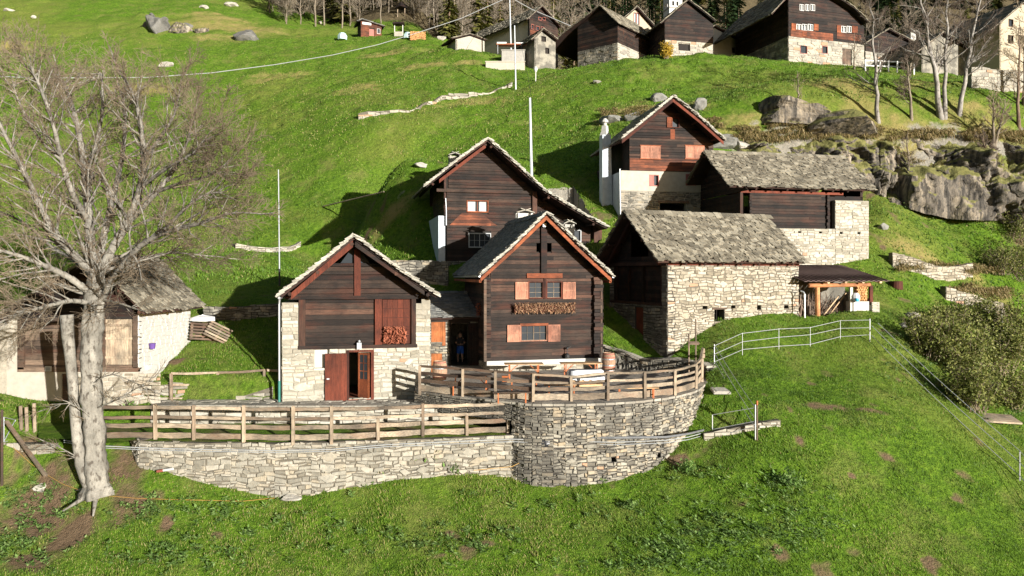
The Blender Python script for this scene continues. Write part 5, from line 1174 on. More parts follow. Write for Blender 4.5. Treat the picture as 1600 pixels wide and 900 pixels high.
# ------------------------------------------------------------------ retaining walls along polylines
def wall_line(name, label, pts, ztop, zbot, mat, mort, cat="wall", h=(.1, .2), w=(.18, .5), proud=.05, thick=.45, lean=0.0, cap=None, holes=(), grey=None, **kw):
    """pts: world (x,y) left to right seen from the front"""
    c = pts[len(pts) // 2]; base = (c[0], c[1], zbot if not callable(zbot) else zbot(*c))
    root = thing(name, label, cat, base)
    m = MB(); k = MB(); cm = MB(); bz = base[2]; s = 0
    for a, b in zip(pts[:-1], pts[1:]):
        Q = Pl(a[0] - base[0], a[1] - base[1], b[0] - a[0], b[1] - a[1]); l = hypot(b[0] - a[0], b[1] - a[1])
        zt = (lambda t, a=a, b=b, l=l: (ztop(a[0] + (b[0] - a[0]) * t / l, a[1] + (b[1] - a[1]) * t / l) if callable(ztop) else ztop) - bz)
        zb = (lambda t, a=a, b=b, l=l: (zbot(a[0] + (b[0] - a[0]) * t / l, a[1] + (b[1] - a[1]) * t / l) if callable(zbot) else zbot) - bz)
        hs = [(q[0] - s, q[1] - s, q[2] - bz, q[3] - bz) for q in holes if q[0] >= s and q[1] <= s + l]
        stones(m, Q, -.02, l + .02, zb, zt, hs, h, w, proud, lean=lean, **kw); backing(k, Q, -.01, l + .01, zb, lambda t: zt(t) - .02, hs, thick, n=max(2, int(l)), lean=lean)
        if cap:
            t = 0
            while t < l:
                e = min(t + ru(.5, 1.1), l)
                pa_, pz_ = zt(t), zt(e); j1, j2 = ru(-.01, .05), ru(-.01, .05); cm.hexa([Q.pt(t + .01, .05 + j1, pa_), Q.pt(e - .01, .05 + j2, pz_), Q.pt(e - .01, -thick, pz_), Q.pt(t + .01, -thick, pa_), Q.pt(t + .01, .05 + j1, pa_ + cap), Q.pt(e - .01, .05 + j2, pz_ + cap), Q.pt(e - .01, -thick, pz_ + cap), Q.pt(t + .01, -thick, pa_ + cap)]); t = e
        s += l
    st = m.build("masonry", mat, root); k.build("mortar", mort, st)
    if cap: cm.build("capping", "paving", root)
    return root
gz = lambda x, y: h1(x, y - .1) - .35
def smooth_poly(P, n=5):
    P = [np.array(p[:2], float) for p in P]; out = []
    for i in range(len(P) - 1):
        p0 = P[max(i - 1, 0)]; p1 = P[i]; p2 = P[i + 1]; p3 = P[min(i + 2, len(P) - 1)]
        for k in range(n):
            t = k / n; out.append(tuple(.5 * (2 * p1 + (p2 - p0) * t + (2 * p0 - 5 * p1 + 4 * p2 - p3) * t * t + (3 * p1 - p0 - 3 * p2 + p3) * t ** 3)))
    out.append(tuple(P[-1])); return out
# lower wall
LW = smooth_poly([(xat(206, 30.2), 30.2), (xat(214, 29.4), 29.4), (xat(240, 29.0), 29.0), (xat(430, 28.85), 28.85), (xat(600, 29.35), 29.35), (xat(818, 30.25), 30.25)], 3)
wall_line("lower_wall", "long low retaining wall of warm rubble stone below the lower fence", LW, lambda x, y: ZL + (fbm(x * 1.3, 3.1, 2, 3) - .5) * .12, gz, "stone_lower", "mortar_joint", h=(.08, .2), w=(.14, .46), lean=.05, jit=.03, proud=.06, gap=.014, bigs=1.3)
# terrace wall (grey, curved)
TW = smooth_poly([pz(802, 628, ZT), pz(832, 631, ZT), pz(900, 631, ZT), pz(960, 629, ZT), pz(1020, 624, ZT), pz(1062, 617, ZT), pz(1088, 609, ZT), pz(1102, 598, ZT), (xat(1106, 36.8), 36.8)], 4)
wall_line("terrace_wall", "tall curved grey dry-stone wall carrying the terrace of the log chalet", TW, ZT - .08, gz, "stone_grey", "mortar_dark", h=(.06, .17), w=(.12, .42), proud=.09, lean=.07, cap=.09, jit=.026, gap=.015, bigs=1.2, holes=[(4.1, 4.3, -7.75, -7.55), (6.3, 6.5, -7.8, -7.6)])
wall_line("terrace_side_wall", "short shaded dry-stone wall at the left edge of the terrace", smooth_poly([pz(648, 611, ZT), pz(720, 620, ZT), pz(800, 628, ZT)], 3), ZT - .06, ZP - .2, "stone_grey", "mortar_dark", h=(.05, .1), w=(.15, .35), cap=.07)
wall_line("path_wall", "low pale stone wall between the lower lawn and the stone path", [(xat(236, 32.5), 32.5), (xat(500, 32.4), 32.4), (xat(800, 32.3), 32.3)], ZP + .01, ZL - .2, "stone_pale", "mortar_joint", h=(.14, .26), w=(.3, .8), cap=.05)
wall_line("path_back_wall", "low rubble wall behind the short middle fence", [(xat(236, 34.05), 34.05), (xat(330, 34.15), 34.15), (xat(426, 34.2), 34.2)], lambda x, y: ZP + .5 + .35 * sin(x * 1.1), ZP - .2, "stone_lower", "mortar_joint", h=(.12, .24), w=(.25, .7))
wall_line("corner_wall", "small rubble wall in the lower left corner left of the big tree", [(xat(-70, 30.1), 30.1), (xat(20, 30.0), 30.0), (xat(86, 29.9), 29.9)], lambda x, y: zat(692, 30), gz, "stone_lower", "mortar_joint", h=(.16, .3), w=(.25, .6), jit=.03)
g1 = at(946, 543, 41.35); g2 = at(1000, 563, 40.05); g3 = at(1078, 577, 38.3); g4 = at(1106, 584, 37.2)
wall_line("ramp_wall", "sloping slab-topped stone wall right of the log chalet", [g1[:2], g2[:2], g3[:2], g4[:2]], lambda x, y: float(np.interp(x, [g1[0], g2[0], g3[0], g4[0]], [g1[2], g2[2], g3[2] + .1, g4[2]])) if x < g2[0] + .3 else max(float(np.interp(x, [g2[0], g3[0], g4[0]], [g2[2], g3[2], g4[2]])), h1(x, y + .6) + .0), ZT - .1, "stone_grey", "mortar_dark", cap=.1, thick=.7)
g1 = ghit(1112, 690); g2 = ghit(1222, 674)
wall_line("footing_wall", "short low stone footing on the grass right of the terrace wall", [(g1[0] - .3, g1[1] + .1), (g2[0], g2[1] + .2)], lambda x, y: h1(x, y) + .28, lambda x, y: h1(x, y) - .3, "stone_pale", "mortar_joint", h=(.12, .2), w=(.25, .6))
g1 = ghit(318, 500, 38); g2 = ghit(440, 496, 38)
wall_line("field_wall", "shaded dry-stone wall between the old barn and the open-door barn", [(g1[0], g1[1]), (g2[0], g2[1])], lambda x, y: h1(x, y) + .75, lambda x, y: h1(x, y) - .3, "stone_grey", "mortar_dark", h=(.12, .2), w=(.25, .5))
g1 = ghit(1395, 418, 44); g2 = ghit(1455, 436, 44); g3 = ghit(1520, 432, 44)
wall_line("bank_wall", "pale stone terrace wall topped by dry grass on the right slope", [(g1[0], g1[1]), (g2[0], g2[1]), (g3[0], g3[1])], lambda x, y: h1(x, y) + 1.0, lambda x, y: h1(x, y) - .6, "stone_barn", "mortar_joint", h=(.14, .26), w=(.25, .6), jit=.03)
g1 = ghit(1478, 468, 44); g2 = ghit(1570, 495, 44)
wall_line("bank_wall", "lower pale terrace wall with hanging dry grass above the shrubs", [(g1[0], g1[1]), (g2[0], g2[1])], lambda x, y: h1(x, y) + .9, lambda x, y: h1(x, y) - .6, "stone_barn", "mortar_joint", h=(.14, .26), w=(.25, .6), jit=.03)
g1 = ghit(368, 388, 40); g2 = ghit(470, 386, 40)
wall_line("meadow_wall", "flat pale stone ledge in the meadow beside the thin metal pole", [(g1[0], g1[1]), (g2[0], g2[1])], lambda x, y: h1(x, y) + .3, lambda x, y: h1(x, y) - .4, "stone_village", "mortar_joint", h=(.12, .2), w=(.25, .6), cap=.08, thick=.9)
g1 = ghit(640, 447, 40); g2 = ghit(700, 447, 40)
wall_line("yard_wall", "shaded dry-stone yard wall behind the open-door barn roof", [(g1[0] - 2.4, g1[1] + .2), (g2[0], g2[1])], lambda x, y: h1(x, y) + 1.5, lambda x, y: h1(x, y) - .5, "stone_grey", "mortar_dark")

# ------------------------------------------------------------------ fences
def posts_rails(name, label, bases, hts, rails, post=.11, mat="wood_grey_z", rmat="wood_grey_x", cat="fence", front=True, off=.07, smats=None):
    """bases: world points; rails: list of (height at post fraction or metres, thickness, height, material)"""
    b0 = bases[len(bases) // 2]; root = thing(name, label, cat, b0)
    loc = lambda p, dz=0: (p[0] - b0[0], p[1] - b0[1], p[2] - b0[2] + dz)
    for p, hh in zip(bases, hts):
        m = MB(); lx, ly = ru(-.02, .02), ru(-.02, .02); q = loc(p)
        m.hexa([(q[0] - post / 2, q[1] - post / 2, q[2] - .1), (q[0] + post / 2, q[1] - post / 2, q[2] - .1), (q[0] + post / 2, q[1] + post / 2, q[2] - .1), (q[0] - post / 2, q[1] + post / 2, q[2] - .1),
                (q[0] - post / 2 + lx, q[1] - post / 2 + ly, q[2] + hh), (q[0] + post / 2 + lx, q[1] - post / 2 + ly, q[2] + hh + .02), (q[0] + post / 2 + lx, q[1] + post / 2 + ly, q[2] + hh), (q[0] - post / 2 + lx, q[1] + post / 2 + ly, q[2] + hh + .03)])
        m.build("post", mat, root)
    for (fz, th, hh, rm, i0, i1) in rails:
        for i in range(i0, i1):
            a, b = bases[i], bases[i + 1]; n = 5; m = MB(); o = off if th > .02 else 0
            d = np.array([b[0] - a[0], b[1] - a[1]]); d /= np.linalg.norm(d) + 1e-9; nn = np.array([d[1], -d[0]]) * -off
            za = hts[i] * fz; zb = hts[i + 1] * fz; e = ru(0, .25); pa = loc(a); pb = loc(b); ps = []
            r_ = rnd(); w1, w2 = ru(0, 9), ru(.02, .035)
            vs = []
            for k in range(n + 1):
                t = -e * .15 + (1 + e * .25) * k / n
                x = pa[0] + (pb[0] - pa[0]) * t + nn[0]; y = pa[1] + (pb[1] - pa[1]) * t + nn[1]; z = pa[2] + za + (pb[2] + zb - pa[2] - za) * t + sin(w1 + k * 1.3) * w2 * .5
                ht = hh * (.5 + .06 * sin(k * 2.1 + w1))
                vs += [(x + d[1] * th / 2, y - d[0] * th / 2, z - ht), (x - d[1] * th / 2, y + d[0] * th / 2, z - ht), (x - d[1] * th / 2, y + d[0] * th / 2, z + ht), (x + d[1] * th / 2, y - d[0] * th / 2, z + ht)]
            fs = []
            for k in range(n):
                for j in range(4): j2 = (j + 1) % 4; fs.append((k * 4 + j, k * 4 + j2, k * 4 + 4 + j2, k * 4 + 4 + j))
            fs += [(3, 2, 1, 0), tuple(n * 4 + j for j in range(4))]
            m.add(vs, fs, r_); m.build("rail", rm, root)
    return root
tb = [(656, 615), (723, 621), (774, 625), (833, 629), (893, 628), (950, 627), (1008, 624), (1055, 619), (1088, 608.5), (1097, 598), (1100, 586)]
tp_ = [572, 577, 581, 585, 589, 584, 582, 579, 571, 561, 545]
bases = [pz(a, b - 1.5, ZT + .01) for a, b in tb]; hts = [(b - 1.5 - c) / F * p[1] for (a, b), c, p in zip(tb, tp_, bases)]
n_ = len(bases)
posts_rails("terrace_fence", "weathered post-and-plank fence around the upper terrace", bases, hts,
            [(1.0, .10, .10, "wood_rot", 0, 3), (1.0, .11, .09, "wood_grey_x", 3, n_ - 1), (.72, .05, .13, "wood_rot", 0, 3), (.72, .05, .10, "wood_grey_x", 3, n_ - 1), (.45, .05, .15, "wood_rot", 0, 3), (.47, .05, .15, "wood_grey_x", 3, n_ - 1), (.16, .05, .26, "wood_grey_x", 0, n_ - 1)])
lb = [(158, 687), (243, 687), (303, 688), (381, 690), (458, 691), (518, 690), (591, 686), (661, 682), (730, 680), (794, 677)]
lt = [629, 632, 634, 634, 635, 635, 654, 631, 650, 630]
bases = [pz(a, b, ZL) for a, b in lb]; hts = [(b - c) / F * p[1] for (a, b), c, p in zip(lb, lt, bases)]
full = [(687 - 631) / F * p[1] for p in bases]
r_ = posts_rails("lower_fence", "long grey post-and-plank fence on top of the lower wall", bases, hts, [])
hts2 = [1.32 if i < 6 else 1.25 for i in range(10)]
tmp = posts_rails("rail_set", "x", bases, hts2, [(.97, .08, .13, "wood_grey_x", 0, 9), (.68, .05, .12, "wood_grey_x", 1, 9), (.42, .05, .17, "wood_grey_x", 0, 9), (.13, .05, .22, "wood_grey_x", 0, 9), (.66, .05, .12, "wood_rot", 0, 1)])
for c in kids(tmp):
    if c.name.startswith("post"): bpy.data.objects.remove(c)
    else: c.parent = r_
bpy.data.objects.remove(tmp)
mb_ = [(268, 626), (340, 624), (413, 622), (437, 621)]; mt_ = [584, 583, 579, 579]
bases = [pz(a, b, ZP) for a, b in mb_]; hts = [(b - c) / F * p[1] for (a, b), c, p in zip(mb_, mt_, bases)]
posts_rails("middle_fence", "short pale post-and-rail fence left of the open-door barn", bases, hts, [(1.0, .09, .10, "wood_grey_x", 0, 3), (.58, .05, .09, "wood_grey_x", 0, 3), (.08, .07, .08, "wood_grey_x", 0, 3)])
# brace stays against the fences
# ------------------------------------------------------------------ metal railings / wires on the slope
def wires(name, label, cat, posts, lines, pr=.028, wr=.016, pm="metal_grey", wm="cable_white"):
    """posts: (px, base py, top py, radius, material, known distance or None); lines: lists of (px,py,post index)"""
    G = []
    for p in posts: G.append(ghit(p[0], p[1]) if p[5] is None else at(p[0], p[1], p[5]))
    b = G[0]; root = thing(name, label, cat, b)
    for p, g in zip(posts, G):
        if p[3] == 0: continue
        m = MB(); t = at(p[0] - (2 if p[1] - p[2] > 100 else 0), p[2], g[1]); m.tube([(g[0] - b[0], g[1] - b[1], g[2] - b[2] - .2), (t[0] - b[0], t[1] - b[1], t[2] - b[2])], p[3], 8); m.build("post", p[4], root)
    for l in lines:
        m = MB(); pts = [np.array(at(q[0], q[1], G[q[2]][1])) - np.array(b) for q in l]; full = []
        for a, c in zip(pts[:-1], pts[1:]):
            n = max(1, int(np.linalg.norm(c - a) / 1.2)); full += [a + (c - a) * k / n - np.array([0, 0, .02 * n * sin(pi * k / n) * (.8 if name != "slope_railing" else .1)]) for k in range(n)]
        full.append(pts[-1]); m.tube([tuple(p) for p in full], wr, 5); m.build("rail" if wr > .014 else "wire", wm, root)
    return root
pp = [(1116, 573, 538), (1160, 556, 520), (1217, 547, 513), (1266, 543, 511), (1313, 531, 501), (1359, 535, 498)]
wires("slope_railing", "three-rail white metal railing on the grass below the stone barn and woodshed", "railing",
      [(*q, .028 if i in (0, 5) else .012, "metal_grey", None) for i, q in enumerate(pp)],
      [[(1117, 540, 0), (1159, 521, 1), (1217, 514, 2), (1265, 512, 3), (1313, 501, 4), (1359, 500, 5)], [(1117, 553, 0), (1160, 534, 1), (1217, 527, 2), (1266, 523, 3), (1313, 513, 4), (1359, 512, 5)], [(1117, 565, 0), (1161, 546, 1), (1216, 541, 2), (1266, 538, 3), (1313, 526, 4), (1359, 523, 5)]], wr=.015)
wires("wire_fence", "white wire fence running down the grass right of the terrace wall", "fence",
      [(1180, 690, 632, .03, "metal_grey", None), (1116, 573, 540, 0, "metal_grey", None), (1113, 688, 648, .025, "metal_grey", 32.2)],
      [[(1117, 540, 1), (1180, 637, 0)], [(1117, 553, 1), (1180, 655, 0)], [(1117, 565, 1), (1180, 668, 0)], [(1180, 637, 0), (1114, 648, 2)], [(1180, 658, 0), (1113, 671, 2)], [(1180, 666, 0), (1113, 684, 2)]], wr=.014)
g = ghit(1183, 688); m = MB(); m.tube([(0, 0, -.2), (0, 0, 1.5)], .035, 8); o = m.build("marker_post", "wood_rot"); o.location = g; tag(o, "wooden marker post with orange tip beside the wire fence corner", "post")
m = MB(); m.tube([(0, 0, 1.5), (0, 0, 1.68)], .04, 8); m.build("painted_tip", "orange_paint", o)
wires("pasture_fence", "three white wires running down the right slope to a corner post", "fence",
      [(1593, 752, 704, .03, "metal_grey", None), (1365, 535, 500, 0, "x", None), (1680, 860, 800, .03, "metal_grey", None)],
      [[(1372, 505, 1), (1593, 704, 0), (1680, 800, 2)], [(1362, 509, 1), (1593, 722, 0), (1680, 818, 2)], [(1362, 524, 1), (1592, 742, 0), (1680, 838, 2)]], wr=.017)
# pipes along the walls
m = MB()
P1 = [(100, 688, 29.5), (165, 697, 28.6), (230, 700, 28.6), (300, 702, 28.6), (430, 704, 28.5), (518, 702, 28.6), (600, 695, 29.0), (700, 690, 29.4), (800, 686, 29.8), (860, 689, 29.9), (960, 691, 29.8), (1040, 688, 30.0), (1075, 683, 30.9), (1100, 676, 32.3), (1113, 672, 33.2)]
b = at(*P1[4]); m.tube([tuple(np.array(at(*q)) - np.array(b)) for q in P1], .018, 5)
o = m.build("water_hose", "cable_white"); o.location = b; tag(o, "thin white hose running along the faces of both retaining walls", "hose")
m = MB(); P2 = [(q[0], q[1] + (3 if q[0] < 700 else 4), q[2]) for q in P1]; b = at(*P2[4]); m.tube([tuple(np.array(at(*q)) - np.array(b)) for q in P2], .014, 5)
o = m.build("water_hose", "metal_galv"); o.location = b; tag(o, "lower, thinner of the two hoses on the retaining walls", "hose")
m = MB(); P3 = [(862, 683, 30.0), (960, 684, 29.85), (1040, 683, 30.2), (1075, 678, 31.0), (1100, 672, 32.3)]; b = at(*P3[1]); m.tube([tuple(np.array(at(*q)) - np.array(b)) for q in P3], .05, 8)
o = m.build("drain_pipe", "metal_dim"); o.location = b; tag(o, "grey drain pipe across the middle of the curved terrace wall", "pipe")
m = MB(); m.lathe([(.05, -.16), (.26, -.12), (.33, .0), (.24, .15), (.08, .2)], 9); 
for i, v in enumerate(m.v): m.v[i] = (v[0] * ru(.8, 1.2), v[1] * .5, v[2] * ru(.8, 1.15))
o = m.build("bin_bag", "plastic_black"); o.location = at(851, 693, 29.8); tag(o, "black plastic bag hanging on the terrace wall", "bag")
m = MB(); Y_ = [(838, 694, 29.9), (832, 706, 30.0), (818, 720, 30.0), (800, 729, 29.6), (740, 735, 29.0)]; b = at(*Y_[0]); m.tube([tuple(np.array(at(*q)) - np.array(b)) for q in Y_], .014, 5); o = m.build("garden_hose", "yellow_hose"); o.location = b; tag(o, "thin yellow hose hanging down where the two walls meet", "hose")
m = MB(); Y_ = [(22, 706), (50, 728), (75, 748), (100, 762), (135, 773), (150, 775), (220, 783), (300, 786), (380, 787), (430, 782)]
pts = [];
for q in Y_: g = ghit(*q); pts.append((g[0], g[1] - .05, g[2] + .06))
b = pts[4]; m.tube([tuple(np.array(q) - np.array(b)) for q in pts], .010, 5); o = m.build("garden_hose", "yellow_hose"); o.location = b; tag(o, "long yellow hose lying on the grass in front of the big tree", "hose")
# red-white tube lying at the wall foot
g = ghit(262, 743, 24); m = MB(); m.tube([(-.35, 0, .0), (.3, -.1, .12)], .05, 8); o = m.build("pipe_offcut", "paint_white"); o.location = (g[0], g[1] - .1, g[2] + .12); tag(o, "short white tube with red end lying at the foot of the lower wall", "pipe")
m = MB(); m.tube([(-.36, .005, -.003), (-.1, -.04, .047)], .055, 8); m.build("red_end", "paint_red", o)

# ------------------------------------------------------------------ things on the terrace
def barrel(px, py, label, z=ZT, hh=1.0):
    c = pz(px, py, z); t = thing("barrel", label, "barrel", c, group="wine barrels on the terrace")
    m = MB(); m.lathe([(.29, 0), (.34, .2), (.37, hh / 2), (.34, hh - .2), (.29, hh), (.27, hh), (.26, hh - .05)], 20); m.build("staves", "wood_barrel", t)
    for f in (.06, .24, .34, .66, .76, .94):
        r0 = np.interp(f, [0, .2, .5, .8, 1], [.29, .34, .37, .34, .29]) + .008; m = MB(); m.lathe([(r0, f * hh - .025), (r0 + .004, f * hh), (r0, f * hh + .025)], 20); m.build("hoop", "paint_red" if f in (.24, .76, .94) else "metal_grey", t)
    m = MB(); m.lathe([(.26, hh - .04), (.02, hh - .03)], 20); m.build("lid", "wood_barrel", t)
barrel(951, 580, "barrel standing at the right front corner of the log chalet")
barrel(687, 596, "barrel standing right of the white pillar barn by the fence")
def table(px0, px1, py, label, mat="wood_table", zt=.76, Y=None, w=.75, group="beer-garden tables on the terrace"):
    z = ZT + zt; p0 = pz(px0, py, z); p1 = pz(px1, py, z); cx = (p0[0] + p1[0]) / 2; l = abs(p1[0] - p0[0])
    t = thing("beer_table", label, "table", (cx, p0[1] + w / 2, ZT), R(4), group)
    m = MB(); m.box(-l / 2, l / 2, -w / 2, w / 2, zt - .04, zt); m.build("table_top", mat, t)
    for s in (-1, 1):
        m = MB(); x = s * (l / 2 - .25)
        for sy in (-1, 1): m.bar((x, sy * (w / 2 - .08), zt - .04), (x, sy * (w / 2 - .12), 0), .05, .05)
        m.bar((x, -w / 2 + .1, .3), (x, w / 2 - .1, .3), .04, .04); m.bar((x, 0, .3), (x - s * .45, 0, zt - .05), .035, .035); m.build("folding_leg", "orange_paint", t)
    return t
def bench(px0, px1, py, label, mat="wood_rot", w=.26, zt=.46, leg="orange_paint"):
    z = ZT + zt; p0 = pz(px0, py, z); p1 = pz(px1, py, z); cx = (p0[0] + p1[0]) / 2; l = abs(p1[0] - p0[0])
    t = thing("bench", label, "bench", (cx, p0[1] + w / 2, ZT), R(3), "benches on the terrace")
    m = MB(); m.box(-l / 2, l / 2, -w / 2, w / 2, zt - .04, zt); m.build("seat", mat, t)
    for s in (-1, 1):
        m = MB(); x = s * (l / 2 - .22)
        for sy in (-1, 1): m.bar((x, sy * (w / 2 - .04), zt - .04), (x, sy * (w / 2 - .05), 0), .045, .045)
        m.bar((x, -w / 2 + .05, .15), (x, w / 2 - .05, .15), .035, .035); m.build("leg", leg, t)
table(788, 849, 569, "pale wooden table below the left lower window of the log chalet")
table(876, 941, 568, "pale wooden table standing behind the white cloth")
table(702, 768, 587, "brown wooden table behind the left part of the terrace fence", "wood_rot")
bench(792, 846, 596, "pale bench in front of the table below the chalet window", "wood_table")
bench(700, 770, 602, "brown bench in front of the left brown table", "wood_rot")
bench(850, 905, 601, "pale bench standing left of the white cloth", "wood_table")
bench(960, 1030, 606, "pale bench at the right end of the terrace", "wood_table")
bench(770, 830, 613, "dark brown bench closest to the fence post", "wood_rot")
c = pz(917, 604, ZT); t = thing("covered_table", "low table fully covered by a white lace cloth on the terrace", "table", (c[0], c[1] + .3, ZT), R(3))
m = MB(); m.box(-.72, .72, -.32, .32, 0, .72); m.build("table_body", "wood_table", t)
m = MB(); n = 48; vs = []; 
for k in range(n):
    a = 2 * pi * k / n; u, v = cos(a), sin(a); s = 1 / max(abs(u), abs(v)); 
    vs.append((u * s * .76, v * s * .36, .74))
for k in range(n):
    a = 2 * pi * k / n; u, v = cos(a), sin(a); s = 1 / max(abs(u), abs(v)); f = 1 + .05 * sin(k * 2.6); vs.append((u * s * .80 * f, v * s * .40 * f, .30 + .04 * sin(k * 1.9)))
m.add(vs, [tuple(range(n))] + [(n + k, n + (k + 1) % n, (k + 1) % n, k) for k in range(n)], .5); m.build("lace_cloth", "cloth_white", t, True)
c = pz(818, 594, ZT + .5); m = MB(); m.box(-.12, .12, -.1, .1, 0, .22); m.box(-.14, .14, -.12, .12, .215, .25); o = m.build("orange_box", "orange_paint"); o.location = (c[0], c[1], ZT + .46); tag(o, "small orange box on the terrace behind the fence", "box")
o.location = pz(789, 596, ZT + .465)[0:2] + (ZT + .465,)
c = pz(682, 584, ZT); m = MB(); vboards(m, Pl(0, 0, 1, 0), 0, .55, 0, 1.05); m.box(0, .55, .03, .2, 0, 1.0); o = m.build("wooden_cupboard", "wood_panel_orange"); o.location = (xat(674, 38.8), 38.8, ZT); tag(o, "orange wooden cupboard behind the left barrel", "cupboard")
# signpost at the end of the terrace fence
c = pz(1087, 592, ZT); t = thing("signpost", "grey signpost with small brown arrow sign at the terrace corner", "signpost", c)
m = MB(); m.tube([(0, 0, 0), (0, 0, 3.0)], .04, 8); m.build("pole", "wood_grey_z", t); m = MB(); m.tube([(-.2, .6, 0), (-.2, .6, 2.2)], .04, 8); m.build("pole", "wood_grey_z", t)
m = MB(); m.add([(-.38, -.06, 1.72), (.12, -.06, 1.70), (.2, -.06, 1.78), (.12, -.06, 1.87), (-.38, -.06, 1.88), (-.38, -.03, 1.72), (.12, -.03, 1.70), (.2, -.03, 1.78), (.12, -.03, 1.87), (-.38, -.03, 1.88)], [(0, 1, 2, 3, 4), (9, 8, 7, 6, 5)] + [(k, (k + 1) % 5, (k + 1) % 5 + 5, k + 5) for k in range(5)]); m.build("arrow_board", "wood_rot", t)
# black silhouette figure on the chalet wall
t = thing("wall_silhouette", "small black rooster-shaped silhouette on the chalet wall above the right table", "ornament", CH.world(CH.x(884), -.1, CH.z(560, CH.x(884))), CH.th)
m = MB(); m.tube([(0, 0, 0), (0, -.12, .05), (0, -.14, .5)], .02, 6); m.lathe([(.02, .0), (.13, .08), (.15, .2), (.05, .3)], 10, (0, -.14, .02)); m.build("body", "metal_dark", t)
m = MB(); m.lathe([(.01, 0), (.07, .05), (.06, .12), (.01, .16)], 8, (0, -.14, .5)); m.tube([(.05, -.14, .6), (.22, -.14, .68)], .03, 6); m.build("head", "metal_dark", t)

# ------------------------------------------------------------------ left gate, poles and leaning plank
def stick(name, label, cat, a, b, r, mat, n=8, sq=False):
    m = MB(); b_ = np.array(b) - np.array(a)
    if sq: m.bar((0, 0, 0), tuple(b_), r * 2, r)
    else: m.tube([(0, 0, 0), tuple(b_)], r, n)
    o = m.build(name, mat); o.location = a; return tag(o, label, cat)
t = thing("metal_gate", "silver tubular gate with crossed braces in the lower left corner", "gate", at(3, 692, 29.8))
b = at(3, 692, 29.8)
def tubepx(par, nm, pts, r, mat, base=b): m = MB(); m.tube([tuple(np.array(at(*q)) - np.array(base)) for q in pts], r, 6); return m.build(nm, mat, par)
tubepx(t, "frame", [(6, 690, 29.8), (6, 652, 29.8), (24, 656, 30.8), (24, 688, 30.8), (6, 690, 29.8)], .02, "metal_galv"); tubepx(t, "brace", [(6, 690, 29.8), (24, 656, 30.8)], .016, "metal_galv"); tubepx(t, "brace", [(6, 655, 29.8), (24, 686, 30.8)], .016, "metal_galv")
stick("gate_pole", "tall brown pole at the left image edge beside the silver gate", "pole", ghit(3, 762), at(3, 640, ghit(3, 762)[1]), .05, "wood_rot")
for i, (px, a, c_, lb) in enumerate([(36, 692, 634, "leftmost of the three thick stakes behind the silver gate"), (45, 694, 636, "middle one of the three thick stakes behind the silver gate"), (57, 691, 630, "rightmost of the three thick stakes behind the silver gate")]):
    o = stick("stake", lb, "stake", at(px - 2, a, 30.6), at(px - 4, c_, 30.6), .07, "wood_grey_z"); o["group"] = "wooden stakes by the gate"
stick("leaning_plank", "long plank leaning diagonally against the corner wall left of the tree", "plank", at(72, 744, 28.9), at(10, 658, 29.7), .07, "wood_grey_x", sq=True)

# ------------------------------------------------------------------ poles and cables
def pole(px, base, top, r, label, mat="metal_galv", extra=None, Y=None, dx=-2):
    g = ghit(px, base) if Y is None else (xat(px, Y), Y, zat(base, Y)); t = thing("pole", label, "pole", g)
    tp2 = at(px + dx, top, g[1]); m = MB(); m.tube([(0, 0, -.3), (tp2[0] - g[0], 0, tp2[2] - g[2])], [r, r * .7], 8); m.build("mast", mat, t)
    if extra == "sleeve": m = MB(); m.tube([(0, 0, -.2), (-.02, 0, 1.1)], r * 1.35, 8); m.build("sleeve", "plastic_black", t)
    return t, g
pole(437, 448, 265, .045, "thin grey metal pole with black foot in the meadow behind the open-door barn", extra="sleeve")
pole(831, 292, 153, .13, "thick bare silver pole rising behind the tall timber house", dx=-3)
pole(806, 140, 40, .10, "silver pole beside the stepped concrete block below the village", dx=-2)
tq, gq = pole(799, 92, -14, .12, "tallest village pole, carrying the overhead cables", "metal_galv", Y=101, dx=-3)
def cable(pts, r, label, mat="cable_white"):
    P = [np.array(at(*q)) for q in pts]; b = P[0]; m = MB(); m.tube([tuple(p - b) for p in P], r, 4); o = m.build("overhead_cable", mat); o.location = tuple(b); return tag(o, label, "cable")
cable([(-200, 110, 52), (60, 122, 58), (230, 121, 63), (330, 114, 68), (430, 101, 73), (520, 86, 79), (590, 70, 84), (650, 52, 89), (720, 29, 94), (796, -5, 101)], .035, "long white overhead cable crossing the meadow from the big tree to the village pole")
cable([(796, -5, 101), (830, 14, 103), (893, 41, 106)], .05, "short white overhead cable from the village pole down to the dark barn")
cable([(800, 0, 101), (806, 30, 95), (812, 60, 88), (825, 120, 80), (833, 170, 72)], .02, "thin dark stay wire below the village pole", "metal_dark")
t = thing("street_lamp", "small white lamp on a short post below the village path", "street lamp", ghit(837, 127)); m = MB(); m.tube([(0, 0, -.2), (0, 0, 1.1)], .06, 8); m.build("post", "paint_white", t)
m = MB(); m.lathe([(.09, 1.05), (.22, 1.3), (.24, 1.5), (.3, 1.52), (.08, 1.72)], 10); m.build("lamp_head", "paint_white", t)

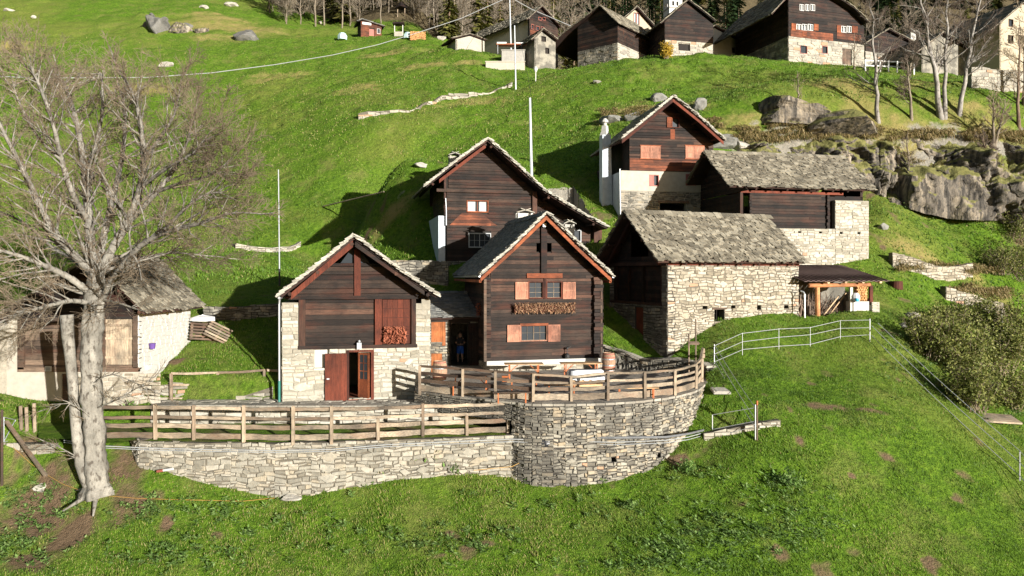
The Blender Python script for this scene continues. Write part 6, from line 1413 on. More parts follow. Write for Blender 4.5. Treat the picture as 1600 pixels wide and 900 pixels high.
# pallets beside the old barn
g = ghit(332, 534)
for i, (dx, dz, rz, tilt, lb) in enumerate([(-.55, .45, .5, 1.25, "left, darker pallet leaning behind the old barn corner"), (.25, .4, .3, 1.0, "right, paler pallet propped on its edge behind the old barn corner")]):
    t = thing("pallet", lb, "pallet", (g[0] + dx, g[1], g[2] + dz), group="pallets by the old barn"); t.rotation_euler = (tilt, .5 if i else 0.1, rz)
    m = MB()
    for k in range(6): m.box(-.6, .6, -.4 + k * .16, -.3 + k * .16, .09, .11)
    m.build("top_board", "wood_rot" if not i else "wood_grey_x", t); m = MB()
    for x in (-.55, 0, .45): m.box(x, x + .1, -.4, .5, 0, .09)
    m.build("bearer", "wood_rot", t)
m = MB(); m.lathe([(.05, 0), (.45, .08), (.42, .25), (.1, .36)], 12)
for i, v in enumerate(m.v): m.v[i] = (v[0] * 1.5 * ru(.9, 1.1), v[1], v[2] * ru(.85, 1.15))
o = m.build("sack", "cloth_white"); o.location = (g[0] - .6, g[1] + .1, g[2] + 1.0); tag(o, "white sack lying on top of the pallets behind the old barn", "sack")
# shelter contents
def firewood(name, label, c, nx, nz, r, rz, yd=.35, mat="firewood_end"):
    m = MB()
    for i in range(nx):
        for j in range(nz):
            x = (i + (j % 2) * .5) * r * 2.05; z = r + j * r * 1.8; rr = r * ru(.7, 1.05)
            m.tube([(x + ru(-.01, .01), ru(-.05, .02), z), (x, yd, z)], rr, 6)
    o = m.build(name, mat); o.location = c; o.rotation_euler = (0, 0, rz); return tag(o, label, "firewood")
firewood("firewood_stack", "stack of split orange firewood on the stone oven in the woodshed", SH.world(SH.x(1341), .05, SH.z(470, SH.x(1341))), 6, 9, .055, SH.th)
m = MB(); m.lathe([(.1, 0), (.22, .1), (.24, .35), (.12, .5)], 10, (0, 0, 0)); o = m.build("bag", "cloth_white"); o.location = SH.world(SH.x(1337), .0, SH.z(471, SH.x(1337))); tag(o, "white bag standing left of the firewood in the woodshed", "bag")
m = MB(); m.lathe([(.1, 0), (.12, .1), (.1, .2)], 10); o = m.build("pouch", "plastic_cyan"); o.location = SH.world(SH.x(1335), -.24, SH.z(471, SH.x(1335))); tag(o, "bright blue pouch in front of the white bag in the woodshed", "bag")
m = MB()
for i in range(420):
    a = np.array([ru(-1.0, 1.0), ru(0, 1.2), ru(0, .3)]); d = np.array([ru(-.9, .9), ru(-.2, .4), ru(.1, 1.4)]) * ru(.5, 1); mid = a + d * .5 + np.array([ru(-.15, .15), 0, ru(-.1, .2)])
    m.tube([tuple(a), tuple(mid), tuple(a + d)], [.018, .014, .006], 4, cap=False)
o = m.build("brushwood_pile", "dry_branch"); o.location = SH.world(SH.x(1308), .8, .1); tag(o, "heap of thin dry branches under the woodshed roof", "brushwood")
m = MB()
for i in range(46):
    x = ru(-.6, .6); m.tube([(x, ru(0, .5), 0), (x + ru(-.4, .4), ru(.3, .8), ru(.9, 1.5))], [.04, .03], 5)
o = m.build("pole_bundle", "dry_branch"); o.location = SH.world(SH.x(1262), .5, .0); tag(o, "bundle of upright sticks at the left end of the woodshed", "sticks")
for k, (a, b_) in enumerate((((1286, 494), (1311, 462)), ((1290, 500), (1322, 458)))):
    p0 = SH.world(SH.x(a[0], .5), .5, SH.z(a[1], SH.x(a[0]), .5)); p1 = SH.world(SH.x(b_[0], .7), .7, SH.z(b_[1], SH.x(b_[0]), .7)); o = stick("long_branch", ("upper" if k == 0 else "lower") + " long pale branch leaning behind the woodshed post", "branch", p0, p1, .04, "wood_log_end")
p0 = SH.world(SH.x(1254), -.2, SH.z(500, SH.x(1254))); m = MB(); m.tube([(0, 0, 0), (0, 0, 1.5), (-.05, .05, 1.62), (-.2, .1, 1.68)], .05, 8); o = m.build("bent_pipe", "metal_grey"); o.location = p0; tag(o, "bent grey pipe at the right corner of the stone barn", "pipe")
# stump / rusty drum and loose board on the right slope
g = ghit(1400, 448, 42); m = MB(); m.lathe([(.42, -.2), (.4, .35), (.38, .36), (.36, .3)], 16); o = m.build("rusty_drum", "wood_redbrown"); o.location = g; tag(o, "rusty brown drum sunk in the grass on the right slope", "drum")
g = ghit(1556, 660, 30); m = MB(); m.hexa([(-.9, -.5, .1), (.9, -.6, .0), (1.0, .4, .2), (-.6, .5, .3), (-.9, -.5, .18), (.9, -.6, .08), (1.0, .4, .28), (-.6, .5, .38)]); o = m.build("loose_board", "wood_grey_x"); o.location = g; tag(o, "pale board lying in the bushes beyond the pasture wires", "board")
g = ghit(1116, 616, 30); m = MB(); m.hexa([(-.1, -.3, 0), (.7, -.3, 0), (.6, .3, .1), (-.1, .3, .1), (-.1, -.3, .15), (.7, -.25, .12), (.6, .3, .22), (-.1, .3, .25)]); o = m.build("stone_step", "boulder_pale"); o.location = (g[0], g[1], g[2]); tag(o, "pale stone step sticking out right of the terrace wall", "step")
# fallen light branch in the meadow
for i, (a, b_, lb) in enumerate([((505, 327), (600, 302), "long thin bleached pole lying on the meadow left of the tall house"), ((258, 297), (312, 288), "thin bleached branch lying on the meadow right of the tree")]):
    g0, g1_ = ghit(*a), ghit(*b_); stick("fallen_pole", lb, "pole", (g0[0], g0[1], g0[2] + .1), (g1_[0], g1_[1], g1_[2] + .1), .06, "wood_grey_x")
# ================================================================== UPPER VILLAGE on the crest
def vhouse(name, label, cat, px0, Y0, px1, Y1, base, prof, D, wall, zw=None, low="stone_village", side="stone_village", sidelow=None, roofm="slab_roof", win=(), shut=(), group=None, patches=(), slabw=(.35, .8), over=.6, barge=None, wall_left=True, doors=(), eave_boards=True):
    """prof: photo points of the gable roofline left eave .. ridge .. right eave; zw: photo row where timber meets masonry"""
    zb = zat(base, Y0) if base < 400 else 0
    h = Hs(name, label, cat, px0, Y0, px1, Y1, zb - .3, group); r = h.root; W = h.W
    pts = [h.p(a, b, -over) for a, b in prof]; k = max(range(len(pts)), key=lambda i: pts[i][1]); lp = pts[:k + 1]; rp = pts[k:][::-1]
    tp = pline([(q[0], q[1] - .2) for q in pts]); fl = lims([(q[0], q[1] - .2) for q in pts])
    P = Pl(0, 0, 1, 0); PLt = Pl(0, D, 0, -1); PR = Pl(W, 0, 0, 1)
    zm = h.z(zw, W / 2) if zw else -.5
    holes = [h.rect(*w_[:4]) for w_ in win] + [h.rect(*w_[:4]) for w_ in doors]
    wood = wall.startswith("wood")
    if wood:
        m = MB(); boards(m, P, lambda z: (max(0, fl(z)[0]), min(W, fl(z)[1])), zm, max(q[1] for q in pts) - .3, holes, (.28, .4), .06, (4, 9)); m.build("front_wall", wall, r)
    m = MB(); backing(m, P, 0, W, zm, lambda a: tp(a) - .02, holes, .3, front=-.02 if wood else 0, n=20); o = m.build("wall_core" if wood else "front_wall", "interior_dark" if wood else wall, r)
    if zw:
        m = MB(); (stones(m, P, 0, W, -1, zm, holes, (.25, .4), (.4, .9), .08) if low.startswith("stone") else None); backing(m, P, 0, W, -1, zm, holes, .3); m.build("lower_wall", low, r)
    for Q, xx in ((PLt, 0), (PR, W)):
        m = MB(); zt_ = tp(xx) - .05
        if side.startswith("wood"): boards(m, Q, lambda z: (0, D), max(zm, -.5), zt_, (), (.28, .4), .06, (4, 9))
        backing(m, Q, .05, D, -1 if not sidelow else zm, zt_, (), .25, front=-.02); m.build("side_wall", side, r)
        if sidelow: m = MB(); stones(m, Q, 0, D, -1, zm, (), (.25, .4), (.4, .9), .08); backing(m, Q, .02, D, -1, zm, (), .3); m.build("side_base", sidelow, r)
    m = MB(); backing(m, Pl(W, D, -1, 0), 0, W, -.5, lambda a: tp(W - a) - .05, (), .2, n=14); m.build("rear_wall", side, r)
    roof(h, lp, rp, -over, D + .4, roofm, False, False, barge, exp=.34, w=slabw, ln=.7, th=(.04, .09), rough=1.8, edge=.15)
    for w_ in win:
        q = h.rect(*w_[:4]); fm = w_[4] if len(w_) > 4 else "paint_red"
        m = MB(); f = .055; pbox(m, P, q[0], q[0] + f, q[2], q[3], -.15, .06); pbox(m, P, q[1] - f, q[1], q[2], q[3], -.15, .06); pbox(m, P, q[0] + f, q[1] - f, q[2], q[2] + f, -.15, .06); pbox(m, P, q[0] + f, q[1] - f, q[3] - f, q[3], -.15, .06)
        if len(w_) > 5: mm = (q[0] + q[1]) / 2; pbox(m, P, mm - .05, mm + .05, q[2] + f, q[3] - f, -.12, .05)
        wo = m.build("window", fm, r); m = MB(); pbox(m, P, q[0] + f, q[1] - f, q[2] + f, q[3] - f, -.14, -.12); m.build("pane", "curtain" if len(w_) > 6 else ("interior_dark" if fm == "wood_black" else "glass_pane"), wo)
    for d in doors: q = h.rect(*d[:4]); m = MB(); vboards(m, P, q[0], q[1], q[2], q[3], (.2, .3), .04, t0=-.15); m.build("door", d[4], r)
    for s_ in shut: q = h.rect(*s_[:4]); shutter(r, P, *q, .06, s_[4] if len(s_) > 4 else "wood_orange", .05)
    for p_ in patches:
        q = h.rect(*p_[:4]); m = MB(); boards(m, P, lambda z: (q[0], q[1]), q[2], q[3], (), (.28, .36), .03, (1, 4), t0=.06); m.build("board_panel", p_[4], r)
    foot(h, D, h.lz + .1)
    return h
VG = [ghit]
g = ghit(580, 57, 60)
vh = vhouse("wooden_hut", "small red plank hut with sloping dark roof alone on the upper meadow", "hut", 564, g[1] - .5, 596, g[1] + .8, 57, [(559, 33), (566, 30), (601, 41)], 3.0, "wood_orange_patch", side="wood_black", win=[(589, 594, 45, 53, "paint_white")], doors=[(577, 585, 45, 57, "paint_red")], roofm="slab_slate", over=.3, patches=[(566, 580, 35, 39, "paint_white")])
g = ghit(730, 78, 60)
vhouse("stone_hut", "low pale stone hut with slab roof at the left end of the village", "hut", 712, g[1], 757, g[1] + 2, 78, [(706, 60), (735, 53), (760, 62)], 3.5, "stone_village", over=.25)
vhouse("village_house", "long village house with white side wall and red-framed gable windows", "house", 827, 103, 872, 106.5, 80, [(824, 30), (848, 9), (877, 42)], 14, "wood_black", 62, "stone_village", side="plaster_cream", win=[(841, 846, 27, 32), (847, 852, 27, 32), (837, 843, 41, 48), (830, 834, 38, 46), (845, 850, 42, 49), (836, 842, 55, 60)], patches=[(828, 842, 48, 58, "wood_orange_patch")])
vhouse("village_house", "small shaded stone house between the long house and the big dark barn", "house", 835, 98, 868, 99.5, 103, [(831, 62), (850, 45), (872, 62)], 5, "stone_grey", side="stone_grey", win=[(846, 853, 57, 65, "wood_black"), (852, 858, 75, 84, "wood_black")])
V5 = vhouse("village_barn", "big black village barn on stone base with mossy roof, wall lit on its right", "barn", 903, 99.5, 965, 95.5, 112, [(853, 76), (880, 52), (905, 33), (937, 9), (965, 36)], 9, "wood_black", 74, "stone_grey", side="wood_dark", sidelow="stone_village")
vhouse("village_house", "cream plastered gable house with one red window behind the barns", "house", 965, 105, 1022, 107, 95, [(960, 42), (996, 10), (1029, 47)], 9, "plaster_beige", win=[(990, 999, 20, 39, "paint_red", 1, 1)], side="plaster_beige")
vhouse("village_barn", "dark plank barn on stone base right of the cream house", "barn", 1039, 96, 1114, 97.5, 94, [(1033, 36), (1076, -1), (1119, 33)], 8, "wood_black", 65, "stone_village", side="wood_black", win=[(1060, 1078, 67, 79, "wood_black")])
vhouse("village_house", "low white plastered house with grey roof, partly behind the plank barn", "house", 1112, 101, 1160, 103, 86, [(1098, 50), (1118, 40), (1162, 64)], 7, "plaster_white", side="plaster_white", win=[(1143, 1149, 74, 83, "metal_grey")], over=.3)
vhouse("large_village_house", "large dark timber house on grey stone storey with orange shutters on the crest", "house", 1232, 91, 1350, 94.5, 108, [(1206, 22), (1222, 4), (1262, -34), (1318, 0), (1336, 12), (1358, 34)], 11, "wood_black", 63, "stone_village", side="wood_black", sidelow="stone_grey",
       win=[(1249, 1256, 7, 17, "paint_white", 1, 1), (1258, 1264, 7, 17, "paint_white", 1, 1), (1266, 1273, 7, 17, "paint_white", 1, 1), (1244, 1252, 38, 48, "paint_white", 1, 1), (1253, 1261, 38, 48, "paint_white", 1, 1), (1262, 1270, 38, 48, "paint_white", 1, 1), (1314, 1322, 41, 51, "paint_white", 1, 1), (1323, 1330, 41, 51, "paint_white", 1, 1), (1250, 1261, 71, 84, "paint_red"), (1284, 1293, 72, 84, "paint_red")],
       shut=[(1236, 1243.5, 37, 48), (1271, 1278, 38, 48), (1307, 1313.5, 40, 51), (1331, 1339, 41, 52), (1253, 1260, 50, 57)], patches=[(1235, 1301, 49, 61, "wood_orange_patch"), (1307, 1345, 53, 63, "wood_orange_patch")], doors=[(1316, 1331, 76, 101, "wood_rot")], over=1.0)
vhouse("low_village_house", "long low house with lichen roof right of the large timber house", "house", 1352, 98, 1432, 101, 110, [(1346, 72), (1390, 45), (1444, 73)], 8, "wood_black", 85, side="stone_village")
h_ = bpy.data.objects["low_village_house"]; m = MB(); m.box(8.2, 9.1, .2, 1.0, 1, 6.2); c_ = m.build("chimney", "plaster_white", h_); m = MB(); m.box(8.05, 9.25, .05, 1.15, 6.5, 6.65); m.box(8.3, 9.0, .35, .9, 6.2, 6.5); m.build("chimney_cap", "slab_edge", c_)
vhouse("village_barn", "shaded stone barn with wide dark roof behind the birch trunks", "barn", 1440, 93, 1540, 96, 122, [(1425, 88), (1475, 50), (1560, 98)], 8, "stone_grey", side="stone_grey", win=[(1470, 1478, 90, 100, "wood_black")])
vhouse("village_house", "beige gable house at the top right edge beyond the bare trees", "house", 1562, 91, 1650, 94, 125, [(1548, 48), (1605, 0), (1670, 50)], 9, "plaster_beige", side="plaster_beige", win=[(1576, 1583, 30, 42, "wood_rot"), (1575, 1583, 55, 68, "wood_rot", 1), (1592, 1600, 55, 68, "wood_rot", 1)])
# church tower
h = Hs("church_tower", "white church tower with arched openings showing above the roofs", "tower", 1046, 112, 1066, 112.5, 30 and 28, None)
m = MB(); zt_ = h.z(-45, 1); W = h.W; hl = [(.45, .8, h.z(9, 1), h.z(2, 1)), (1.15, 1.5, h.z(9, 1), h.z(2, 1))]
for Q in (Pl(0, 0, 1, 0), Pl(W, 0, 0, 1), Pl(W, W, -1, 0), Pl(0, W, 0, -1)): backing(m, Q, .0, W, 0, zt_, hl, .25)
m.build("shaft", "paint_white", h.root); m = MB(); m.lathe([(1.5, 0), (.05, 2.5)], 4, (W / 2, W / 2, zt_)); m.build("spire", "slab_slate", h.root); m = MB(); m.box(-.1, W + .1, -.1, W + .1, h.z(12, 1) - .1, h.z(12, 1) + .1); m.build("cornice", "concrete", h.root)
# concrete steps/blocks below the village
def blockpx(name, label, cat, px0, px1, py0, py1, Y, d, mat, base_extra=1.0):
    a = at(px0, py1, Y); b = at(px1, py0, Y); m = MB(); l = b[0] - a[0]; hh = b[2] - a[2]
    m.box(0, l, 0, d, -base_extra, hh); m.box(-.08, l + .08, -.08, d + .08, hh + .003, hh + .12)
    o = m.build(name, mat); o.location = a; return tag(o, label, cat)
blockpx("concrete_block", "upper grey concrete block at the foot of the tall village pole", "block", 784, 820, 79, 97, 98.5, 4, "concrete")
blockpx("concrete_platform", "lower pale concrete platform below the grey block", "platform", 759, 820, 97, 107, 96, 4, "plaster_cream")
t = thing("covered_table", "market-like table with red and white cloths above the concrete block", "table", at(803, 79, 100.5)); m = MB(); m.box(-2.4, 2.4, -.5, .5, .7, .8); m.build("table_top", "brick_red", t); m = MB()
for x in (-2.2, 2.2):
    for y in (-.4, .4): m.bar((x, y, .7), (x, y, -.3), .08)
m.build("leg", "metal_grey", t); m = MB(); m.box(-2.3, -1.0, -.55, .55, .803, 1.0); m.box(.3, 1.4, -.55, .55, .803, .95); m.build("cloth", "cloth_white", t)
G_ = [ghit(560, 187), ghit(640, 176), ghit(690, 158), ghit(745, 150), ghit(800, 135)]
for i in range(3):
    a, b = G_[i + 1 if i else 0], G_[i + 2 if i else 1]
wall_line("meadow_wall", "broken line of pale stones climbing the meadow to the village poles", [(q[0], q[1]) for q in G_], lambda x, y: h1(x, y) + .15 + .85 * float(vnoise(x * 1.7, y * 1.1, 2)) * (.5 + .5 * sin(x * .7)), lambda x, y: h1(x, y) - .5, "stone_village", "mortar_joint", h=(.2, .35), w=(.3, .9), proud=.12, jit=.05)
a, b = ghit(1518, 138, 60), ghit(1625, 148, 60)
wall_line("churchyard_wall", "pale stone wall below the beige house at the right edge", [(a[0], a[1]), (b[0], b[1])], lambda x, y: h1(x, y) + 2.0, lambda x, y: h1(x, y) - .5, "stone_village", "mortar_pale", h=(.25, .4), w=(.4, .9))
a, b = ghit(1052, 93, 60), ghit(1156, 86, 60)
bs = [ghit(px, py, 60) for px, py in ((1352, 111), (1375, 112), (1388, 112), (1402, 113), (1428, 116))]
posts_rails("white_fence", "white post-and-rail fence right of the large timber house", bs, [1.3] * 5, [(.95, .06, .14, "paint_white", 0, 4), (.5, .06, .14, "paint_white", 0, 4)], post=.14, mat="paint_white")
# small things near the hut
g = ghit(623, 57, 60); t = thing("roofed_well", "small roofed wooden stand beside the red hut", "shelter", g)
for x in (-.7, .7):
    m = MB(); m.bar((x, 0, -.2), (x, 0, 2.0), .12); m.build("post", "paint_white", t)
m = MB(); m.hexa([(-1, -.7, 1.9), (1, -.7, 1.9), (1, .7, 1.9), (-1, .7, 1.9), (-.9, -.1, 2.4), (.9, -.1, 2.4), (.9, .1, 2.4), (-.9, .1, 2.4)]); m.build("roof", "wood_black", t); m = MB(); m.box(-.7, .7, -.4, .4, -.2, .6); m.build("trough", "stone_village", t)
g = ghit(654, 62, 60); firewood("woodpile", "stacked woodpile on the upper meadow right of the small roofed stand", (g[0] - 1.3, g[1], g[2] - .1), 12, 8, .1, .1, .8)
g = ghit(637, 61, 60); m = MB(); m.lathe([(.75, 0), (.7, .6), (.4, 1.0), (.1, 1.1)], 8); o = m.build("tarp_heap", "tarp_cyan"); o.location = g; tag(o, "pale blue covered heap left of the woodpile", "tarp")
g = ghit(535, 63, 60); m = MB(); m.lathe([(.75, 0), (.8, .6), (.5, 1.1), (.1, 1.2)], 7); o = m.build("tarp_heap", "tarp_cyan"); o.location = g; tag(o, "grey-blue covered heap left of the red hut", "tarp")
g = ghit(627, 26, 60); t = thing("wayside_shrine", "tiny pointed shrine on posts at the forest edge above the red hut", "shrine", g)
m = MB()
for x in (-.7, .7): m.bar((x, 0, -.3), (x, 0, 1.6), .12)
m.build("posts", "wood_grey_z", t); m = MB(); m.lathe([(1.3, 1.6), (.05, 2.9)], 4); m.build("pointed_roof", "wood_black", t)
g = ghit(420, 19, 60); m = MB()
for x in (-.6, .5, .1): m.bar((x, 0, -.2), (x * -.2, 0, 1.9), .12)
o = m.build("hay_rack", "wood_rot"); o.location = g; tag(o, "small dark leaning wooden tripod on the upper left meadow", "tripod")
# ================================================================== ROCKS
def mat_rock():
    m, nt, b = new_mat("cliff_rock"); v = coords(nt, "Object", (1, 1, .35)); v2 = coords(nt)
    n = noise(nt, .8, 6, .65, v); f = noise(nt, 3.5, 5, .7, v2); s = noise(nt, 1.6, 4, .6, coords(nt, "Object", (1.6, 1.6, .12)))
    c = ramp(nt, n, [(.3, (.05, .046, .04)), (.46, (.15, .13, .105)), (.58, (.27, .225, .165)), (.75, (.38, .35, .30))])
    c = mix(nt, math_(nt, 'MULTIPLY', ramp(nt, s, [(.46, (0, 0, 0)), (.58, (1, 1, 1))]), .85), c, (.035, .033, .03))
    c = mix(nt, .5, c, ramp(nt, f, [(.3, (.5, .5, .5)), (.7, (1.4, 1.4, 1.4))]), 'MULTIPLY')
    ge = N(nt, "ShaderNodeNewGeometry"); sp = N(nt, "ShaderNodeSeparateXYZ"); L(nt, ge.outputs["Normal"], sp.inputs[0])
    up = ramp(nt, math_(nt, 'ADD', sp.outputs[2], math_(nt, 'MULTIPLY', math_(nt, 'SUBTRACT', f, .5), .8)), [(.52, (0, 0, 0)), (.66, (1, 1, 1))])
    c = mix(nt, up, c, mix(nt, f, (.05, .08, .015), (.28, .24, .09)))
    L(nt, c, b.inputs["Base Color"]); b.inputs["Roughness"].default_value = .92; b.inputs["Specular IOR Level"].default_value = .2
    bump(nt, b, math_(nt, 'ADD', n, math_(nt, 'MULTIPLY', f, .5)), 1.0, .25)
mat_rock()
def cliff(name, cols, nu=150, nv=44, push=1.0, seed=0, amp=2.3):
    """cols: (px, base row, base Y, top row, top Y)"""
    c = np.array(cols, float); t = np.linspace(0, 1, nu); u = np.interp(t, np.linspace(0, 1, len(c)), c[:, 0])
    A = [np.interp(t, np.linspace(0, 1, len(c)), c[:, k]) for k in range(1, 5)]
    s = np.linspace(0, 1, nv)[:, None]; U = u[None, :]
    Yb, Yt = A[1][None], A[3][None]; Zb = (HZ - A[0][None]) / F * Yb; Zt = (HZ - A[2][None]) / F * Yt
    Y = Yb + (Yt - Yb) * (s ** 1.8); Z = Zb - 1.2 + (Zt - Zb + 1.2) * s ** .85; X = (U - 800) / F * Y
    blocks = np.floor(fbm(X / 2.6, Z / 3.2, 2, seed) * 9) / 9; blocks2 = np.floor(fbm(X / 1.1 + 5, Z / 1.6, 2, seed + 5) * 8) / 8
    d = (blocks - .45) * amp * 2.4 + (blocks2 - .5) * amp * .9 + (fbm(X / .5, Z / .5, 3, seed + 2) - .5) * .5
    e = np.clip(np.minimum(t, 1 - t)[None, :] * 14, 0, 1) * np.clip((1 - s) * 5, 0, 1)
    Y = Y - d * e - push * np.clip((1 - s) * 4, 0.15, 1) * np.clip(e + .0, 0, 1) + (1 - np.clip(np.minimum(t, 1 - t)[None, :] * 14, 0, 1)) * 1.2
    Z = Z + (fbm(X / 1.3, Y / 1.3, 3, seed + 8) - .5) * .9 * np.clip(s * 3, 0, 1)
    V = np.stack([X + np.zeros_like(Y), Y, Z + np.zeros_like(Y)], -1).reshape(-1, 3)
    i = np.arange((nv - 1) * (nu - 1)); r = i // (nu - 1); q = i % (nu - 1); a = r * nu + q
    o = fast_mesh(name, V, np.stack([a, a + 1, a + nu + 1, a + nu], -1), "cliff_rock", np.zeros(len(V))); return struct(o)
cliff("rock_cliff", [(1120, 262, 60.4, 216, 64.0), (1190, 262, 60.2, 214, 63.6), (1250, 285, 60.0, 208, 63.6), (1310, 292, 60.0, 210, 63.4), (1368, 300, 60.3, 220, 63.4), (1388, 305, 61.8, 215, 64), (1410, 306, 60.5, 212, 63.8), (1480, 322, 60.0, 214, 64), (1550, 328, 60.0, 216, 64.5), (1620, 322, 60.5, 214, 65), (1760, 325, 61, 205, 67)], 220, 60, 1.0, 3)
cliff("rock_cliff_lower", [(1400, 300, 59.6, 268, 60.6), (1440, 312, 59.3, 262, 60.6), (1500, 322, 59.0, 262, 60.6), (1548, 322, 59.2, 270, 60.8), (1560, 322, 60.2, 285, 61)], 70, 26, .6, 11, .8)
import bmesh
def rock(name, label, cat, c, size, seed, mat="boulder_grey", sub=3, cuts=7, group=None, rz=0):
    rs = np.random.RandomState(seed); bm = bmesh.new(); bmesh.ops.create_icosphere(bm, subdivisions=sub, radius=1)
    co = np.array([v.co[:] for v in bm.verts])
    for k in range(cuts):
        n = rs.randn(3); n /= np.linalg.norm(n); d = rs.uniform(.45, .8); p = co @ n; m_ = p > d; co[m_] -= np.outer(p[m_] - d, n)
    co *= (1 + (fbm(co[:, 0] * 2 + seed, co[:, 1] * 2 + co[:, 2] * 3, 3, seed % 9)[:, None] - .5) * .35)
    for v, q in zip(bm.verts, co * np.array(size)): v.co = q
    me = bpy.data.meshes.new(name); bm.to_mesh(me); bm.free(); a = me.attributes.new("rnd", 'FLOAT', 'POINT'); a.data.foreach_set("value", rs.rand(len(me.vertices)).astype(np.float32) * .15 + .45)
    me.materials.append(MATS[mat]); o = bpy.data.objects.new(name, me); COL.objects.link(o); o.location = c; o.rotation_euler = (0, 0, rz); return tag(o, label, cat, group)
def rockpx(px, py, wpx, hpx, seed, label, mat="boulder_grey", name="boulder", depth=1.0, sink=.25, **k):
    g = ghit(px, py, 26); sx = wpx / F * g[1] / 2; sz = hpx / F * g[1] / 2
    return rock(name, label, "rock", (g[0], g[1] + sx * depth * .4, g[2] + sz * (1 - 2 * sink)), (sx * 1.15, sx * depth, sz * 1.25), seed, mat, **k)
rockpx(244, 50, 44, 42, 1, "dark jagged outcrop, left part of the rocks at the top left", "rock_dark", sub=4, cuts=12)
for i_, (a_, b_, w_, h_, l_) in enumerate([(236, 30, 14, 12, "uppermost small dark stone of the top-left outcrop"), (256, 34, 12, 10, "small dark stone above the middle of the top-left outcrop"), (228, 42, 12, 10, "leftmost small dark stone of the top-left outcrop"), (292, 44, 16, 9, "dark stone between the two larger top-left outcrops")]): rockpx(a_, b_, w_, h_, 50 + i_, l_, "rock_dark")
rockpx(274, 52, 40, 22, 2, "dark grey outcrop in the middle of the rocks at the top left", "cliff_rock", sub=4)
rockpx(312, 52, 26, 14, 3, "small dark boulder at the right end of the top-left rocks", "cliff_rock")
rockpx(385, 62, 44, 26, 4, "grey angular boulder alone on the upper meadow", "rock_dark", sub=4)
rockpx(260, 107, 24, 12, 5, "white boulder lying on the green upper left meadow", "boulder_pale")
rockpx(12, 18, 16, 6, 6, "flat pale stone in the very top left corner", "boulder_pale"); rockpx(52, 30, 8, 6, 16, "tiny white stone near the top left corner", "boulder_pale")
rockpx(360, 10, 26, 8, 7, "flat white stone above the grey angular boulder", "boulder_pale"); rockpx(318, 14, 14, 7, 8, "pale stone at the top left of the flat white stone", "boulder_pale")
rockpx(500, 38, 7, 6, 9, "tiny white stone left of the red hut", "boulder_pale"); rockpx(690, 62, 14, 10, 10, "pale rock right of the woodpile", "boulder_pale")
rockpx(660, 262, 28, 10, 12, "pale rock in the meadow left of the tall house chimney", "boulder_pale"); rockpx(935, 130, 20, 6, 13, "flat pale stone on the crest meadow", "boulder_pale")
rockpx(957, 192, 36, 18, 21, "pale rock behind the white chimney of the upper house", "boulder_grey", sub=4); rockpx(992, 186, 30, 18, 22, "grey rock just left of the upper house gable", "boulder_grey")
rockpx(1032, 158, 26, 16, 23, "rounded rock above the upper house roof", "boulder_grey"); rockpx(1095, 172, 26, 22, 24, "narrow grey rock right of the upper house gable", "boulder_grey")
rockpx(1218, 188, 150, 54, 31, "large dark smooth rock slab above the log and stone barn", "cliff_rock", "rock_slab", depth=1.6, sub=4, cuts=10, sink=.42)
rockpx(1322, 212, 125, 62, 32, "second dark rock slab, streaked, left of the birches", "cliff_rock", "rock_slab", depth=1.6, sub=4, cuts=10, sink=.42)
rockpx(1125, 232, 60, 24, 33, "bluish rock behind the ridge of the log and stone barn", "boulder_grey", sub=4); rockpx(1165, 238, 50, 22, 34, "flat pale rock at the left foot of the cliff", "boulder_pale", sub=4)
rockpx(1512, 322, 80, 62, 35, "big bluish white cracked rock at the foot of the cliff", "boulder_pale", "rock_face", depth=.6, sub=4, cuts=14, sink=.1)
rockpx(1430, 500, 24, 14, 36, "pale boulder in the grass right of the woodshed", "boulder_pale"); rockpx(1412, 512, 16, 8, 37, "small pale stone below the boulder right of the woodshed", "boulder_pale")
rockpx(62, 768, 24, 12, 38, "pale stone in the grass at the foot of the corner wall", "boulder_pale"); rockpx(455, 782, 40, 10, 39, "flat stone slab at the lowest point of the lower wall", "boulder_pale"); rockpx(172, 772, 12, 8, 40, "small stone beside the root of the big tree", "boulder_pale")
rockpx(1380, 360, 20, 12, 41, "small rock at the right corner of the log and stone barn", "boulder_grey")

# ================================================================== GRASS, WEEDS, DRY GRASS
FOOTP = [s_[0] for s_ in SUNK]
def scatter(n, y0, y1, umax=.76, power=0.0):
    u = np.random.uniform(-umax, umax, n); Y = np.exp(np.random.uniform(np.log(y0), np.log(y1), n)) if power == 0 else y0 + (y1 - y0) * np.random.rand(n) ** power
    X = u * Y; ok = np.ones(n, bool)
    for p in FOOTP: ok &= ~in_poly(X, Y, p)
    return X[ok], Y[ok]
def blades(X, Y, Z, hgt, wid, rn, lean=.5, up=None):
    n = len(X); a = np.random.uniform(0, 2 * pi, n); l = np.random.uniform(0, lean, n) * hgt; la = np.random.uniform(0, 2 * pi, n)
    dx, dy = np.cos(a) * wid / 2, np.sin(a) * wid / 2
    V = np.empty((n, 3, 3)); V[:, 0] = np.stack([X - dx, Y - dy, Z - .02], -1); V[:, 1] = np.stack([X + dx, Y + dy, Z - .02], -1); V[:, 2] = np.stack([X + np.cos(la) * l, Y + np.sin(la) * l, Z + hgt], -1)
    return V.reshape(-1, 3), np.arange(n * 3).reshape(n, 3), np.repeat(rn, 3)
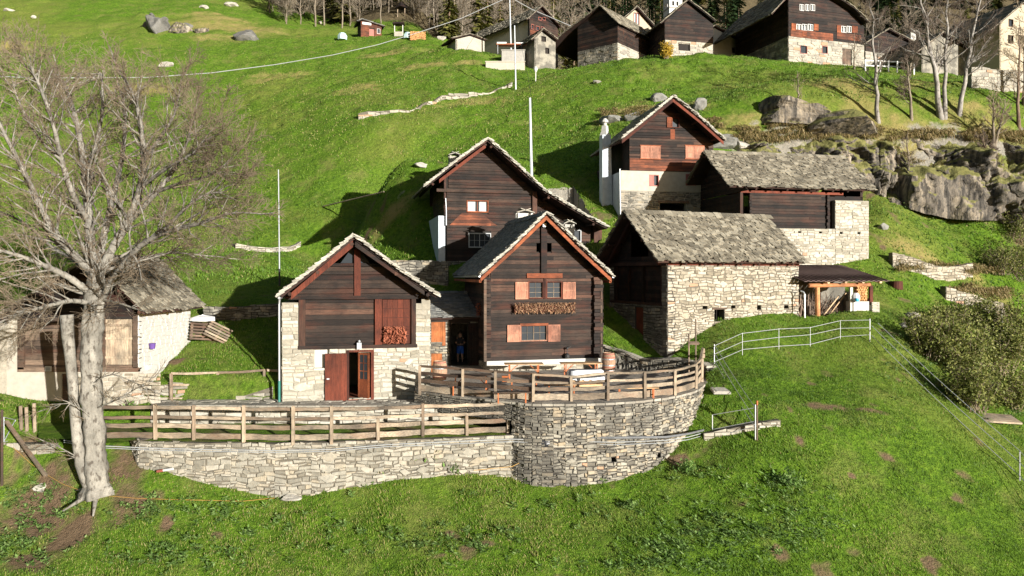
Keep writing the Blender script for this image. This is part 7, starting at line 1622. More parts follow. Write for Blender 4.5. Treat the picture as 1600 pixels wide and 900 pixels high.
def grass_layer(n, y0, y1, hm, wm, seed):
    X, Y = scatter(n, y0, y1); m = in_poly(X, Y, TER) | in_poly(X, Y, PAT); X, Y = X[~m], Y[~m]
    d = np.zeros(len(X)); dd = np.zeros(len(X))
    for (g, rr, st) in BLOBS["dirt"]: d = np.maximum(d, blob(X, Y, g, rr))
    for (g, rr, st) in BLOBS["dry"]: dd = np.maximum(dd, blob(X, Y, g, rr) * st)
    tuft = fbm(X / .9, Y / .9, 3, seed); pat = fbm(X / 4.5, Y / 4.5, 3, seed + 2)
    keep = (np.random.rand(len(X)) < .5 + .8 * tuft) & (d < .5 + .5 * np.random.rand(len(X)) * .6) & ((Y < 60) | (Y > 66) | (X / Y < .27))
    keep &= (bare(X, Y) > .25 + .03 * np.random.rand(len(X))) | (Y > 62)
    X, Y, d, dd, tuft, pat = X[keep], Y[keep], d[keep], dd[keep], tuft[keep], pat[keep]
    Z = H(X, Y); lm = in_poly(X, Y, LOW); Z = np.where(lm, ZL, Z); hg = hm * (.35 + 1.5 * np.clip(tuft - .2, 0, 1)) * np.random.uniform(.5, 1.3, len(X))
    rn = np.clip(.05 + .55 * (pat - .22) * 1.3 + np.random.uniform(0, .42, len(X)) + (np.random.rand(len(X)) < .05 + .5 * dd + np.clip((fbm(X / 13, Y / 13, 3, seed + 5) - .52) * 2.6, 0, .35)) * .45, 0, 1)
    return blades(X, Y, Z, hg, wm * np.random.uniform(.6, 1.3, len(X)), rn, .9)
parts = [grass_layer(330000, 23.5, 47, .10, .035, 2), grass_layer(170000, 47, 125, .17, .10, 4)]
off = 0; VV, FF, RR = [], [], []
for V_, F_, r_ in parts: VV.append(V_); FF.append(F_ + off); RR.append(r_); off += len(V_)
o = fast_mesh("grass", np.concatenate(VV), np.concatenate(FF), "grass_blades", np.concatenate(RR)); o["kind"] = "stuff"; o["label"] = "short green meadow grass with yellowish patches covering the slopes"; o["category"] = "grass"
def leaf_cluster(centers, r, n, size, flat=.6, zoff=.0, seed=0):
    V = []; rn = []
    c = np.repeat(np.array(centers), n, 0); k = len(c); a = np.random.uniform(0, 2 * pi, k); rad = np.abs(np.random.randn(k)) * np.repeat(np.array(r), n) * .5
    p = c + np.stack([np.cos(a) * rad, np.sin(a) * rad, np.random.uniform(0, 1, k) * size * 1.2 + zoff], -1)
    b = np.random.uniform(0, 2 * pi, k); el = np.random.uniform(-.1, 1.1, k) * flat; L_ = size * np.random.uniform(.5, 1.3, k); Wd = L_ * np.random.uniform(.3, .5, k)
    d = np.stack([np.cos(b) * np.cos(el), np.sin(b) * np.cos(el), np.sin(el)], -1) * L_[:, None]; s = np.stack([-np.sin(b), np.cos(b), np.random.uniform(-.4, .4, k)], -1) * Wd[:, None] / 2
    V = np.stack([p, p + d * .45 + s, p + d, p + d * .45 - s], 1).reshape(-1, 3); return V, np.arange(4 * k).reshape(k, 4), np.repeat(np.clip(np.random.rand(k) * .8 + np.random.rand(k) * .2, 0, 1), 4)
# ground cover of broad leaves
cs, rs_ = [], []
for (px, py, sx, sy, n, r) in [(1150, 830, 130, 45, 120, .28), (1060, 860, 90, 30, 40, .3), (1210, 765, 45, 14, 24, .3), (250, 870, 120, 25, 50, .25), (60, 790, 70, 40, 60, .25), (30, 850, 60, 40, 45, .3), (330, 800, 110, 25, 30, .2), (700, 850, 130, 35, 50, .22), (460, 840, 160, 50, 40, .18), (900, 790, 150, 40, 26, .18), (1100, 745, 60, 12, 12, .2), (230, 800, 60, 30, 30, .22), (1450, 560, 60, 40, 40, .35), (1560, 620, 50, 40, 40, .4), (1440, 330, 90, 40, 80, .5), (1500, 360, 90, 40, 80, .5), (1400, 560, 30, 60, 20, .25), (1120, 570, 20, 50, 24, .3), (1580, 660, 30, 30, 26, .35), (960, 560, 8, 3, 4, .2), (1040, 545, 30, 6, 14, .25), (1000, 890, 160, 15, 40, .25), (1270, 830, 50, 40, 24, .25)]:
    for i in range(n):
        g = ghit(px + np.random.randn() * sx * .5, py + np.random.randn() * sy * .5, 23.5)
        if any(in_poly(np.array([g[0]]), np.array([g[1]]), p)[0] for p in FOOTP): continue
        cs.append(g); rs_.append(r * ru(.5, 1.4))
V_, F_, r_ = leaf_cluster(cs, rs_, 22, .16); o = fast_mesh("ground_cover", V_, F_, "weed_leaf", r_); o["kind"] = "stuff"; o["label"] = "scattered broad-leaved weeds in the meadow"; o["category"] = "weeds"
for (px, py, r, n, lb) in [(668, 722, .75, 420, "large leafy dock plant growing against the lower wall"), (592, 745, .4, 160, "small leafy plant at the wall foot left of the large dock plant"), (708, 742, .35, 110, "small plant right of the large dock plant"), (1072, 742, .55, 240, "leafy plant at the right foot of the curved terrace wall"), (1235, 765, .8, 420, "biggest weed patch in the right foreground meadow"), (985, 800, .35, 120, "small weed left of the biggest weed patch"), (480, 757, .2, 60, "tiny plant in the grass below the lower wall"), (205, 640, .3, 60, "small plant beside the big tree trunk")]:
    g = ghit(px, py, 24); V_, F_, r_ = leaf_cluster([(0, 0, 0)], [r], n, .2, 1.0); V_[:, 2] += np.abs(np.random.randn(len(V_)).reshape(-1, 4)[:, :1] * .18).repeat(4, 1).ravel() * r * 1.6; o = fast_mesh("weed_plant", V_, F_, "weed_leaf", r_); o.location = g; tag(o, lb, "plant")
# dry straw tufts on ledges
cs = []
for (x0, y0_, x1, y1_, n, hgt) in [(985, 186, 1130, 196, 120, .7), (1140, 218, 1370, 212, 260, .8), (1395, 215, 1600, 212, 220, .8), (1390, 240, 1440, 262, 40, .6), (1440, 265, 1500, 260, 40, .6), (1395, 415, 1560, 425, 150, .55), (1470, 452, 1570, 462, 130, .6), (1150, 205, 1370, 200, 160, .6), (940, 178, 1030, 176, 80, .5), (1570, 215, 1640, 250, 60, .8)]:
    for i in range(int(n * .34)):
        t = rnd(); t = t if sin(t * n * .35) > -.3 or rnd() < .3 else min(1, t + .06); g = ghit(x0 + (x1 - x0) * t + ru(-6, 6), y0_ + (y1_ - y0_) * t + ru(-7, 7), 44); cs.append((g[0], g[1] - .3, g[2] + .1, hgt))
cs = np.array(cs); k = 60; C = np.repeat(cs, k, 0); n = len(C); a = np.random.uniform(pi * 1.0, 2 * pi, n); l = C[:, 3] * np.random.uniform(.25, .85, n)
b0 = C[:, :3] + np.random.randn(n, 3) * np.array([.22, .14, .06]); mid = b0 + np.stack([np.cos(a) * l * .45, np.sin(a) * l * .4, l * np.random.uniform(0, .4, n)], -1); tip = mid + np.stack([np.cos(a) * l * .4, np.sin(a) * l * .3, -l * np.random.uniform(.1, .8, n)], -1); s = np.stack([np.sin(a), -np.cos(a), np.random.uniform(-.8, .8, n)], -1) * .018
V_ = np.stack([b0 - s, b0 + s, mid + s, mid - s, mid - s, mid + s, tip + s * .3, tip - s * .3], 1).reshape(-1, 3); F_ = np.arange(len(V_)).reshape(-1, 4)
o = fast_mesh("dry_grass", V_, F_, "dry_grass", np.repeat(np.random.rand(n), 8)); o["kind"] = "stuff"; o["label"] = "straw-coloured dry grass tufts hanging over the rock ledges"; o["category"] = "dry grass"

# ================================================================== TREES
class TM:
    """fast store for thin 3-sided sticks"""
    def __init__(s): s.V = []; s.R = []
    def stick(s, a, b, ra, rb): s.V.append((a, b, ra, rb))
    def build(s, name, mat, parent, sides=3):
        A = np.array([v[0] for v in s.V]); B = np.array([v[1] for v in s.V]); ra = np.array([v[2] for v in s.V]); rb = np.array([v[3] for v in s.V]); n = len(A)
        d = B - A; d /= np.linalg.norm(d, axis=1)[:, None] + 1e-9; ref = np.where(np.abs(d[:, 2:3]) > .9, np.array([[1., 0, 0]]), np.array([[0., 0, 1.]])); u = np.cross(d, ref); u /= np.linalg.norm(u, axis=1)[:, None] + 1e-9; w = np.cross(d, u)
        V = np.empty((n, 2 * sides, 3))
        for k in range(sides):
            an = 2 * pi * k / sides; e = u * cos(an) + w * sin(an); V[:, k] = A + e * ra[:, None]; V[:, sides + k] = B + e * rb[:, None]
        base = (np.arange(n) * 2 * sides)[:, None]; Fs = [base + np.array([[k, (k + 1) % sides, sides + (k + 1) % sides, sides + k]]) for k in range(sides)]
        return fast_mesh(name, V.reshape(-1, 3), np.concatenate(Fs), mat, np.repeat(np.random.rand(n), 2 * sides), parent=parent)
def nrm(v): l = sqrt(v[0] ** 2 + v[1] ** 2 + v[2] ** 2) + 1e-9; return (v[0] / l, v[1] / l, v[2] / l)
def grow(B, Tw, p, d, L_, r, lev, maxlev, nb=4, up=.25, wig=.22, spread=.75, tmin=.0055):
    """a branch of several bending pieces with side branches; the finest level goes to the twigs"""
    n = 4 if lev < maxlev else 2; st = L_ / n; q = p; rr = r
    for i in range(n):
        d = nrm((d[0] + ru(-wig, wig), d[1] + ru(-wig, wig), d[2] + ru(-wig, wig) + up * .12)); e = (q[0] + d[0] * st, q[1] + d[1] * st, q[2] + d[2] * st); r2 = max(rr * (.8 if lev < maxlev else .6), tmin)
        (B if rr > .016 else Tw).stick(q, e, rr, r2); q = e; rr = r2
        if lev < maxlev:
            k = (nb if i else max(1, nb - 2)) - (1 if lev == maxlev - 1 and nb > 2 and tmin < .01 else 0)
            for _ in range(k if rnd() < .9 else k - 1):
                a = ru(0, 2 * pi); s = spread * ru(.6, 1.2); t1 = nrm((d[1] + .01, -d[0], .0)); t2 = (d[1] * t1[2] - d[2] * t1[1], d[2] * t1[0] - d[0] * t1[2], d[0] * t1[1] - d[1] * t1[0])
                nd = nrm(tuple(d[j] + (t1[j] * cos(a) + t2[j] * sin(a)) * s for j in range(3)))
                f = (1 - i / n * .45)
                grow(B, Tw, (q[0] - d[0] * st * rnd() * .6, q[1] - d[1] * st * rnd() * .6, q[2] - d[2] * st * rnd() * .6), nd, L_ * ru(.38, .62) * f, max(rr * .5, tmin * 1.3), lev + 1, maxlev, nb, up, wig * 1.15, spread, tmin)
def big_tree():
    g = ghit(152, 768, 24); Y0 = g[1]; root = thing("bare_tree", "big bare pale-barked tree with two stems in the left foreground", "tree", g)
    def W_(px, py, dy=0): p = at(px, py, Y0 + dy); return (p[0] - g[0], p[1] - g[1], p[2] - g[2])
    B, Tw = TM(), TM(); random.seed(21)
    m = MB(); tr = [(154, 775, 0), (151, 755, 0), (148, 720, 0), (147, 680, 0), (144, 640, 0), (142, 600, 0), (143, 560, 0), (144, 520, 0), (147, 480, 0), (150, 450, 0), (150, 420, 0)]
    rad = [.62, .47, .40, .38, .37, .37, .36, .36, .37, .34, .27]; rad = [a * .95 for a in rad]
    TP = smooth_poly3([W_(*q) for q in tr], 5); RR_ = np.interp(np.linspace(0, 1, len(TP)), np.linspace(0, 1, len(rad)), rad)
    RR_ = [r_ * (1 + .07 * sin(i * .9) + .05 * sin(i * 2.3 + 1)) for i, r_ in enumerate(RR_)]; m.tube(TP, RR_, 22); n_ = 22
    for i in range(len(m.v)):
        ring = i // n_; c_ = TP[min(ring, len(TP) - 1)]; k_ = i % n_; f_ = 1 + .10 * sin(k_ * 1.43 + ring * .16) + .06 * sin(k_ * 2.9 - ring * .3) + ru(-.03, .03) + (.22 * max(0, sin(k_ * 1.43)) if ring < 5 else 0)
        m.v[i] = tuple(c_[j] + (m.v[i][j] - c_[j]) * f_ for j in range(3))
    for a_, l_ in ((.3, .9), (1.6, .7), (2.9, .9), (3.9, 1.1), (5.1, 1.0)):
        m.tube([(cos(a_) * .2, sin(a_) * .2, .3), (cos(a_) * .5, sin(a_) * .5, .0 + sin(a_) * .25), (cos(a_) * (.5 + l_ * .6), sin(a_) * (.5 + l_ * .6), -.15 + sin(a_) * .5)], [.17, .09, .03], 8)
    m.build("trunk", "bark_pale", root, True)
    m = MB(); m.tube([W_(146, 768, .0), W_(136, 750, -.1), (W_(127, 725, -.15)), W_(122, 690, -.1), W_(118, 650, 0), W_(114, 600, 0), W_(110, 560, 0), W_(106, 525, 0), W_(104, 492, 0)], [.26, .24, .22, .21, .2, .19, .19, .22, .24], 12); m.build("second_stem", "bark_pale", root, True)
    limbs = [
     ([(150, 440, 0), (142, 390, .4), (138, 330, 1.0), (132, 270, 1.4), (122, 200, 1.8), (104, 140, 2.4), (94, 125, 3)], .24),
     ([(150, 440, 0), (172, 395, .2), (200, 345, .4), (220, 290, .3), (224, 235, 0), (215, 170, -.4), (207, 145, -.6)], .22),
     ([(158, 468, 0), (185, 425, -.6), (218, 385, -1.4), (262, 362, -2), (310, 350, -2.6), (352, 335, -3)], .17),
     ([(146, 462, 0), (110, 435, -.6), (70, 415, -1.2), (25, 398, -1.8), (-25, 385, -2.4)], .17),
     ([(148, 430, 0), (118, 400, -.2), (88, 370, -.5), (62, 320, -.7), (38, 270, -1), (10, 215, -1.2), (-12, 170, -1)], .19),
     ([(150, 425, 0), (162, 370, 1), (176, 310, 1.8), (190, 250, 2.5), (196, 190, 3.2), (190, 150, 3.6)], .18),
     ([(146, 475, 0), (112, 470, -1), (75, 478, -1.8), (35, 490, -2.6), (-5, 505, -3.2)], .12),
     ([(138, 345, .8), (112, 300, 0), (95, 245, -.5), (82, 190, -1), (60, 130, -1.2), (52, 118, -1.2)], .14),
     ([(250, 366, -1.8), (285, 330, -2.2), (318, 305, -2.4), (348, 300, -2.6)], .08), ([(245, 300, .2), (285, 285, -.6), (325, 275, -1.2), (352, 258, -1.6)], .08), ([(224, 290, 0), (262, 262, -1), (300, 240, -1.8), (322, 214, -2)], .08),
     ([(204, 345, .4), (245, 300, .2), (275, 260, .4), (292, 222, .6), (300, 190, .8)], .12),
     ([(224, 250, 0), (250, 215, .4), (272, 180, .8), (280, 145, 1)], .09),
     ([(150, 452, 0), (180, 430, 1.2), (225, 405, 2.4), (270, 395, 3.4), (325, 400, 4.2)], .12),
     ([(148, 440, 0), (120, 410, 1.6), (80, 385, 2.8), (40, 350, 3.6), (0, 330, 4)], .12),
     ([(132, 275, 1.4), (150, 225, 1.6), (160, 170, 1.8), (158, 115, 2), (152, 125, 2)], .10),
     ([(96, 250, -.5), (60, 215, -.8), (30, 160, -1), (20, 128, -1)], .08),
     ([(145, 640, 0), (175, 628, -.6), (205, 612, -.9), (240, 590, -1.1)], .035), ([(144, 600, -.2), (175, 585, -.8), (215, 600, -1.2), (250, 615, -1.4)], .03), ([(146, 655, -.2), (110, 630, -.8), (70, 640, -1.0)], .03), ([(122, 715, -.2), (95, 700, -.6), (70, 690, -.8)], .03)]
    for pts, r in limbs:
        P = smooth_poly3([W_(*q) for q in pts], 3); n = len(P); lim_low = r < .05
        for i in range(n - 1):
            r1 = r * .82 * (1 - i / n * .78); r2 = r * (1 - (i + 1) / n * .78); B.stick(P[i], P[i + 1], r1, r2)
            d = nrm(tuple(P[i + 1][j] - P[i][j] for j in range(3)))
            if i > (1 if lim_low else 3) or rnd() < .4:
                for _ in range(2 if lim_low else (2 if i < n * .6 else 3) ):
                    a = ru(0, 2 * pi); t1 = nrm((d[1] + .01, -d[0], 0)); t2 = (d[1] * t1[2] - d[2] * t1[1], d[2] * t1[0] - d[0] * t1[2], d[0] * t1[1] - d[1] * t1[0]); s = ru(.6, 1.2)
                    nd = nrm(tuple(d[j] + (t1[j] * cos(a) + t2[j] * sin(a)) * s for j in range(3)))
                    grow(B, Tw, P[i], nd, (.7 if lim_low else ru(1.35, 2.6)) * (1 - .3 * i / n), max(r1 * .45, .022), 1 if not lim_low else 2, 3, 3, .25, .24, .85, .005)
        d = nrm(tuple(P[-1][j] - P[-2][j] for j in range(3))); grow(B, Tw, P[-1], d, 1.8 if not lim_low else .8, max(r * .25, .02), 1 if not lim_low else 2, 3, 4, .3, .2, .8)
    print("TREE", len(B.V), len(Tw.V))
    B.build("branches", "bark_pale", root, 6); Tw.build("twigs", "twig_red", root, 3)
def smooth_poly3(P, n=4):
    P = [np.array(p, float) for p in P]; out = []
    for i in range(len(P) - 1):
        p0 = P[max(i - 1, 0)]; p1 = P[i]; p2 = P[i + 1]; p3 = P[min(i + 2, len(P) - 1)]
        for k in range(n):
            t = k / n; out.append(tuple(.5 * (2 * p1 + (p2 - p0) * t + (2 * p0 - 5 * p1 + 4 * p2 - p3) * t * t + (3 * p1 - p0 - 3 * p2 + p3) * t ** 3)))
    out.append(tuple(P[-1])); return out
big_tree()
def bare_tree(name, label, g, hgt, r, bark, twig, seed, lean=(0, 0), stems=1, first=.3, maxlev=3, nb=3, lenf=.3, group=None, link=True):
    root = thing(name, label, "tree", g, group=group) if label else None
    if root is None: root = bpy.data.objects.new(name, None); COL.objects.link(root); root.location = g
    B, Tw = TM(), TM(); random.seed(seed); m = MB()
    for s_ in range(stems):
        ang = ru(0, 6.28); ln = (lean[0] + (cos(ang) * .22 if stems > 1 else 0), lean[1] + (sin(ang) * .12 if stems > 1 else 0)); P = [(0, 0, -.4)]; n = 9; hh = hgt * (1 if s_ == 0 else ru(.75, 1))
        for i in range(1, n + 1):
            t = i / n; P.append((ln[0] * hh * t + ru(-.02, .02) * hh * .6, ln[1] * hh * t + ru(-.02, .02) * hh * .6, hh * t))
        rr = [r * (1.25 if i == 0 else 1) * (1 - .88 * i / n) + .01 for i in range(n + 1)]; m.tube(P, rr, 8)
        for i in range(n):
            if (i + 1) / n < first: continue
            a0, a1 = P[i], P[i + 1]; d = nrm(tuple(a1[j] - a0[j] for j in range(3)))
            for _ in range(3):
                t = rnd(); p = tuple(a0[j] + (a1[j] - a0[j]) * t for j in range(3)); a = ru(0, 2 * pi); nd = nrm((cos(a) + d[0], sin(a) + d[1], ru(.4, 1.2)))
                grow(B, Tw, p, nd, hgt * lenf * (1.15 - i / n * .8) * ru(.7, 1.1), rr[i] * .38, 1, maxlev, nb, .45, .16, .65, .02 if label is None else .008)
        grow(B, Tw, P[-1], (0, 0, 1), hgt * .1, .03, 2, maxlev, nb, .4)
    m.build("trunk", bark, root, True)
    if B.V: B.build("branches", bark, root, 4)
    if Tw.V: Tw.build("twigs", twig, root, 3)
    return root
for (px, py, tp_, r, st, seed, lb, bark, tw, ln, fst) in [
    (1372, 190, 12, .19, 1, 31, "leaning pale birch left of the birch group above the cliff", "bark_birch", "twig_dark", (-.06, 0), .3),
    (1470, 182, -45, .25, 1, 32, "thickest white birch trunk of the group above the cliff", "bark_birch", "twig_dark", (-.16, 0), .3),
    (1476, 184, -30, .2, 1, 33, "middle white birch of the group, forking above the cliff", "bark_birch", "twig_dark", (.05, .05), .35),
    (1498, 178, -40, .2, 1, 34, "right birch of the group, leaning right above the cliff", "bark_birch", "twig_dark", (.2, .02), .3),
    (1246, 187, 118, .12, 1, 35, "small slender bare tree growing from the dark rock slab", "bark_tan", "twig_tan", (.02, 0), .35),
    (1424, 186, 95, .14, 1, 36, "thin crooked bare tree between the leaning birch and the birch group", "bark_tan", "twig_dark", (-.08, 0), .3),
    (1552, 236, 150, .15, 2, 37, "two-stemmed bare sapling on the cliff edge at the right", "bark_tan", "twig_tan", (.03, 0), .35),
    (1592, 198, 40, .16, 1, 38, "thin tall dark trunk near the right image edge", "bark_brown", "twig_tan", (0, 0), .3),
    (1422, 290, 215, .12, 1, 39, "bare leaning branchy sapling in front of the cliff recess", "bark_tan", "twig_dark", (-.1, -.05), .3),
    (1555, 300, 215, .14, 3, 40, "bushy bare shrub on the cliff face above the bluish rock", "bark_brown", "twig_dark", (-.05, -.05), .15),
    (1600, 165, 20, .2, 1, 41, "bare tree at the right edge below the beige house", "bark_brown", "twig_tan", (.03, 0), .25),
    (1335, 108, 55, .1, 1, 42, "small bare tree in front of the large timber house corner", "bark_tan", "twig_dark", (0, 0), .3),
    (1420, 118, 60, .1, 2, 43, "bare shrub in front of the long low village house", "bark_tan", "twig_dark", (0, 0), .2),
    (1540, 105, 10, .2, 1, 44, "bare tree behind the birches near the beige house", "bark_tan", "twig_tan", (0, 0), .2),
    (1500, 108, -10, .2, 1, 45, "tall bare tree behind the birch group", "bark_tan", "twig_dark", (0, 0), .2),
    (1566, 545, 480, .07, 1, 46, "white forked dead sapling among the shrubs on the right", "bark_birch", "twig_tan", (.0, 0), .4)]:
    g = ghit(px, py, 30); hgt = (py - tp_) / F * g[1]
    bare_tree("bare_tree", lb, g, hgt, r, bark, tw, seed, ln, st, fst, 3 if hgt > 4 else 2, 3 if hgt > 4 else 3)
def shrub(name, label, g, rx, hh, ntw, nleaf, seed, twig="twig_tan", leaf="bush_leaf", lsz=.08):
    root = thing(name, label, "shrub", g); random.seed(seed); np.random.seed(seed); Tw = TM()
    tips = []
    for i in range(ntw):
        a = ru(0, 2 * pi); d = nrm((cos(a) * ru(.2, 1), sin(a) * ru(.2, 1), ru(.5, 1.4))); p = (ru(-.3, .3) * rx, ru(-.3, .3) * rx, -.1); l = hh * ru(.6, 1.1); q = p
        for k in range(4):
            d = nrm((d[0] + ru(-.25, .25), d[1] + ru(-.25, .25), d[2] + ru(-.2, .12))); e = tuple(q[j] + d[j] * l / 4 * (rx / hh * .9 if j < 2 else 1) for j in range(3)); Tw.stick(q, e, .02 * (1 - k * .2), .02 * (.8 - k * .2)); q = e
            if k > 0:
                tips.append(q)
                for _ in range(3): f = tuple(q[j] + ru(-.35, .35) for j in range(3)); Tw.stick(q, f, .007, .004); tips.append(f)
    Tw.build("stems", twig, root)
    if nleaf:
        T = np.array(tips); c = T[np.random.randint(0, len(T), nleaf)] + np.random.randn(nleaf, 3) * .13; k = nleaf; v = np.random.randn(k, 3); v /= np.linalg.norm(v, axis=1)[:, None]; w = np.cross(v, np.random.randn(k, 3)); w /= np.linalg.norm(w, axis=1)[:, None]
        sz = lsz * np.random.uniform(.5, 1.3, k)[:, None]; V = np.stack([c - v * sz, c + w * sz * .5, c + v * sz, c - w * sz * .5], 1).reshape(-1, 3); fast_mesh("foliage", V, np.arange(4 * k).reshape(k, 4), leaf, np.repeat(np.random.rand(k), 4), parent=root)
    return root
for i, (px, py, rpx, hpx, nl, lb) in enumerate([
    (1455, 560, 40, 62, 2600, "olive budding shrub right of the woodshed, leftmost of the shrub belt"), (1500, 590, 46, 80, 3600, "large olive shrub in the middle of the right shrub belt"), (1520, 640, 44, 70, 2600, "reddish brown shrub at the foot of the right shrub belt beside the wires"),
    (1560, 585, 50, 80, 4000, "dense yellow-green shrub at the right of the belt"), (1600, 560, 46, 90, 3600, "tall shrub cut by the right image edge in the belt"), (1590, 640, 40, 60, 2600, "low green shrub at the right edge above the loose board"),
    (1480, 520, 36, 44, 2000, "small upper shrub below the hanging dry grass wall"), (1540, 520, 40, 50, 2600, "upper olive shrub right of the forked sapling"), (1440, 520, 24, 30, 900, "sparse little shrub near the pale boulder"),
    (1600, 440, 50, 80, 2200, "grey-brown bare shrub at the right edge below the cliff"), (1560, 430, 30, 40, 900, "sparse brown shrub between wall and right edge"), (1590, 380, 50, 50, 2000, "shaded shrub below the rocks at the right edge")]):
    g = ghit(px, py, 32); rx = rpx / F * g[1] * 1.3; shrub("shrub", lb, g, rx, hpx / F * g[1] * 1.1, 60, int(nl * 1.7), 60 + i, "twig_red" if i in (2, 9, 10) else "twig_tan", "bush_leaf", .085)
g = ghit(1041, 92, 60); shrub("shrub", "bright yellow lichen-coloured bush at the left corner of the village plank barn", g, .8, 2.0, 20, 1600, 90, "twig_tan", "moss_yellow", .12)

# ------------------------------------------------------------------ forest behind the village
def conifer(name, hgt, seed, leaf):
    root = bpy.data.objects.new(name, None); COL.objects.link(root); rs = np.random.RandomState(seed); m = MB(); m.tube([(0, 0, -.8), (0, 0, hgt * .5), (0, 0, hgt * .97)], [hgt * .018, hgt * .011, .03], 6); m.build("trunk", "bark_brown", root)
    V = []; lv = int(hgt * 1.6)
    for i in range(lv):
        t = i / lv; z = hgt * (.1 + .9 * t); R_ = hgt * .2 * (1 - t) ** .8 * rs.uniform(.75, 1.1) + .15; nb = int(12 - 5 * t)
        for k in range(nb):
            a = rs.uniform(0, 2 * pi); r_ = R_ * rs.uniform(.6, 1.15); dz = -r_ * rs.uniform(.15, .5)
            for s in range(3):
                f0, f1 = s / 3, (s + 1) / 3; w = r_ * .28 * (1 - f0 * .6); ja, jb = a + rs.uniform(-.2, .2), a + rs.uniform(-.25, .25)
                c0 = np.array([cos(ja) * r_ * f0, sin(ja) * r_ * f0, z + dz * f0]); c1 = np.array([cos(jb) * r_ * f1, sin(jb) * r_ * f1, z + dz * f1]); pr = np.array([-sin(a), cos(a), rs.uniform(-.5, .1)]) * w
                V.append([c0 - pr * .4, c0 + pr * .4, c1 + pr * .6 + [0, 0, -w * .5], c1 - pr * .6 + [0, 0, -w * .6]])
    V = np.array(V).reshape(-1, 3); fast_mesh("crown", V, np.arange(len(V)).reshape(-1, 4), leaf, np.repeat(rs.rand(len(V) // 4), 4), parent=root); return root
protoC = [conifer("spruce_tree", 19, 1, "conifer_needle"), conifer("spruce_tree", 16, 2, "conifer_needle"), conifer("spruce_tree", 22, 3, "conifer_needle"), conifer("larch_tree", 17, 4, "larch_needle"), conifer("larch_tree", 14, 5, "larch_needle")]
protoB = [bare_tree("forest_tree", None, (0, 0, 0), 15, .12, "bark_tan", "twig_tan", 201, (.02, 0), 1, .2, 2, 5, .27), bare_tree("forest_tree", None, (0, 0, 0), 12, .10, "bark_tan", "twig_tan", 202, (-.05, 0), 2, .15, 2, 5, .3), bare_tree("forest_tree", None, (0, 0, 0), 17, .14, "bark_tan", "twig_dark", 203, (.04, 0), 1, .25, 2, 5, .25)]
def copy_tree(p, loc, rz, sc, label, cat, group):
    r = p.copy(); COL.objects.link(r); r.location = loc; r.rotation_euler = (0, 0, rz); r.scale = (sc, sc, sc * ru(.9, 1.15)); r["label"] = label; r["category"] = cat; r["group"] = group
    for c in PK[p.name]: k = c.copy(); COL.objects.link(k); k.parent = r
    return r
PK = {p.name: kids(p) for p in protoC + protoB}
random.seed(5); np.random.seed(5); spots = []
def try_spot(px, Y, kind, md):
    X = xat(px, Y)
    for s in spots[-260:]:
        if abs(s[0] - X) < md and abs(s[1] - Y) < md: return
    spots.append((X, Y, kind))
for _ in range(300): try_spot(ru(420, 900), ru(150, 200) if rnd() < .5 else ru(140, 165), 'b' if rnd() < .86 else 'l', 2.2)
for _ in range(60): try_spot(ru(690, 900), ru(122, 150), 'b' if rnd() < .6 else 'l', 2.4)
for _ in range(60): try_spot(ru(820, 1000), ru(128, 180), 'l' if rnd() < .6 else 'b', 2.6)
for _ in range(330): try_spot(ru(860, 1680), ru(132, 215), 'c' if rnd() < .72 else ('l' if rnd() < .6 else 'b'), 3.0)
for _ in range(40): try_spot(ru(1320, 1660), ru(118, 140), 'b', 2.5)
bx = [s for s in spots if s[2] == 'b'][:250]; cx = [s for s in spots if s[2] != 'b']
E = np.array([[s[0], s[1]] for s in bx + cx]); Z_ = H(E[:, 0], E[:, 1], False)
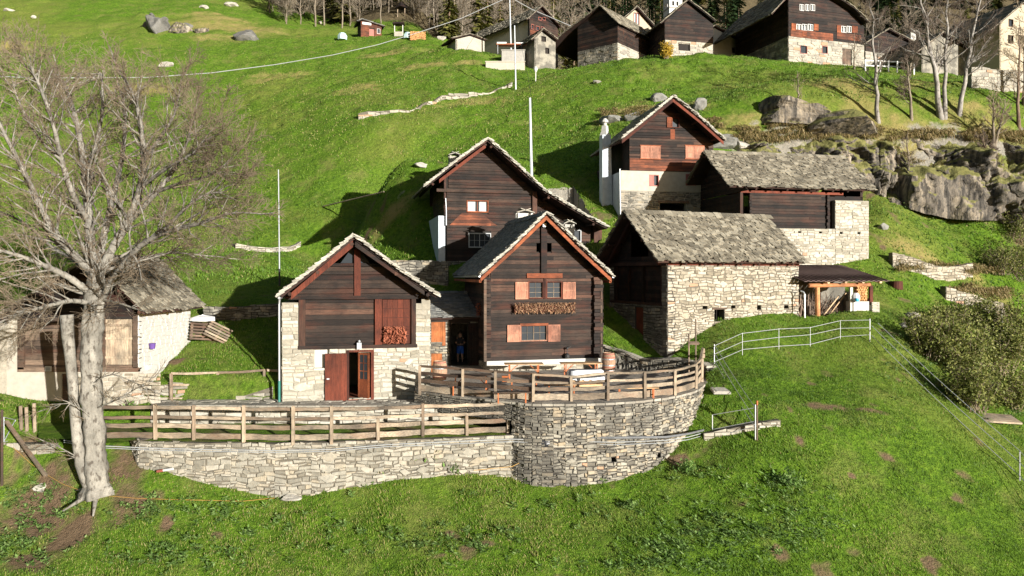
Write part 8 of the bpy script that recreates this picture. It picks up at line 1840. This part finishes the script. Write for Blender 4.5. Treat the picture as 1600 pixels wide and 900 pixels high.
for s, z in zip(bx + cx, Z_):
    # clear of the grass knoll in front
    if s[2] == 'b': p = random.choice(protoB); copy_tree(p, (s[0], s[1], z - .3), ru(0, 6.28), ru(.75, 1.15), "bare pale deciduous tree in the woodland above the village", "tree", "bare trees of the woodland behind the village")
    elif s[2] == 'c': copy_tree(random.choice(protoC[:3]), (s[0], s[1], z - .3), ru(0, 6.28), ru(.7, 1.1), "dark green spruce on the mountainside behind the village", "tree", "spruces behind the village")
    else: copy_tree(random.choice(protoC[3:]), (s[0], s[1], z - .3), ru(0, 6.28), ru(.7, 1.1), "yellow-green larch on the mountainside behind the village", "tree", "larches behind the village")
# far forest as one mass
def merged(name, protos, n, x0, x1, y0, y1, label, mat, cat, s0=.7, s1=1.1):
    VV, FF, RR = [], [], []; off = 0
    base = []
    for p in protos:
        me = [c for c in PK[p.name] if c.name.startswith("crown") or c.name.startswith("twigs")][0].data; co = np.empty(len(me.vertices) * 3, np.float32); me.vertices.foreach_get("co", co); li = np.empty(len(me.loops), np.int32); me.loops.foreach_get("vertex_index", li); base.append((co.reshape(-1, 3), li.reshape(-1, 4)))
    for i in range(n):
        Y = ru(y0, y1); px = ru(x0, x1); X = xat(px, Y); co, li = base[i % len(base)]; a = ru(0, 6.28); s = ru(s0, s1); c_, s_ = cos(a), sin(a); z = float(Hbase(X, Y)[0])
        V = np.stack([(co[:, 0] * c_ - co[:, 1] * s_) * s + X, (co[:, 0] * s_ + co[:, 1] * c_) * s + Y, co[:, 2] * s + z - .5], -1); VV.append(V); FF.append(li + off); RR.append(np.full(len(V), rnd()) * .6 + np.random.rand(len(V)) * .4); off += len(V)
    o = fast_mesh(name, np.concatenate(VV), np.concatenate(FF), mat, np.concatenate(RR)); o["kind"] = "stuff"; o["label"] = label; o["category"] = cat
merged("far_spruce_forest", protoC[:3], 260, 500, 1900, 205, 320, "dense dark spruce forest high on the far mountainside", "conifer_needle", "forest")
merged("far_larch_forest", protoC[3:], 110, 300, 1900, 190, 320, "pale yellow-green larches mixed into the far forest", "larch_needle", "forest")
merged("undergrowth", protoB, 150, 430, 900, 141, 175, "brown leafless undergrowth at the edge of the woodland", "twig_dark", "undergrowth", .28, .5)
for p in protoC + protoB:
    for c in PK[p.name]: bpy.data.objects.remove(c)
    bpy.data.objects.remove(p)
